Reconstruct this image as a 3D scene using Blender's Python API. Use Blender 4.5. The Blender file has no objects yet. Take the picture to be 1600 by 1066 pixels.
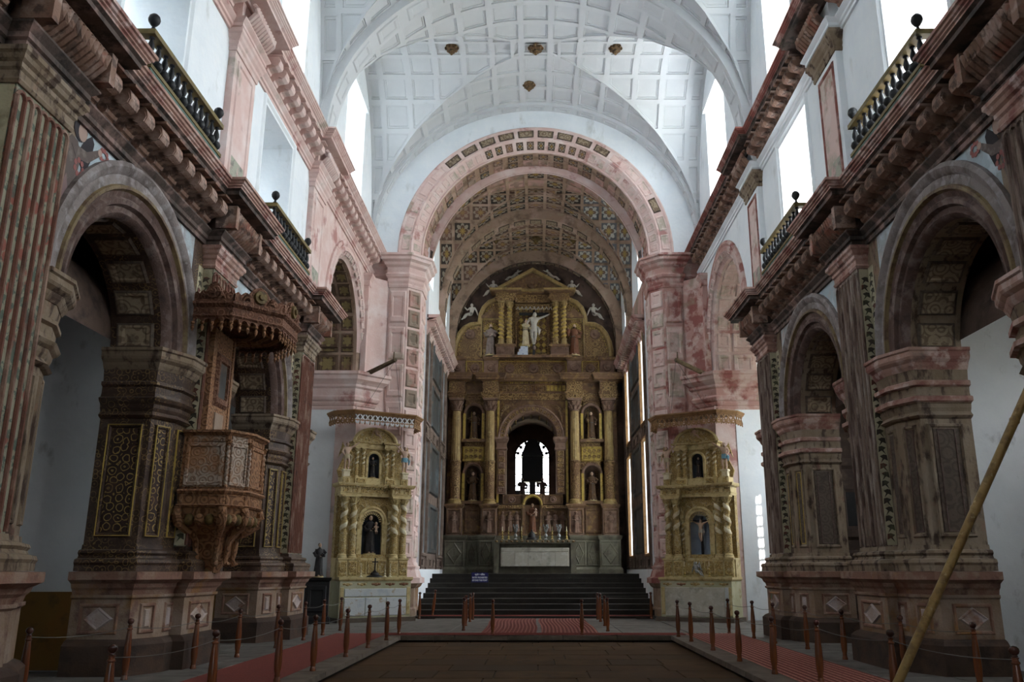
import bpy, bmesh, math, random
from mathutils import Vector, Matrix
R = random.Random(11)
PI = math.pi
C = bpy.context.scene.collection

# ------------------------------------------------------------------ camera, sky, sun, exposure
cam_d = bpy.data.cameras.new('camera')
cam = bpy.data.objects.new('camera', cam_d); C.objects.link(cam)
cam_d.sensor_width = 36.0
cam_d.lens = 36.0 * 1333.0 / 1600.0
cam_d.shift_x = -37.0 / 1600.0
cam_d.clip_end = 400
cam.location = (0, 0, 1.55)
cam.rotation_euler = (math.radians(90 + 15.1), 0, 0)
bpy.context.scene.camera = cam

world = bpy.data.worlds.new('sky'); bpy.context.scene.world = world
world.use_nodes = True
_bg = world.node_tree.nodes['Background']
_bg.inputs['Color'].default_value = (0.90, 0.96, 1.0, 1)
_bg.inputs['Strength'].default_value = 6.5

sun_d = bpy.data.lights.new('sun', 'SUN'); sun = bpy.data.objects.new('sun', sun_d); C.objects.link(sun)
sun_d.energy = 14.0; sun_d.angle = math.radians(0.6); sun_d.color = (1.0, 0.96, 0.9)
sun.location = (30, -40, 50)
sun.rotation_euler = Vector((-0.36, 0.74, -0.56)).to_track_quat('-Z', 'Y').to_euler()

def portal(name, loc, rot, w, h):
    d = bpy.data.lights.new(name, 'AREA'); d.shape = 'RECTANGLE'; d.size = w; d.size_y = h
    o = bpy.data.objects.new(name, d); C.objects.link(o); o.location = loc; o.rotation_euler = rot
    d.cycles.is_portal = True
    return o

sc = bpy.context.scene
sc.view_settings.view_transform = 'Standard'
sc.view_settings.look = 'None'
sc.view_settings.gamma = 1.0
sc.view_settings.use_curve_mapping = False
sc.view_settings.exposure = 1.42
sc.cycles.use_denoising = True
sc.cycles.max_bounces = 10
sc.cycles.diffuse_bounces = 7
sc.cycles.glossy_bounces = 3
sc.cycles.caustics_reflective = False
sc.cycles.caustics_refractive = False
sc.cycles.sample_clamp_indirect = 8.0

# ------------------------------------------------------------------ mesh helpers
class MB:
    """collects shapes and links them as ONE mesh object"""
    def __init__(s):
        s.v = []; s.f = []; s.m = []; s.uv = {}
    def n(s): return len(s.v)
    def add(s, vs, fs, mi=0):
        b = len(s.v); s.v += [tuple(p) for p in vs]
        for f in fs:
            s.f.append([b + i for i in f]); s.m.append(mi)
        return s
    def box(s, x0, x1, y0, y1, z0, z1, mi=0):
        vs = [(x0,y0,z0),(x1,y0,z0),(x1,y1,z0),(x0,y1,z0),(x0,y0,z1),(x1,y0,z1),(x1,y1,z1),(x0,y1,z1)]
        return s.add(vs, [(3,2,1,0),(4,5,6,7),(0,1,5,4),(1,2,6,5),(2,3,7,6),(3,0,4,7)], mi)
    def lathe(s, cx, cy, prof, n=16, mi=0, a0=0.0, a1=2*PI, sx=1.0, sy=1.0):
        full = abs(a1 - a0 - 2*PI) < 1e-6
        m = n if full else n + 1
        vs = []
        for r, z in prof:
            for k in range(m):
                a = a0 + (a1 - a0) * k / n
                vs.append((cx + sx*r*math.cos(a), cy + sy*r*math.sin(a), z))
        fs = []
        for j in range(len(prof) - 1):
            for k in range(n):
                k2 = (k + 1) % m
                fs.append((j*m+k, j*m+k2, (j+1)*m+k2, (j+1)*m+k))
        if full:
            if prof[0][0] > 1e-4: fs.append(tuple(reversed(range(m))))
            if prof[-1][0] > 1e-4: fs.append(tuple((len(prof)-1)*m + k for k in range(m)))
        return s.add(vs, fs, mi)
    def tube(s, pts, rads, n=8, mi=0):
        pts = [Vector(p) for p in pts]
        if not hasattr(rads, '__len__'): rads = [rads]*len(pts)
        vs = []; up = Vector((0.13, 0.21, 0.97))
        for i, p in enumerate(pts):
            d = (pts[min(i+1, len(pts)-1)] - pts[max(i-1, 0)]).normalized()
            a = d.cross(up)
            if a.length < 0.15: a = d.cross(Vector((1, 0.2, 0)))
            a.normalize(); b = d.cross(a)
            for k in range(n):
                t = 2*PI*k/n
                vs.append(p + (a*math.cos(t) + b*math.sin(t))*rads[i])
        fs = [(j*n+k, j*n+(k+1)%n, (j+1)*n+(k+1)%n, (j+1)*n+k) for j in range(len(pts)-1) for k in range(n)]
        fs.append(tuple(reversed(range(n)))); fs.append(tuple((len(pts)-1)*n+k for k in range(n)))
        return s.add(vs, fs, mi)
    def ell(s, cx, cy, cz, rx, ry, rz, n=10, m=6, mi=0):
        prof = [(math.sin(PI*j/m), -math.cos(PI*j/m)) for j in range(m+1)]
        vs = []
        for r, z in prof[1:-1]:
            for k in range(n):
                a = 2*PI*k/n; vs.append((cx+rx*r*math.cos(a), cy+ry*r*math.sin(a), cz+rz*z))
        vs.append((cx, cy, cz-rz)); vs.append((cx, cy, cz+rz)); B = len(vs)-2; T = B+1
        fs = [(j*n+k, j*n+(k+1)%n, (j+1)*n+(k+1)%n, (j+1)*n+k) for j in range(m-2) for k in range(n)]
        fs += [(B, (k+1)%n, k) for k in range(n)] + [(T, (m-2)*n+k, (m-2)*n+(k+1)%n) for k in range(n)]
        return s.add(vs, fs, mi)
    def mould(s, path, prof, mi=0, closed=False, caps=True, flip=False):
        """sweep a profile of (offset, z) along a plan path, mitred; offsets go to the left of the path"""
        P = [Vector((p[0], p[1])) for p in path]; N = len(P); sg = -1 if flip else 1
        def nrm(a, b):
            d = (b - a).normalized(); return Vector((-d.y, d.x)) * sg
        ms = []
        for i in range(N):
            if closed or 0 < i < N-1:
                n1 = nrm(P[i-1], P[i]); n2 = nrm(P[i], P[(i+1) % N]); q = 1 + n1.dot(n2)
                ms.append((n1+n2)/max(q, 0.25))
            elif i == 0: ms.append(nrm(P[0], P[1]))
            else: ms.append(nrm(P[-2], P[-1]))
        k = len(prof); vs = []
        for i in range(N):
            for d, z in prof:
                q = P[i] + ms[i]*d; vs.append((q.x, q.y, z))
        fs = []
        for i in range(N if closed else N-1):
            j = (i+1) % N
            for t in range(k-1): fs.append((i*k+t, j*k+t, j*k+t+1, i*k+t+1))
        if caps and not closed:
            fs.append(tuple(range(k))); fs.append(tuple((N-1)*k+t for t in reversed(range(k))))
        return s.add(vs, fs, mi)
    def arch(s, fn, yc, zc, prof, a0=0.0, a1=PI, n=24, mi=0):
        """sweep a profile of (radius, depth) round an arch; fn(h, z, depth) gives the point"""
        k = len(prof); vs = []
        for i in range(n+1):
            a = a0 + (a1-a0)*i/n
            for r, u in prof: vs.append(fn(yc + r*math.cos(a), zc + r*math.sin(a), u))
        fs = [(i*k+t, (i+1)*k+t, (i+1)*k+t+1, i*k+t+1) for i in range(n) for t in range(k-1)]
        return s.add(vs, fs, mi)
    def frame(s, o, ex, ey, nn, w, h, t, d, mi=0):
        """raised moulded frame w x h on a plane; o = lower-left corner"""
        o, ex, ey, nn = Vector(o), Vector(ex), Vector(ey), Vector(nn)
        vs = []
        for ins, dd in ((0, 0), (t*.25, d), (t*.7, d), (t, 0)):
            for a, b in ((ins, ins), (w-ins, ins), (w-ins, h-ins), (ins, h-ins)):
                vs.append(o + ex*a + ey*b + nn*dd)
        fs = [(j*4+k, j*4+(k+1) % 4, (j+1)*4+(k+1) % 4, (j+1)*4+k) for j in range(3) for k in range(4)]
        return s.add(vs, fs, mi)
    def plate(s, o, ex, ey, nn, w, h, d, bv, mi=0):
        o, ex, ey, nn = Vector(o), Vector(ex), Vector(ey), Vector(nn)
        vs = [o + ex*a + ey*b for a, b in ((0, 0), (w, 0), (w, h), (0, h))]
        vs += [o + ex*a + ey*b + nn*d for a, b in ((bv, bv), (w-bv, bv), (w-bv, h-bv), (bv, h-bv))]
        return s.add(vs, [(4,5,6,7),(0,1,5,4),(1,2,6,5),(2,3,7,6),(3,0,4,7)], mi)
    def diamond(s, o, ex, ey, nn, w, h, d, mi=0):
        o, ex, ey, nn = Vector(o), Vector(ex), Vector(ey), Vector(nn)
        q = ((w/2, 0), (w, h/2), (w/2, h), (0, h/2)); c = (w/2, h/2)
        vs = [o + ex*a + ey*b for a, b in q]
        vs += [o + ex*(c[0]+(a-c[0])*.86) + ey*(c[1]+(b-c[1])*.86) + nn*d for a, b in q]
        vs += [o + ex*(c[0]+(a-c[0])*.70) + ey*(c[1]+(b-c[1])*.70) + nn*d*.4 for a, b in q]
        fs = [(8,9,10,11)] + [(j*4+k, j*4+(k+1) % 4, (j+1)*4+(k+1) % 4, (j+1)*4+k) for j in range(2) for k in range(4)]
        return s.add(vs, fs, mi)
    def prism(s, poly, fn, a, b, mi=0):
        """extrude a 2d outline; fn(p, q, depth) gives the point"""
        n = len(poly); vs = [fn(p, q, a) for p, q in poly] + [fn(p, q, b) for p, q in poly]
        fs = [tuple(range(n)), tuple(reversed(range(n, 2*n)))] + [(k, (k+1) % n, n+(k+1) % n, n+k) for k in range(n)]
        return s.add(vs, fs, mi)
    def xf(s, M, start=0):
        for i in range(start, len(s.v)): s.v[i] = tuple(M @ Vector(s.v[i]))
        return s
    def build(s, name, mats, parent=None, smooth=False, side=None, uv=None):
        if side is not None:
            s.v = [(p[0]*side, p[1], p[2]) for p in s.v]
        me = bpy.data.meshes.new(name); me.from_pydata(s.v, [], s.f)
        if not isinstance(mats, (list, tuple)): mats = [mats]
        for m in mats: me.materials.append(m)
        if len(mats) > 1: me.polygons.foreach_set('material_index', [min(q, len(mats)-1) for q in s.m])
        if uv is not None:
            l = me.uv_layers.new(name='uv'); 
            flat = []
            for f in s.f:
                for i in f: flat += list(uv[i])
            l.data.foreach_set('uv', flat)
        bm = bmesh.new(); bm.from_mesh(me); bmesh.ops.recalc_face_normals(bm, faces=bm.faces); bm.to_mesh(me); bm.free()
        if smooth:
            me.polygons.foreach_set('use_smooth', [True]*len(me.polygons))
            try: me.set_sharp_from_angle(angle=math.radians(38))
            except Exception: pass
        me.update()
        o = bpy.data.objects.new(name, me); C.objects.link(o)
        if parent is not None: o.parent = parent
        return o

def tag(o, label=None, cat=None, group=None, kind=None):
    if label: o['label'] = label
    if cat: o['category'] = cat
    if group: o['group'] = group
    if kind: o['kind'] = kind
    return o
def empty(name, loc=(0, 0, 0), rz=0.0, parent=None):
    o = bpy.data.objects.new(name, None); C.objects.link(o); o.location = loc; o.rotation_euler = (0, 0, rz)
    o.empty_display_size = 0.2
    if parent is not None: o.parent = parent
    return o
def structure(name, label=None):
    return tag(empty(name), label, None, None, 'structure')
def copy_tree(o, parent=None):
    c = o.copy(); C.objects.link(c)
    if parent is not None: c.parent = parent
    for ch in list(o.children): copy_tree(ch, c)
    return c
def wall_holes(mb, plane, t, a0, a1, z0, z1, holes, axis='x', mi=0):
    """slab with rectangular openings; plane..plane+t is its thickness along axis"""
    A = sorted(set([a0, a1] + [h[i] for h in holes for i in (0, 1)])); Z = sorted(set([z0, z1] + [h[i] for h in holes for i in (2, 3)]))
    for i in range(len(A)-1):
        for j in range(len(Z)-1):
            am = (A[i]+A[i+1])/2; zm = (Z[j]+Z[j+1])/2
            if any(h[0] < am < h[1] and h[2] < zm < h[3] for h in holes): continue
            if axis == 'x': mb.box(plane, plane+t, A[i], A[i+1], Z[j], Z[j+1], mi)
            else: mb.box(A[i], A[i+1], plane, plane+t, Z[j], Z[j+1], mi)
    return mb
def spandrel(mb, fn, u0, u1, h0, h1, zb, zt, yc, zc, r, n=24, mi=0):
    """wall sheet from h0..h1, zb..zt with a round-headed opening of radius r, u0 = face, u1 = back"""
    for u in (u0, u1):
        vs = []; fs = []
        for i in range(n+1):
            a = PI*i/n; y = yc + r*math.cos(a)
            vs += [fn(y, zc + r*math.sin(a), u), fn(y, zt, u)]
        fs = [(2*i, 2*i+1, 2*i+3, 2*i+2) for i in range(n)]
        mb.add(vs, fs, mi)
        for a, b in ((h0, yc-r), (yc+r, h1)):
            if b - a > 1e-4: mb.add([fn(a, zb, u), fn(b, zb, u), fn(b, zt, u), fn(a, zt, u)], [(0, 1, 2, 3)], mi)
    return mb

# ------------------------------------------------------------------ materials
_mats = {}
def mat(name, base, layers=(), rough=0.85, bump=0.0, bscale=30.0, metal=0.0, coord='Object', spec=0.3):
    """base colour with procedural layers; each layer = dict(c, k, s, lo, hi, st, amt)"""
    m = bpy.data.materials.new(name); m.use_nodes = True; nt = m.node_tree; N = nt.nodes; L = nt.links
    b = N['Principled BSDF']; b.inputs['Roughness'].default_value = rough; b.inputs['Metallic'].default_value = metal
    try: b.inputs['Specular IOR Level'].default_value = spec
    except Exception: pass
    tc = N.new('ShaderNodeTexCoord'); out = None
    def rgb(c):
        n = N.new('ShaderNodeRGB'); n.outputs[0].default_value = (c[0], c[1], c[2], 1); return n.outputs[0]
    def math_(op, a, v=None, w=None):
        n = N.new('ShaderNodeMath'); n.operation = op
        if isinstance(a, (int, float)): n.inputs[0].default_value = a
        else: L.new(a, n.inputs[0])
        if v is not None:
            if isinstance(v, (int, float)): n.inputs[1].default_value = v
            else: L.new(v, n.inputs[1])
        if w is not None: n.inputs[2].default_value = w
        return n.outputs[0]
    col = rgb(base); hts = []
    for ly in layers:
        k = ly.get('k', 'noise'); s = ly.get('s', 2.0)
        mp = N.new('ShaderNodeMapping'); mp.inputs['Scale'].default_value = ly.get('st', (1, 1, 1))
        mp.inputs['Location'].default_value = ly.get('off', (len(hts)*3.7, 1.3*len(hts), 0.7))
        L.new(tc.outputs[ly.get('co', coord)], mp.inputs['Vector']); vec = mp.outputs[0]
        if ly.get('warp'):
            nz = N.new('ShaderNodeTexNoise'); nz.inputs['Scale'].default_value = ly.get('ws', s*.7); L.new(vec, nz.inputs['Vector'])
            mx = N.new('ShaderNodeMix'); mx.data_type = 'VECTOR'; mx.inputs[0].default_value = ly['warp']
            L.new(vec, mx.inputs[4]); L.new(nz.outputs['Color'], mx.inputs[5]); vec = mx.outputs[1]
        if k == 'noise':
            t = N.new('ShaderNodeTexNoise'); t.inputs['Scale'].default_value = s; t.inputs['Detail'].default_value = ly.get('d', 6); t.inputs['Roughness'].default_value = ly.get('r', .6)
            L.new(vec, t.inputs['Vector']); f = t.outputs[0]
        elif k == 'wave':
            t = N.new('ShaderNodeTexWave'); t.inputs['Scale'].default_value = s; t.bands_direction = ly.get('dir', 'X')
            t.inputs['Distortion'].default_value = ly.get('dist', 0); t.inputs['Detail'].default_value = 2; t.inputs['Detail Scale'].default_value = ly.get('ds', 2)
            L.new(vec, t.inputs['Vector']); f = t.outputs[1]
        elif k == 'rings':
            t = N.new('ShaderNodeTexVoronoi'); t.inputs['Scale'].default_value = s; t.inputs['Randomness'].default_value = ly.get('rand', .6)
            L.new(vec, t.inputs['Vector']); q = math_('MULTIPLY', t.outputs['Distance'], ly.get('fr', 22)); f = math_('MULTIPLY_ADD', math_('SINE', q), .5, .5)
        elif k == 'edge':
            t = N.new('ShaderNodeTexVoronoi'); t.feature = 'DISTANCE_TO_EDGE'; t.inputs['Scale'].default_value = s
            t.inputs['Randomness'].default_value = ly.get('rand', 1.0); L.new(vec, t.inputs['Vector']); f = t.outputs['Distance']
        elif k == 'cell':
            t = N.new('ShaderNodeTexVoronoi'); t.inputs['Scale'].default_value = s; t.inputs['Randomness'].default_value = ly.get('rand', 1.0)
            L.new(vec, t.inputs['Vector']); f = t.outputs['Distance']
        elif k == 'flower':   # rosette from uv
            sp = N.new('ShaderNodeSeparateXYZ'); L.new(tc.outputs['UV'], sp.inputs[0])
            x = math_('SUBTRACT', sp.outputs[0], .5); y = math_('SUBTRACT', sp.outputs[1], .5)
            rr = math_('SQRT', math_('ADD', math_('MULTIPLY', x, x), math_('MULTIPLY', y, y)))
            an = math_('ARCTAN2', y, x)
            pet = math_('MULTIPLY', math_('ABSOLUTE', math_('COSINE', math_('MULTIPLY', an, ly.get('p', 4)))), .16)
            f = math_('SUBTRACT', math_('ADD', pet, ly.get('rad', .22)), rr)
        elif k == 'square':
            sp = N.new('ShaderNodeSeparateXYZ'); L.new(tc.outputs['UV'], sp.inputs[0])
            x = math_('ABSOLUTE', math_('SUBTRACT', sp.outputs[0], .5)); y = math_('ABSOLUTE', math_('SUBTRACT', sp.outputs[1], .5))
            f = math_('MAXIMUM', x, y)
        elif k == 'random':
            t = N.new('ShaderNodeObjectInfo'); f = t.outputs['Random']
        elif k == 'z':
            sp = N.new('ShaderNodeSeparateXYZ'); L.new(vec, sp.inputs[0]); f = sp.outputs[2]
        mr = N.new('ShaderNodeMapRange'); mr.inputs[1].default_value = ly.get('lo', .45); mr.inputs[2].default_value = ly.get('hi', .55)
        mr.inputs[3].default_value = 0; mr.inputs[4].default_value = ly.get('amt', 1.0); L.new(f, mr.inputs[0])
        fac = mr.outputs[0]
        if ly.get('msk'):
            nz = N.new('ShaderNodeTexNoise'); nz.inputs['Scale'].default_value = ly['msk']; nz.inputs['Detail'].default_value = 4; L.new(tc.outputs[coord], nz.inputs['Vector'])
            m2 = N.new('ShaderNodeMapRange'); m2.inputs[1].default_value = ly.get('mlo', .4); m2.inputs[2].default_value = ly.get('mhi', .6); L.new(nz.outputs[0], m2.inputs[0])
            fac = math_('MULTIPLY', fac, m2.outputs[0])
        mix = N.new('ShaderNodeMix'); mix.data_type = 'RGBA'; L.new(fac, mix.inputs[0]); L.new(col, mix.inputs[6]); L.new(rgb(ly['c']), mix.inputs[7]); col = mix.outputs[2]
        if ly.get('h'): hts.append(math_('MULTIPLY', fac, ly['h']))
        else: hts.append(None)
    L.new(col, b.inputs['Base Color'])
    hh = [h for h in hts if h is not None]
    if bump or hh:
        acc = None
        if bump:
            nz = N.new('ShaderNodeTexNoise'); nz.inputs['Scale'].default_value = bscale; nz.inputs['Detail'].default_value = 5
            L.new(tc.outputs[coord], nz.inputs['Vector']); acc = math_('MULTIPLY', nz.outputs[0], bump)
        for h in hh: acc = h if acc is None else math_('ADD', acc, h)
        bp = N.new('ShaderNodeBump'); bp.inputs['Strength'].default_value = 0.7; bp.inputs['Distance'].default_value = 0.03
        L.new(acc, bp.inputs['Height']); L.new(bp.outputs[0], b.inputs['Normal'])
    _mats[name] = m
    return m
def D(c, **k): k['c'] = c; return k
# palette ---------------------------------------------------------------------------------
white = mat('lime white plaster', (.80, .84, .87), [D((.66, .72, .77), s=.8, lo=.45, hi=.75, amt=.6), D((.42, .43, .40), s=1.7, lo=.60, hi=.74, amt=.6, st=(1, 1, .45)), D((.86, .88, .88), s=4, lo=.5, hi=.7, amt=.4)], rough=.9, bump=.25, bscale=9)
vaultw = mat('vault plaster', (.62, .64, .66), [D((.54, .56, .58), s=.5, lo=.4, hi=.7, amt=.7), D((.45, .47, .46), s=1.1, lo=.62, hi=.75, amt=.55)], rough=.92, bump=.2, bscale=12)
vaultp = mat('coffer plaster', (.60, .62, .64), [D((.52, .545, .565), s=.9, lo=.4, hi=.7, amt=.6), D((.48, .50, .50), k='square', lo=.40, hi=.5, amt=.25)], rough=.92)
chapelw = mat('chapel wall plaster', (.74, .75, .76), [D((.56, .57, .58), s=.7, lo=.4, hi=.75, amt=.7), D((.22, .21, .19), s=2.3, lo=.60, hi=.72, amt=.6, st=(1, 1, .6))], rough=.9, bump=.4, bscale=6)
dado = mat('ochre dado paint', (.20, .105, .025), [D((.24, .09, .02), s=1.2, lo=.5, hi=.7, amt=.6), D((.04, .03, .02), s=3, lo=.55, hi=.7, amt=.6)], rough=.9)
pink = mat('pink limewash', (.63, .45, .41), [D((.73, .63, .60), s=1.6, lo=.42, hi=.66, amt=.8), D((.34, .13, .11), s=1.1, lo=.57, hi=.66, amt=.75), D((.30, .28, .21), s=.8, lo=.63, hi=.7, amt=.7, off=(9, 4, 1))], rough=.9, bump=.3, bscale=14)
pinkred = mat('worn red and pink paint', (.46, .27, .235), [D((.58, .45, .41), s=1.8, lo=.46, hi=.58, amt=.85), D((.24, .07, .06), s=1.5, lo=.52, hi=.60, amt=.85), D((.30, .26, .19), s=1.0, lo=.60, hi=.68, amt=.7)], rough=.9, bump=.35, bscale=14)
pinkpanel = mat('faded pink panel', (.66, .49, .45), [D((.36, .33, .25), s=1.3, lo=.50, hi=.60, amt=.75), D((.34, .14, .11), s=2.2, lo=.57, hi=.66, amt=.7), D((.70, .58, .54), s=3, lo=.5, hi=.6, amt=.6)], rough=.92)
redrim = mat('dark red moulding paint', (.22, .075, .06), [D((.42, .25, .22), s=2.2, lo=.48, hi=.62, amt=.8), D((.06, .05, .045), s=3, lo=.56, hi=.66, amt=.8)], rough=.85, bump=.3)
peel = mat('peeling grey green paint', (.36, .36, .29), [D((.56, .36, .33), s=2.5, lo=.52, hi=.6, amt=.8), D((.15, .15, .14), s=5, lo=.52, hi=.62, amt=.7)], rough=.92, bump=.5, bscale=20)
stone = mat('aged brown painted stone', (.21, .152, .10), [D((.34, .28, .215), s=1.7, lo=.42, hi=.68, amt=.75, st=(1, 1, .5)), D((.055, .032, .024), s=6.0, lo=.52, hi=.62, amt=.9, st=(1, 1, .35)), D((.30, .15, .105), s=2.2, lo=.60, hi=.68, amt=.4, off=(4, 8, 2))], rough=.85, bump=.45, bscale=18)
cornst = mat('dark painted cornice', (.10, .072, .060), [D((.34, .22, .19), s=1.9, lo=.50, hi=.62, amt=.75), D((.025, .022, .02), s=3, lo=.48, hi=.6, amt=.8)], rough=.8, bump=.35, bscale=20)
rosetrim = mat('rose cornice edge', (.42, .26, .21), [D((.20, .07, .06), s=2, lo=.48, hi=.6, amt=.8), D((.60, .46, .42), s=4, lo=.52, hi=.62, amt=.7), D((.10, .09, .08), s=1.6, lo=.58, hi=.68, amt=.7)], rough=.85, bump=.3)
bracket = mat('painted scroll console', (.24, .14, .10), [D((.44, .32, .27), s=2.6, lo=.50, hi=.60, amt=.75), D((.075, .05, .04), s=5, lo=.52, hi=.60, amt=.8), D((.32, .12, .08), s=2.2, lo=.55, hi=.63, amt=.7)], rough=.75, bump=.3)
archgrey = mat('mauve grey archivolt', (.25, .215, .205), [D((.10, .075, .068), s=2.5, lo=.47, hi=.64, amt=.8), D((.40, .37, .37), s=5, lo=.52, hi=.64, amt=.6)], rough=.85, bump=.35)
archred = mat('dark red archivolt', (.12, .075, .062), [D((.25, .19, .17), s=3, lo=.5, hi=.62, amt=.75), D((.05, .03, .03), s=4, lo=.5, hi=.64, amt=.7)], rough=.85, bump=.35)
archgold = mat('worn gold archivolt band', (.19, .135, .065), [D((.09, .05, .03), s=4, lo=.45, hi=.6, amt=.9)], rough=.6, bump=.3)
darkpanel = mat('dark panel with gold scrolls', (.035, .018, .014), [D((.42, .28, .09), k='rings', s=6.6, fr=19, rand=.5, lo=.80, hi=.92, amt=.85, warp=.06, ws=9), D((.09, .045, .03), s=3, lo=.5, hi=.65, amt=.6)], rough=.55, bump=.2)
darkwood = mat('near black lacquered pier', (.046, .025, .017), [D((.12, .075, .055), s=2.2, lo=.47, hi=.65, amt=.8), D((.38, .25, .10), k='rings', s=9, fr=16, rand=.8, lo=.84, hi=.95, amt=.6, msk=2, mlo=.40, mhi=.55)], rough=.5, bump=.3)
goldline = mat('gilt fillet', (.46, .32, .075), [D((.16, .10, .03), s=6, lo=.5, hi=.65, amt=.8)], rough=.45)
soffitp = mat('ornamented soffit panel', (.32, .25, .17), [D((.15, .10, .065), k='rings', s=4.2, fr=22, rand=.6, lo=.55, hi=.75, amt=.8), D((.07, .045, .03), s=3, lo=.52, hi=.66, amt=.75), D((.05, .035, .03), k='square', lo=.36, hi=.40, amt=.8)], rough=.8, bump=.3)
flute = mat('painted flute ground', (.30, .28, .20), [D((.27, .07, .05), k='cell', s=5.5, lo=.40, hi=.30, amt=.9, st=(1, 1, .8)), D((.07, .11, .085), s=8, lo=.52, hi=.56, amt=.85), D((.08, .05, .04), s=2, lo=.55, hi=.7, amt=.7)], rough=.8, bump=.4)
fillet = mat('red brown fillet', (.15, .058, .038), [D((.36, .25, .19), s=3, lo=.5, hi=.64, amt=.75, st=(1, 1, .4)), D((.05, .03, .025), s=2.5, lo=.55, hi=.68, amt=.7)], rough=.8, bump=.4)
flutew = mat('weathered grey flute', (.21, .15, .12), [D((.42, .35, .30), s=9, lo=.50, hi=.62, amt=.8, st=(1, 1, .12)), D((.07, .038, .03), s=7, lo=.50, hi=.60, amt=.9, st=(1, 1, .2))], rough=.85, bump=.5)
leafstrip = mat('cream painted strip', (.46, .41, .28), [D((.20, .17, .11), s=3, lo=.52, hi=.66, amt=.7)], rough=.8, bump=.25)
spandrelm = mat('blue grey fresco ground', (.42, .50, .54), [D((.30, .27, .26), s=1.5, lo=.48, hi=.62, amt=.75), D((.54, .40, .37), s=2.2, lo=.56, hi=.66, amt=.6), D((.64, .70, .74), s=3, lo=.55, hi=.65, amt=.6)], rough=.9, bump=.3)
pedst = mat('painted marbled pedestal', (.26, .175, .115), [D((.35, .265, .21), s=1.6, lo=.42, hi=.6, amt=.85), D((.24, .12, .04), s=1.1, lo=.55, hi=.64, amt=.8), D((.15, .075, .06), s=2.4, lo=.55, hi=.66, amt=.85), D((.13, .18, .12), s=1.3, lo=.63, hi=.70, amt=.8, off=(7, 2, 5))], rough=.85, bump=.4)
pedpanel = mat('mottled pale pedestal panel', (.42, .33, .28), [D((.50, .42, .42), s=2, lo=.45, hi=.6, amt=.8), D((.26, .12, .07), s=2.6, lo=.55, hi=.65, amt=.8)], rough=.85, bump=.4)
plinthm = mat('dark brown plinth', (.060, .036, .026), [D((.10, .055, .035), s=2, lo=.45, hi=.65, amt=.7), D((.03, .02, .015), s=3, lo=.5, hi=.65, amt=.8)], rough=.8, bump=.3)
redcap = mat('red pedestal cap', (.25, .135, .095), [D((.35, .25, .19), s=2.5, lo=.48, hi=.6, amt=.8), D((.36, .18, .05), s=1, lo=.56, hi=.66, amt=.7), D((.14, .07, .055), s=3, lo=.56, hi=.66, amt=.8)], rough=.85, bump=.4)
darkvault = mat('dark brown vault', (.085, .055, .042), [D((.15, .10, .08), s=1.2, lo=.45, hi=.65, amt=.7), D((.03, .02, .018), s=2, lo=.5, hi=.65, amt=.8)], rough=.9, bump=.3)  # dark brown with random lighter and darker blotches
floorst = mat('worn floor slab', (.066, .036, .015), [D((.105, .062, .029), s=1.3, lo=.42, hi=.66, amt=.8, co='Object'), D((.045, .03, .02), s=3, lo=.5, hi=.68, amt=.7), D((.075, .040, .021), k='random', lo=0, hi=1, amt=.8), D((.04, .03, .02), k='random', lo=.6, hi=1, amt=.6)], rough=.85, bump=.12, bscale=25, spec=.12)
joint = mat('dark floor joint', (.03, .022, .016), rough=.9)
platst = mat('grey paving', (.125, .112, .10), [D((.18, .165, .15), s=1.5, lo=.45, hi=.65, amt=.7), D((.06, .05, .042), s=2.6, lo=.5, hi=.66, amt=.8)], rough=.6, bump=.15, bscale=18)
kerbst = mat('kerb stone', (.13, .10, .075), [D((.07, .05, .036), s=2, lo=.45, hi=.65, amt=.8), D((.18, .14, .11), s=4, lo=.55, hi=.68, amt=.6)], rough=.75, bump=.2)
stepst = mat('dark basalt step', (.034, .029, .025), [D((.066, .057, .048), s=2, lo=.5, hi=.68, amt=.7, st=(.4, 1, 1)), D((.025, .022, .02), s=3, lo=.5, hi=.66, amt=.7)], rough=.7, bump=.2)
carpetm = mat('red ribbed coir carpet', (.14, .028, .02), [D((.10, .022, .016), s=8, lo=.4, hi=.65, amt=.7), D((.22, .06, .045), s=60, lo=.5, hi=.65, amt=.5)], rough=.95)
carpetl = mat('pale carpet rib', (.40, .17, .13), [D((.22, .07, .05), s=30, lo=.45, hi=.6, amt=.7)], rough=.95)
vine = mat('painted dark vine', (.050, .040, .030), [D((.15, .05, .035), k='cell', s=3, lo=.45, hi=.35, amt=.8), D((.10, .11, .06), s=4, lo=.52, hi=.6, amt=.7)], rough=.8)
bollardm = mat('polished teak', (.18, .052, .017), [D((.095, .026, .011), k='noise', s=9, lo=.4, hi=.65, amt=.8, st=(1, 1, .15)), D((.23, .075, .026), s=14, lo=.55, hi=.7, amt=.6, st=(1, 1, .15)), D((.10, .03, .015), k='random', lo=.3, hi=1, amt=.6)], rough=.16, spec=.7)
bolldark = mat('dark turned teak knob', (.075, .022, .014), [D((.04, .015, .01), k='random', lo=.2, hi=.9, amt=.6)], rough=.2, spec=.5)
cord = mat('grey cord', (.12, .11, .10), rough=.8)
blackiron = mat('black painted baluster', (.010, .011, .013), [D((.025, .025, .028), s=12, lo=.55, hi=.7, amt=.6)], rough=.5, spec=.3)
olive = mat('olive gold rail paint', (.16, .118, .04), [D((.11, .08, .03), s=7, lo=.5, hi=.66, amt=.8)], rough=.6)
greenband = mat('green painted band', (.10, .16, .13), [D((.05, .06, .05), s=5, lo=.5, hi=.65, amt=.8)], rough=.7)
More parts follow.
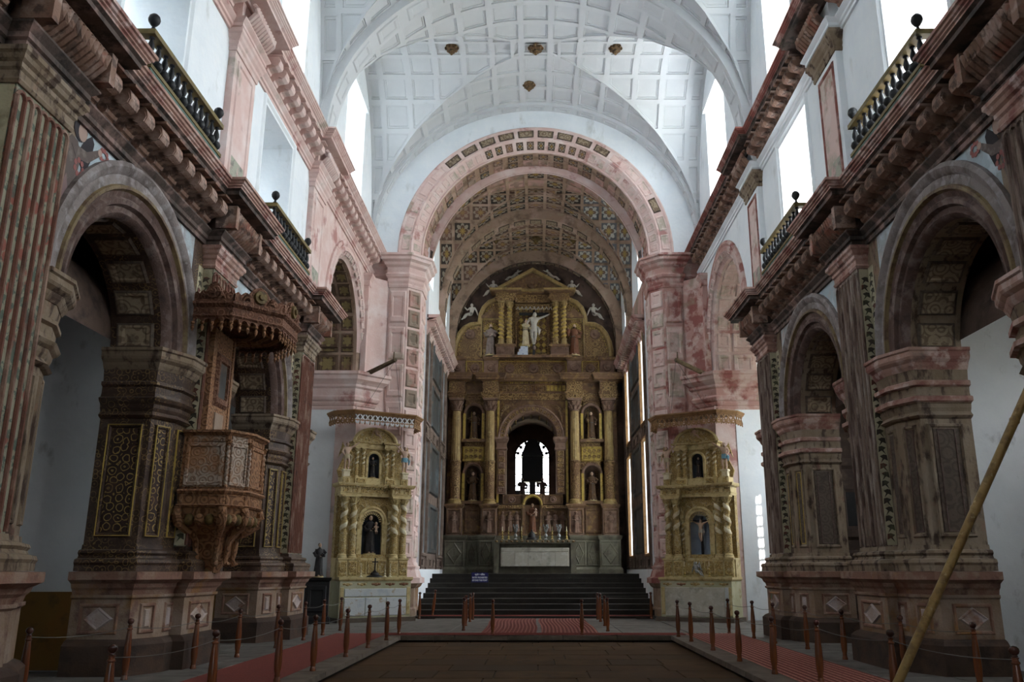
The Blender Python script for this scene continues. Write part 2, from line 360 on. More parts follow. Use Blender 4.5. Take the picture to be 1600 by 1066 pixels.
bossm = mat('carved wooden boss', (.12, .065, .03), [D((.28, .20, .09), s=14, lo=.52, hi=.62, amt=.8), D((.03, .02, .015), s=9, lo=.52, hi=.62, amt=.7)], rough=.7, bump=.5)
pulpw = mat('carved teak', (.33, .165, .08), [D((.15, .07, .035), k='rings', s=5.5, fr=20, rand=.6, lo=.45, hi=.75, amt=.75, h=1.2), D((.27, .17, .10), s=2, lo=.55, hi=.66, amt=.6)], rough=.75, bump=.3)
pulpgrey = mat('carved teak with grey wash', (.44, .35, .28), [D((.22, .125, .075), k='rings', s=6.0, fr=21, rand=.55, lo=.45, hi=.75, amt=.7, h=1.4), D((.36, .16, .06), s=1.1, lo=.47, hi=.56, amt=.75)], rough=.8, bump=.3)
pulpdark = mat('dark carved canopy wood', (.15, .062, .034), [D((.27, .14, .085), k='rings', s=7, fr=18, rand=.7, lo=.55, hi=.8, amt=.7, h=1.4), D((.05, .022, .014), s=5, lo=.5, hi=.65, amt=.7)], rough=.75, bump=.4)
pulpgold = mat('dull gilt bowl', (.15, .10, .03), [D((.06, .035, .015), s=6, lo=.45, hi=.62, amt=.8), D((.24, .17, .05), s=10, lo=.55, hi=.66, amt=.7)], rough=.6, bump=.4)
altgold = mat('yellow gilt altar carving', (.48, .345, .13), [D((.19, .12, .045), k='rings', s=9, fr=18, rand=.8, lo=.5, hi=.8, amt=.75, h=1.2), D((.58, .50, .32), s=8, lo=.52, hi=.66, amt=.7)], rough=.55, bump=.3)
altplain = mat('yellow gilt altar moulding', (.56, .445, .22), [D((.28, .19, .06), s=6, lo=.48, hi=.64, amt=.8), D((.60, .54, .34), s=5, lo=.58, hi=.68, amt=.6)], rough=.5, bump=.2)
altcream = mat('cream spiral band', (.68, .61, .43), [D((.48, .37, .16), s=9, lo=.5, hi=.64, amt=.7)], rough=.5)
nichedark = mat('dark blue niche paint', (.045, .055, .07), [D((.09, .10, .12), s=4, lo=.5, hi=.66, amt=.6)], rough=.8)  # dark blue ground with random paler blotches
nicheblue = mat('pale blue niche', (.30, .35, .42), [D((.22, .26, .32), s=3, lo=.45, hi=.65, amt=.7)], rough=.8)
tablem = mat('pale green altar table', (.42, .40, .25), [D((.52, .50, .36), s=2, lo=.45, hi=.62, amt=.7), D((.30, .22, .09), s=3, lo=.58, hi=.66, amt=.8)], rough=.8)
frontm = mat('peeling white altar front', (.58, .60, .60), [D((.38, .27, .14), s=4.5, lo=.56, hi=.64, amt=.8), D((.40, .45, .50), s=2, lo=.55, hi=.66, amt=.7)], rough=.85, bump=.2)
frontgrey = mat('rough grey altar front', (.50, .47, .39), [D((.62, .60, .54), s=5, lo=.5, hi=.62, amt=.7), D((.26, .24, .19), s=2.5, lo=.55, hi=.68, amt=.7)], rough=.9, bump=.3)
redorn = mat('painted rosette', (.20, .085, .045), [D((.35, .25, .12), s=20, lo=.5, hi=.6, amt=.7)], rough=.8)
reregold = mat('gilded reredos carving', (.32, .205, .085), [D((.10, .05, .022), k='rings', s=4.5, fr=19, rand=.75, lo=.45, hi=.78, amt=.85, h=1.5), D((.14, .07, .035), s=1.3, lo=.44, hi=.62, amt=.8), D((.48, .34, .13), s=12, lo=.60, hi=.70, amt=.5)], rough=.5, bump=.4)
rerebrown = mat('reredos brown wood', (.17, .095, .052), [D((.34, .21, .075), s=5, lo=.53, hi=.64, amt=.7), D((.05, .026, .017), s=2, lo=.5, hi=.66, amt=.75), D((.26, .17, .10), s=7, lo=.58, hi=.68, amt=.6)], rough=.65, bump=.4)
rerepink = mat('reredos rosy brown stone', (.20, .12, .085), [D((.10, .055, .038), s=4, lo=.48, hi=.62, amt=.75), D((.28, .19, .15), s=3, lo=.55, hi=.66, amt=.6)], rough=.8, bump=.5)
rerecol = mat('gilded column', (.33, .225, .09), [D((.13, .07, .03), s=4, lo=.48, hi=.64, amt=.7, st=(1, 1, .4)), D((.50, .38, .17), s=9, lo=.55, hi=.66, amt=.6)], rough=.45, bump=.25)
rerestone = mat('green grey marble dado', (.145, .132, .095), [D((.22, .20, .145), s=2.2, lo=.48, hi=.64, amt=.7), D((.07, .06, .045), s=3, lo=.52, hi=.66, amt=.7)], rough=.6, bump=.2)
ivory = mat('ivory painted figure', (.46, .42, .36), [D((.30, .25, .20), s=6, lo=.5, hi=.66, amt=.6)], rough=.6)
flesh = mat('painted flesh', (.52, .36, .26), [D((.40, .24, .17), s=5, lo=.52, hi=.66, amt=.6)], rough=.6)
robebrown = mat('brown carved robe', (.11, .062, .035), [D((.20, .12, .06), s=6, lo=.52, hi=.64, amt=.7)], rough=.6)
robedark = mat('near black habit', (.022, .019, .02), [D((.05, .042, .038), s=6, lo=.52, hi=.66, amt=.6)], rough=.65)
robegrey = mat('grey mauve robe', (.21, .16, .14), [D((.12, .085, .07), s=5, lo=.5, hi=.64, amt=.7)], rough=.65)
robered = mat('red brown robe', (.19, .078, .042), [D((.15, .055, .03), s=5, lo=.5, hi=.64, amt=.7)], rough=.65)
robecream = mat('cream habit', (.46, .38, .24), [D((.32, .24, .14), s=5, lo=.5, hi=.64, amt=.7)], rough=.65)
bluecloth = mat('blue loincloth', (.16, .33, .42), rough=.7)
hair = mat('dark hair', (.035, .022, .016), rough=.7)
blackwood = mat('black wood', (.012, .011, .012), [D((.03, .028, .026), s=6, lo=.55, hi=.68, amt=.6)], rough=.45)
tilem = mat('blue and white tile', (.50, .54, .62), [D((.10, .15, .36), k='cell', s=7, lo=.32, hi=.22, amt=.9)], rough=.4)
brass = mat('gilt candlestick', (.46, .34, .11), [D((.22, .15, .05), s=9, lo=.5, hi=.64, amt=.7)], rough=.35, metal=.5)
silver = mat('tarnished silver', (.30, .31, .30), [D((.12, .12, .12), s=12, lo=.5, hi=.62, amt=.7)], rough=.4, metal=.5)
canopyw = mat('turned brown canopy wood', (.25, .135, .055), [D((.14, .07, .03), s=6, lo=.5, hi=.65, amt=.7)], rough=.7)
canopywhite = mat('white painted fretwork', (.52, .54, .54), [D((.36, .33, .28), s=5, lo=.55, hi=.66, amt=.6)], rough=.7)
canopytop = mat('canopy board', (.33, .24, .18), [D((.22, .14, .09), s=2, lo=.45, hi=.65, amt=.7)], rough=.8)
logm = mat('weathered wooden beam', (.17, .125, .075), [D((.07, .05, .032), s=5, lo=.48, hi=.66, amt=.8, st=(.3, 1, 1))], rough=.85, bump=.5)
bamboo = mat('mottled bamboo pole', (.30, .185, .062), [D((.15, .085, .03), s=9, lo=.48, hi=.62, amt=.85), D((.52, .40, .22), s=14, lo=.60, hi=.68, amt=.8)], rough=.5, bump=.2)
panelw = mat('grey brown chancel panelling', (.15, .105, .082), [D((.26, .205, .17), s=3.5, lo=.5, hi=.63, amt=.7), D((.07, .045, .035), s=2, lo=.5, hi=.66, amt=.75)], rough=.8, bump=.45)
paint1 = mat('darkened old painting', (.050, .052, .050), [D((.12, .15, .17), s=1.3, lo=.50, hi=.66, amt=.75), D((.15, .09, .055), s=1.7, lo=.55, hi=.66, amt=.6, off=(5, 1, 2)), D((.02, .018, .016), s=2.4, lo=.5, hi=.66, amt=.7)], rough=.55)
cofdark = mat('dark chancel coffer frame', (.33, .225, .16), [D((.46, .32, .26), s=.8, lo=.50, hi=.60, amt=.7), D((.13, .085, .06), s=1.8, lo=.5, hi=.64, amt=.75), D((.36, .30, .21), s=4, lo=.56, hi=.66, amt=.55)], rough=.85, bump=.4)
cofpan = mat('painted rosette coffer', (.055, .042, .034), [D((.36, .31, .24), k='flower', p=4, rad=.26, lo=0, hi=.02, amt=.75), D((.10, .05, .03), k='flower', p=2, rad=.14, lo=0, hi=.02, amt=.9), D((.36, .24, .06), k='flower', p=4, rad=.03, lo=0, hi=.03, amt=.9), D((.33, .18, .13), k='random', lo=.4, hi=1.0, amt=.5), D((.34, .24, .17), k='square', lo=.42, hi=.45, amt=.8)], rough=.8, bump=.2)
cofpale = mat('pale painted rosette coffer', (.14, .14, .15), [D((.50, .48, .42), k='flower', p=4, rad=.27, lo=0, hi=.02, amt=.85), D((.14, .08, .05), k='flower', p=2, rad=.14, lo=0, hi=.02, amt=.9), D((.42, .30, .08), k='flower', p=4, rad=.03, lo=0, hi=.03, amt=.9), D((.38, .27, .21), k='square', lo=.42, hi=.45, amt=.8)], rough=.8, bump=.2)
cofpink = mat('pink coffer panel', (.47, .29, .25), [D((.24, .20, .15), s=1.0, lo=.46, hi=.58, amt=.85), D((.34, .15, .12), s=2.2, lo=.55, hi=.66, amt=.6), D((.12, .095, .07), k='flower', p=2, rad=.2, lo=0, hi=.03, amt=.55, msk=.6, mlo=.42, mhi=.55)], rough=.9, bump=.2)
tranp = mat('brown gilt transept coffer', (.10, .062, .038), [D((.30, .235, .10), k='flower', p=3, rad=.22, lo=0, hi=.03, amt=.75), D((.22, .12, .09), s=1.2, lo=.52, hi=.64, amt=.6)], rough=.8, bump=.3)
mural_brown = mat('mural brown', (.14, .11, .10), [D((.26, .22, .20), s=6, lo=.52, hi=.64, amt=.7)], rough=.9)
mural_dark = mat('mural dark', (.045, .04, .045), rough=.9)
mural_flesh = mat('mural flesh', (.42, .30, .25), rough=.9)
mural_red = mat('mural red', (.30, .12, .11), rough=.9)
muralw = mat('mural mauve drapery', (.25, .17, .17), [D((.38, .30, .29), s=5, lo=.52, hi=.64, amt=.7)], rough=.9)
signblue = mat('sign blue', (.02, .02, .13), rough=.4)
signwhite = mat('sign white letters', (.80, .82, .9), rough=.4)
blocker = mat('weathered convent wall', (.68, .71, .73), [D((.48, .49, .49), s=.8, lo=.45, hi=.7)], rough=.95)  # surface of the unseen blocks added outside to hold back sun and sky
groundm = mat('outside ground', (.30, .27, .22), [D((.20, .22, .14), s=.3, lo=.45, hi=.6)], rough=.95)
greydoor = mat('dark wooden screen', (.060, .038, .028), [D((.11, .075, .055), s=3, lo=.5, hi=.65, amt=.7)], rough=.75, bump=.3)
boltm = mat('window bar iron', (.03, .03, .035), rough=.6)
# ------------------------------------------------------------------ the church shell
XYZ = (Vector((1, 0, 0)), Vector((0, 1, 0)), Vector((0, 0, 1)))
PIERS = (9.31, 15.57, 21.84); HP, HW, HR = .56, 1.07, 1.52
BAYS = (12.44, 18.70); TC = 26.7
UW, UP = 6.2, 6.0

def qpanel(name, fn, m, parent, d=.035, ins=(.04, .09, .20, .25), deep=.3, side=None, into=None):
    """framed panel on any surface; fn(s, t, raise) -> point"""
    mb = MB() if into is None else into; vs = []; uvs = []
    for q, dd in zip(ins, (0, d, d, d*deep)):
        for s, t in ((q, q), (1-q, q), (1-q, 1-q), (q, 1-q)):
            vs.append(fn(s, t, dd)); uvs.append((s, t))
    fs = [(12, 13, 14, 15)] + [(j*4+k, j*4+(k+1) % 4, (j+1)*4+(k+1) % 4, (j+1)*4+k) for j in range(3) for k in range(4)]
    mb.add(vs, fs)
    if into is None: return mb.build(name, m, parent, side=side, uv=uvs)
def lin(o, ex, ey, nn):
    o, ex, ey, nn = Vector(o), Vector(ex), Vector(ey), Vector(nn)
    return lambda s, t, d: o + ex*s + ey*t + nn*d
def arc(fn, yc, zc, r, a0, a1, u0, u1):
    return lambda s, t, d: fn(yc + (r-d)*math.cos(a0+(a1-a0)*s), zc + (r-d)*math.sin(a0+(a1-a0)*s), u0+(u1-u0)*t)
FS = lambda h, z, u: (u, h, z)           # side walls: h along y
FX = lambda h, z, d: (h, d, z)           # cross walls: h along x

def entabl(z, sc=1.0, proj=1.0):
    """profiles of architrave + frieze, cornice"""
    q = lambda L: [(d*proj, z + k*sc) for d, k in L]
    return (q([(0, 0), (.05, 0), (.05, .08), (.09, .10), (.09, .17), (.14, .22), (.17, .25), (.17, .28), (.03, .30), (.03, .76), (0, .76)]),
            q([(0, .76), (.10, .76), (.13, .79), (.20, .81), (.49, .83), (.49, .90), (.54, .93)]),
            q([(0, .93), (.54, .93), (.54, .96), (.57, .975), (.57, 1.0), (.60, 1.015), (.61, 1.05), (.64, 1.06), (.64, 1.11), (0, 1.11)]))

def console_mesh(S, h, dp, wd):
    """scroll bracket with a curled nose, local z = 0..h, growing towards the nave"""
    mb = MB()
    pr = [(0, .0), (.10, -.02), (.20, .06), (.30, .22), (.50, .30), (.74, .34), (.93, .44), (1.0, .62), (.97, .84), (.88, 1.0), (0, 1.0)]
    mb.prism([(d*dp, q*h) for d, q in pr], lambda p, q, w: (-p, w, q), -wd/2, wd/2)
    for cd, cz, r in ((.74, .62, .25), (.18, .24, .17)):
        ring = [(cd*dp + r*h*math.cos(2*PI*k/8), cz*h + r*h*math.sin(2*PI*k/8)) for k in range(8)]
        mb.prism(ring, lambda p, q, w: (-p, w, q), -wd/2-.025, wd/2+.025)
    mb.box(-dp*1.12, 0, -wd*.62, wd*.62, h, h+.04)
    o = mb.build('console', bracket, None, side=S)
    return o

def sub(o, parent): o.parent = parent; return o

def vine_on(f, half, z0, z1, parent, S):
    """flat painted vine: a wavy stem with leaves to either side"""
    mb = MB(); n = int((z1-z0)/.15)
    for k in range(n):
        z = z0+k*.15; s = 1 if k % 2 else -1
        mb.prism([(-s*half*.7, z-.02), (s*half*.2, z+.05), (s*half, z+.02), (s*half*.85, z+.12), (s*half*.1, z+.13), (-s*half*.8, z+.10), (-s*half*.2, z+.06)], f, .001, .005)
    tag(mb.build('painted_vine', vine, parent, side=S), kind='stuff')

def build_side(S):
    L = S < 0
    W = structure('wall_left' if L else 'wall_right', 'nave side wall of arches, pilasters and upper windows')
    fl_ground, fl_rib = (flute, fillet) if L else (flutew, flutew)
    prand = random.Random(3 if L else 4)
    # ---- piers
    for i, yc in enumerate(PIERS):
        lac = L and i >= 1
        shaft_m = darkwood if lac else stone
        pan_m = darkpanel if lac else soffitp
        near = [(7.25, yc-HR), (6.4, yc-HR), (UW, yc-HW), (UW, yc-HP)]
        far = [(UW, yc+HP), (UW, yc+HW), (6.4, yc+HR), (7.25, yc+HR)]
        full = near + [(UP, yc-HP), (UP, yc+HP)] + far
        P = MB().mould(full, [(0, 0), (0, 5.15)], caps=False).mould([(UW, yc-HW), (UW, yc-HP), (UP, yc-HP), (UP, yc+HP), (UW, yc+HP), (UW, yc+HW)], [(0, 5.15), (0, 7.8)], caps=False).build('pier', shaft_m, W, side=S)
        MB().mould(full, [(0, 0), (.26, 0), (.26, .44), (.20, .50), (.14, .53), (0, .53)]).build('plinth', plinthm, P, side=S)
        MB().mould(full, [(0, .53), (.13, .53), (.13, 1.12), (.17, 1.15), (.17, 1.19), (0, 1.19)]).build('pedestal', pedst, P, side=S)
        MB().mould(full, [(0, 1.19), (.14, 1.19), (.16, 1.26), (.20, 1.30), (.22, 1.36), (.31, 1.41), (.33, 1.42), (.33, 1.54), (0, 1.55)]).build('pedestal_cap', redcap, P, side=S)
        MB().mould(full, [(0, 1.55), (.21, 1.55), (.21, 1.64), (.23, 1.68), (.21, 1.73), (.13, 1.75), (.11, 1.79), (.14, 1.83), (.12, 1.87), (.04, 1.89), (.03, 1.96), (0, 1.96)]).build('base_moulding', stone if not lac else darkwood, P, side=S)
        # pedestal panels: diamonds on the broad faces, slim frames on the chamfers
        def ped(p0, p1, dia):
            p0 = Vector((p0[0], p0[1], 0)); p1 = Vector((p1[0], p1[1], 0)); e = (p1-p0); w = e.length; e.normalize(); nn = Vector((-e.y, e.x, 0))
            p0 = p0 + nn*.13; mg = min(.09, w*.2)
            o = p0 + e*mg + Vector((0, 0, .60))
            mb = MB(); ww = w-2*mg
            mb.frame(o, e, XYZ[2], nn, ww, .46, min(.06, ww*.2), .03)
            if dia: mb.diamond(o+e*.07+XYZ[2]*.05, e, XYZ[2], nn, ww-.14, .36, .035, 1)
            else: mb.plate(o+e*ww*.3+XYZ[2]*.09, e, XYZ[2], nn, ww*.4, .28, .025, .02, 1)
            mb.build('pedestal_panel', [redcap, pedpanel], P, side=S)
        ped((7.2, yc-HR-.0), (6.40, yc-HR), True); ped((6.4, yc-HR), (UW, yc-HW), False); ped((UW, yc-HW), (UW, yc-HP), False)
        ped((UP, yc-HP), (UP, yc+HP), True); ped((UW, yc+HP), (UW, yc+HW), False)
        # shaft panels
        def shp(p0, p1, mg):
            p0 = Vector((p0[0], p0[1], 0)); p1 = Vector((p1[0], p1[1], 0)); e = (p1-p0); w = e.length; e.normalize(); nn = Vector((-e.y, e.x, 0))
            o = p0 + e*mg + Vector((0, 0, 2.08)); ww = w-2*mg
            mb = MB().frame(o, e, XYZ[2], nn, ww, 1.84, min(.07, ww*.22), .035)
            if lac: mb.frame(o+e*.01+XYZ[2]*.01, e, XYZ[2], nn, ww-.02, 1.82, .025, .05, 2)
            else: mb.frame(o+e*ww*.24+XYZ[2]*.08, e, XYZ[2], nn, ww*.52, 1.68, .03, .02, 2)
            mb.plate(o+e*min(.08, ww*.24)+XYZ[2]*.08, e, XYZ[2], nn, ww-2*min(.08, ww*.24), 1.68, .012, .006, 1)
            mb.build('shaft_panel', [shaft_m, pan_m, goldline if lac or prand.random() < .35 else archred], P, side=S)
        shp((7.2, yc-HR), (6.4, yc-HR), .10); shp((6.4, yc-HR), (UW, yc-HW), .09); shp((UW, yc-HW), (UW, yc-HP), .08)
        shp((UW, yc+HP), (UW, yc+HW), .08); shp((UW, yc+HW), (6.4, yc+HR), .09)
        # imposts (three mouldings and a frieze)
        capm = rosetrim if (not L) else stone
        for pth in (near, far):
            I = MB().mould(pth, [(0, 4.0), (.05, 4.02), (.09, 4.05), (.05, 4.09), (.03, 4.12), (.06, 4.18), (.07, 4.24), (.12, 4.28), (.15, 4.33), (.09, 4.36), (.07, 4.42), (.07, 4.53), (.12, 4.56), (.12, 4.61), (.06, 4.63), (.09, 4.82), (0, 4.82)], caps=True).build('impost', shaft_m if lac else stone, P, side=S)
            if not L:
                for zz, dd in ((4.53, .07), (4.26, .09)):
                    MB().mould(pth, [(dd, zz), (dd+.07, zz+.02), (dd+.07, zz+.09), (dd+.03, zz+.11), (dd-.02, zz+.11)]).build('impost_band', capm, P, side=S)
            MB().mould(pth, [(0, 4.82), (.10, 4.82), (.14, 4.88), (.16, 4.93), (.22, 4.98), (.24, 5.02), (.24, 5.10), (.27, 5.12), (.27, 5.17), (0, 5.17)]).build('impost_cornice', capm, P, side=S)
        # pilaster: rounded fillets with arched heads, painted strips on its flanks
        PB = MB().mould([(UW, yc-HP), (UP, yc-HP), (UP, yc+HP), (UW, yc+HP)], [(.004, 1.96), (.004, 7.0)], caps=False).build('pilaster', fl_ground, W, side=S)
        mb = MB(); nf = 8; pit = 2*HP/(nf-1)*.97; zt = 6.86
        for k in range(nf):
            y = yc - HP*.97 + k*pit
            mb.tube([(UP-.01, y, 1.98), (UP-.01, y, zt)], .032, n=6)
            if k < nf-1:
                mb.tube([(UP-.01, y+pit/2-pit/2*math.cos(PI*q/5), zt+pit*.5*math.sin(PI*q/5)) for q in range(6)], .030, n=5)
        mb.build('fillet', fl_rib, PB, smooth=True, side=S)
        for yy, dy in ((yc-HP, -1), (yc+HP, 1)):
            MB().box(UP+.02, UW-.012, yy, yy+dy*.012, 1.98, 6.98).build('leaf_strip', leafstrip, PB, side=S)
            if i and (dy < 0): vine_on(lambda p, q, w, yy=yy, dy=dy: ((UP+UW)/2+.004+p, yy+dy*(.012+w), q), .075, 2.05, 6.9, PB, S)
        # broad painted strip on the wall beside the pilaster, above the impost
        for a, b in ((yc-HP-.22, yc-HP), (yc+HP, yc+HP+.22)):
            MB().box(UW-.008, UW, a, b, 5.18, 7.0).build('painted_strip', leafstrip, PB, side=S)
            vine_on(lambda p, q, w, a=a, b=b: (UW-.008-w, (a+b)/2+p, q), .085, 5.25, 6.9, PB, S)
        MB().mould([(UW, yc-HP), (UP, yc-HP), (UP, yc+HP), (UW, yc+HP)], [(0, 7.0), (.03, 7.0), (.05, 7.04), (.03, 7.08), (.03, 7.16), (.06, 7.19), (.06, 7.25), (.10, 7.28), (.12, 7.33), (.15, 7.36), (.15, 7.42), (0, 7.42)]).build('capital', capm if not L else rosetrim if i == 1 else stone, PB, side=S)
    # ---- arches of the bays
    for yc in BAYS:
        zc = 5.15
        A = spandrel(MB(), FS, UW, UW+.5, yc-3.13+HW, yc+3.13-HW, zc, 7.75, yc, zc, 2.05).build('spandrel_wall', spandrelm, W, side=S)
        MB().arch(FS, yc, zc, [(2.46, 6.21), (2.46, 6.12), (2.38, 6.09), (2.30, 6.12), (2.26, 6.17), (2.12, 6.17)]).build('archivolt', archgrey, A, True, side=S)
        MB().arch(FS, yc, zc, [(2.12, 6.17), (2.10, 6.13), (2.05, 6.13), (2.02, 6.19)]).build('gilt_band', archgold, A, True, side=S)
        MB().arch(FS, yc, zc, [(2.02, 6.19), (1.94, 6.23), (1.90, 6.18), (1.83, 6.20), (1.80, 6.28), (1.73, 6.30), (1.70, 6.26), (1.64, 6.32), (1.62, 6.40)]).build('inner_archivolt', archred, A, True, side=S)
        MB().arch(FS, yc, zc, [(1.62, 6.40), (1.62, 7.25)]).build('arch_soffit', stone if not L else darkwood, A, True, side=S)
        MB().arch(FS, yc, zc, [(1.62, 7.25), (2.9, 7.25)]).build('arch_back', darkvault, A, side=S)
        for k in range(9):
            a0 = PI*k/9+.03; a1 = PI*(k+1)/9-.03
            qpanel('soffit_panel', arc(FS, yc, zc, 1.618, a0, a1, 6.48, 7.18), soffitp, A, d=.04, side=S)
    # ---- chapels behind the arches
    cwin = [] if L else [(11.9, 13.1, 3.6, 6.0), (18.2, 19.4, 3.6, 6.0)]
    wall_holes(MB(), 10.3, .9, -4, 20.2, -.2, 8.4, cwin).box(10.3, 10.6, 20.2, 22.2, -.2, 8.4).build('chapel_back_wall', chapelw, W, side=S)
    for a, b, z0, z1 in cwin: portal('daylight_portal', (S*11.25, (a+b)/2, (z0+z1)/2), (0, math.radians(90)*S, 0), z1-z0, b-a)
    for i, yc in enumerate(PIERS):
        dm = greydoor if (not L and i == 2) else chapelw
        d = MB().box(7.2, 10.3, yc-.86, yc+.86, -.2, 8.4).build('dividing_wall', dm, W, side=S)
        if L: MB().box(7.2, 10.3, yc-.885, yc-.86, 0, 1.22).build('dado', dado, d, side=S)
        if not L and i == 2:
            for r in range(3):
                for c2 in range(3):
                    qpanel('screen_panel', lin((7.3+c2*.95, yc-.86, .5+r*1.7), (.9, 0, 0), (0, 0, 1.6), (0, -1, 0)), greydoor, d, d=.06, side=S)
            MB().box(7.5, 8.1, yc-.88, yc-.86, 2.4, 3.6).build('painted_dark_opening', blackwood, d, side=S)  # solid black plate painted as the dark inside an opening
    for a, b in ((PIERS[0]+.86, PIERS[1]-.86), (PIERS[1]+.86, PIERS[2]-.86)):
        vs = MB()
        n = 14
        for k in range(n):
            t0, t1 = PI*k/n, PI*(k+1)/n
            q = [(8.75-1.52*math.cos(t), 5.35+1.75*math.sin(t)) for t in (t0, t1)]
            vs.add([(q[0][0], a, q[0][1]), (q[1][0], a, q[1][1]), (q[1][0], b, q[1][1]), (q[0][0], b, q[0][1])], [(0, 1, 2, 3)])
        vs.add([(8.75-1.52*math.cos(PI*k/n), b-.01, 5.35+1.75*math.sin(PI*k/n)) for k in range(n+1)] + [(10.3, b-.01, 8.3), (7.2, b-.01, 8.3)], [tuple(range(n+3))])
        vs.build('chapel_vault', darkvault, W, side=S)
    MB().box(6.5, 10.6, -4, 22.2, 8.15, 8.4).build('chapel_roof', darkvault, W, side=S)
    MB().box(6.35, 7.3, -4, 7.9, -.2, 8.3).build('near_wall', stone, W, side=S)
    # ---- main entablature with consoles
    path = [(UW, -3.9)]
    for yc in PIERS: path += [(UW, yc-HP-.06), (5.95, yc-HP-.06), (5.95, yc+HP+.06), (UW, yc+HP+.06)]
    path = path[:-1] + [(7.0, PIERS[2]+HP+.06)]
    arc_p, bed_p, cor_p = entabl(7.42)
    E_ = MB().mould(path, arc_p).build('entablature', cornst, W, side=S)
    MB().mould(path, bed_p).build('cornice_soffit', cornst, E_, side=S)
    MB().mould(path, cor_p).build('cornice_edge', rosetrim, E_, side=S)
    proto = None
    def place(y, u, z, par, h, dp, wd):
        nonlocal proto
        if proto is None: proto = console_mesh(S, h, dp, wd); o = proto
        else: o = proto.copy(); C.objects.link(o)
        o.parent = par; o.location = (S*u, y, z); return o
    y = 4.6
    while y < 22.0:
        if all(abs(y-yc) > HP+.26 for yc in PIERS): place(y, UW-.03, 7.73, E_, .44, .46, .26)
        y += .522
    for yc in PIERS:
        g = MB()
        for k in range(11):
            yy = yc-HP-.02 + (2*HP+.04)*(k+.5)/11
            g.tube([(5.95, yy, 7.72), (5.80, yy, 7.79), (5.66, yy, 7.93), (5.62, yy, 8.06), (5.72, yy, 8.18)], [.05, .058, .062, .058, .05], n=6)
        for yy in (yc-HP-.12, yc+HP+.12): g.box(5.60, 5.98, yy-.07, yy+.07, 7.74, 8.18)
        g.build('gadrooned_block', bracket, E_, True, side=S)
    # ---- upper wall, windows, pilasters and entablature
    wins = [(5.0, 7.0, 8.5, 12.0), (11.1, 13.2, 8.5, 11.95), (17.55, 19.75, 8.5, 11.95)]
    U = wall_holes(MB(), UW, 1.25, -4, 22.5, 8.4, 13.2, wins).build('upper_wall', white, W, side=S)
    for a, b, z0, z1 in wins[1:]:
        # plain raised surround
        MB().frame((UW-.001, a-.22, z0-.1), (0, 1, 0), (0, 0, 1), (-1, 0, 0), b-a+.44, z1-z0+.32, .16, .045).build('window_surround', white, U, side=S)
    for yc in (15.75, 22.05):
        pm = pink if L else white
        b = MB().mould([(UW, yc-.62), (6.06, yc-.62), (6.06, yc+.62), (UW, yc+.62)], [(0, 8.45), (0, 12.2)], caps=False).build('upper_pilaster', pm, W, side=S)
        MB().frame((6.06, yc-.46, 8.6), (0, 1, 0), (0, 0, 1), (-1, 0, 0), .92, 3.0, .09, .03).build('pilaster_frame', pink if L else redrim, b, side=S)
        MB().box(6.052, 6.06, yc-.38, yc+.38, 8.62, 9.55).build('flaked_patch', peel, b, side=S)
        MB().box(6.052, 6.06, yc-.38, yc+.38, 9.55, 11.5).build('pilaster_panel', pink if L else pinkpanel, b, side=S)
        MB().mould([(UW, yc-.62), (6.06, yc-.62), (6.06, yc+.62), (UW, yc+.62)], [(0, 11.72), (.03, 11.72), (.04, 11.78), (.03, 11.82), (.06, 11.86), (.06, 11.93), (.10, 11.98), (.12, 12.04), (.15, 12.08), (.15, 12.16), (0, 12.16)]).build('upper_capital', pink if L else stone, b, side=S)
    path = [(UW, -3.9)]
    for yc in (9.4, 15.75, 22.05): path += [(UW, yc-.68), (6.0, yc-.68), (6.0, yc+.68), (UW, yc+.68)]
    path += [(UW, 30.28)]
    a_p, b_p, c_p = entabl(12.12, .94, .94)
    cm, bm_, em = (pink, pink, pink) if L else (cornst, cornst, redrim)
    E2 = MB().mould(path, a_p).build('upper_entablature', pink if L else white, W, side=S)
    MB().mould(path, b_p).build('cornice_soffit', bm_, E2, side=S)
    MB().mould(path, c_p).build('cornice_edge', pink if L else redrim, E2, side=S)
    o0 = console_mesh(S, .40, .40, .24); o0.data.materials[0] = pink if L else bracket; o0.parent = E2; first = True
    y = 13.6
    while y < 29.9:
        if all(abs(y-yc) > .90 for yc in (9.4, 15.75, 22.05)):
            o = o0 if first else o0.copy()
            if not first: C.objects.link(o); o.parent = E2
            first = False; o.location = (S*(UW-.03), y, 12.41)
        y += .50
    for yc in (15.75, 22.05):
        g = MB()
        for k in range(11):
            yy = yc-.62 + 1.24*(k+.5)/11
            g.tube([(6.0, yy, 12.40), (5.86, yy, 12.47), (5.74, yy, 12.60), (5.72, yy, 12.72), (5.80, yy, 12.82)], [.05, .058, .062, .058, .05], n=6)
        g.build('gadrooned_block', pink if L else bracket, E2, True, side=S)
    # ---- walls of the vault zone
    vw = [(11.6, 13.8, 13.3, 17.5), (18.0, 20.2, 13.3, 17.6), (25.1, 27.9, 13.3, 17.75)]
    V = wall_holes(MB(), UW, 1.45, -4, 31.6, 13.1, 20.0, vw).build('vault_wall', white, W, side=S)
    for a, b, z0, z1 in vw[1:]:
        q = MB()
        for k, (e, dd) in enumerate(((.10, .10), (.24, .07), (.38, .04))):
            q.box(UW-dd, UW, a-e, b+e, z1+e-.14, z1+e)
        q.build('stepped_lintel', white, V, side=S)
    # ---- transept arch
    TM = tranp if L else pinkpanel
    T = spandrel(MB(), FS, UW, UW+.3, 22.45, 30.3, 8.2, 12.5, TC, 9.0, 2.6).box(UW, UW+.8, 22.45, 24.1, 8.12, 8.2).build('transept_wall', pink if L else white, W, side=S)
    zc = 9.0
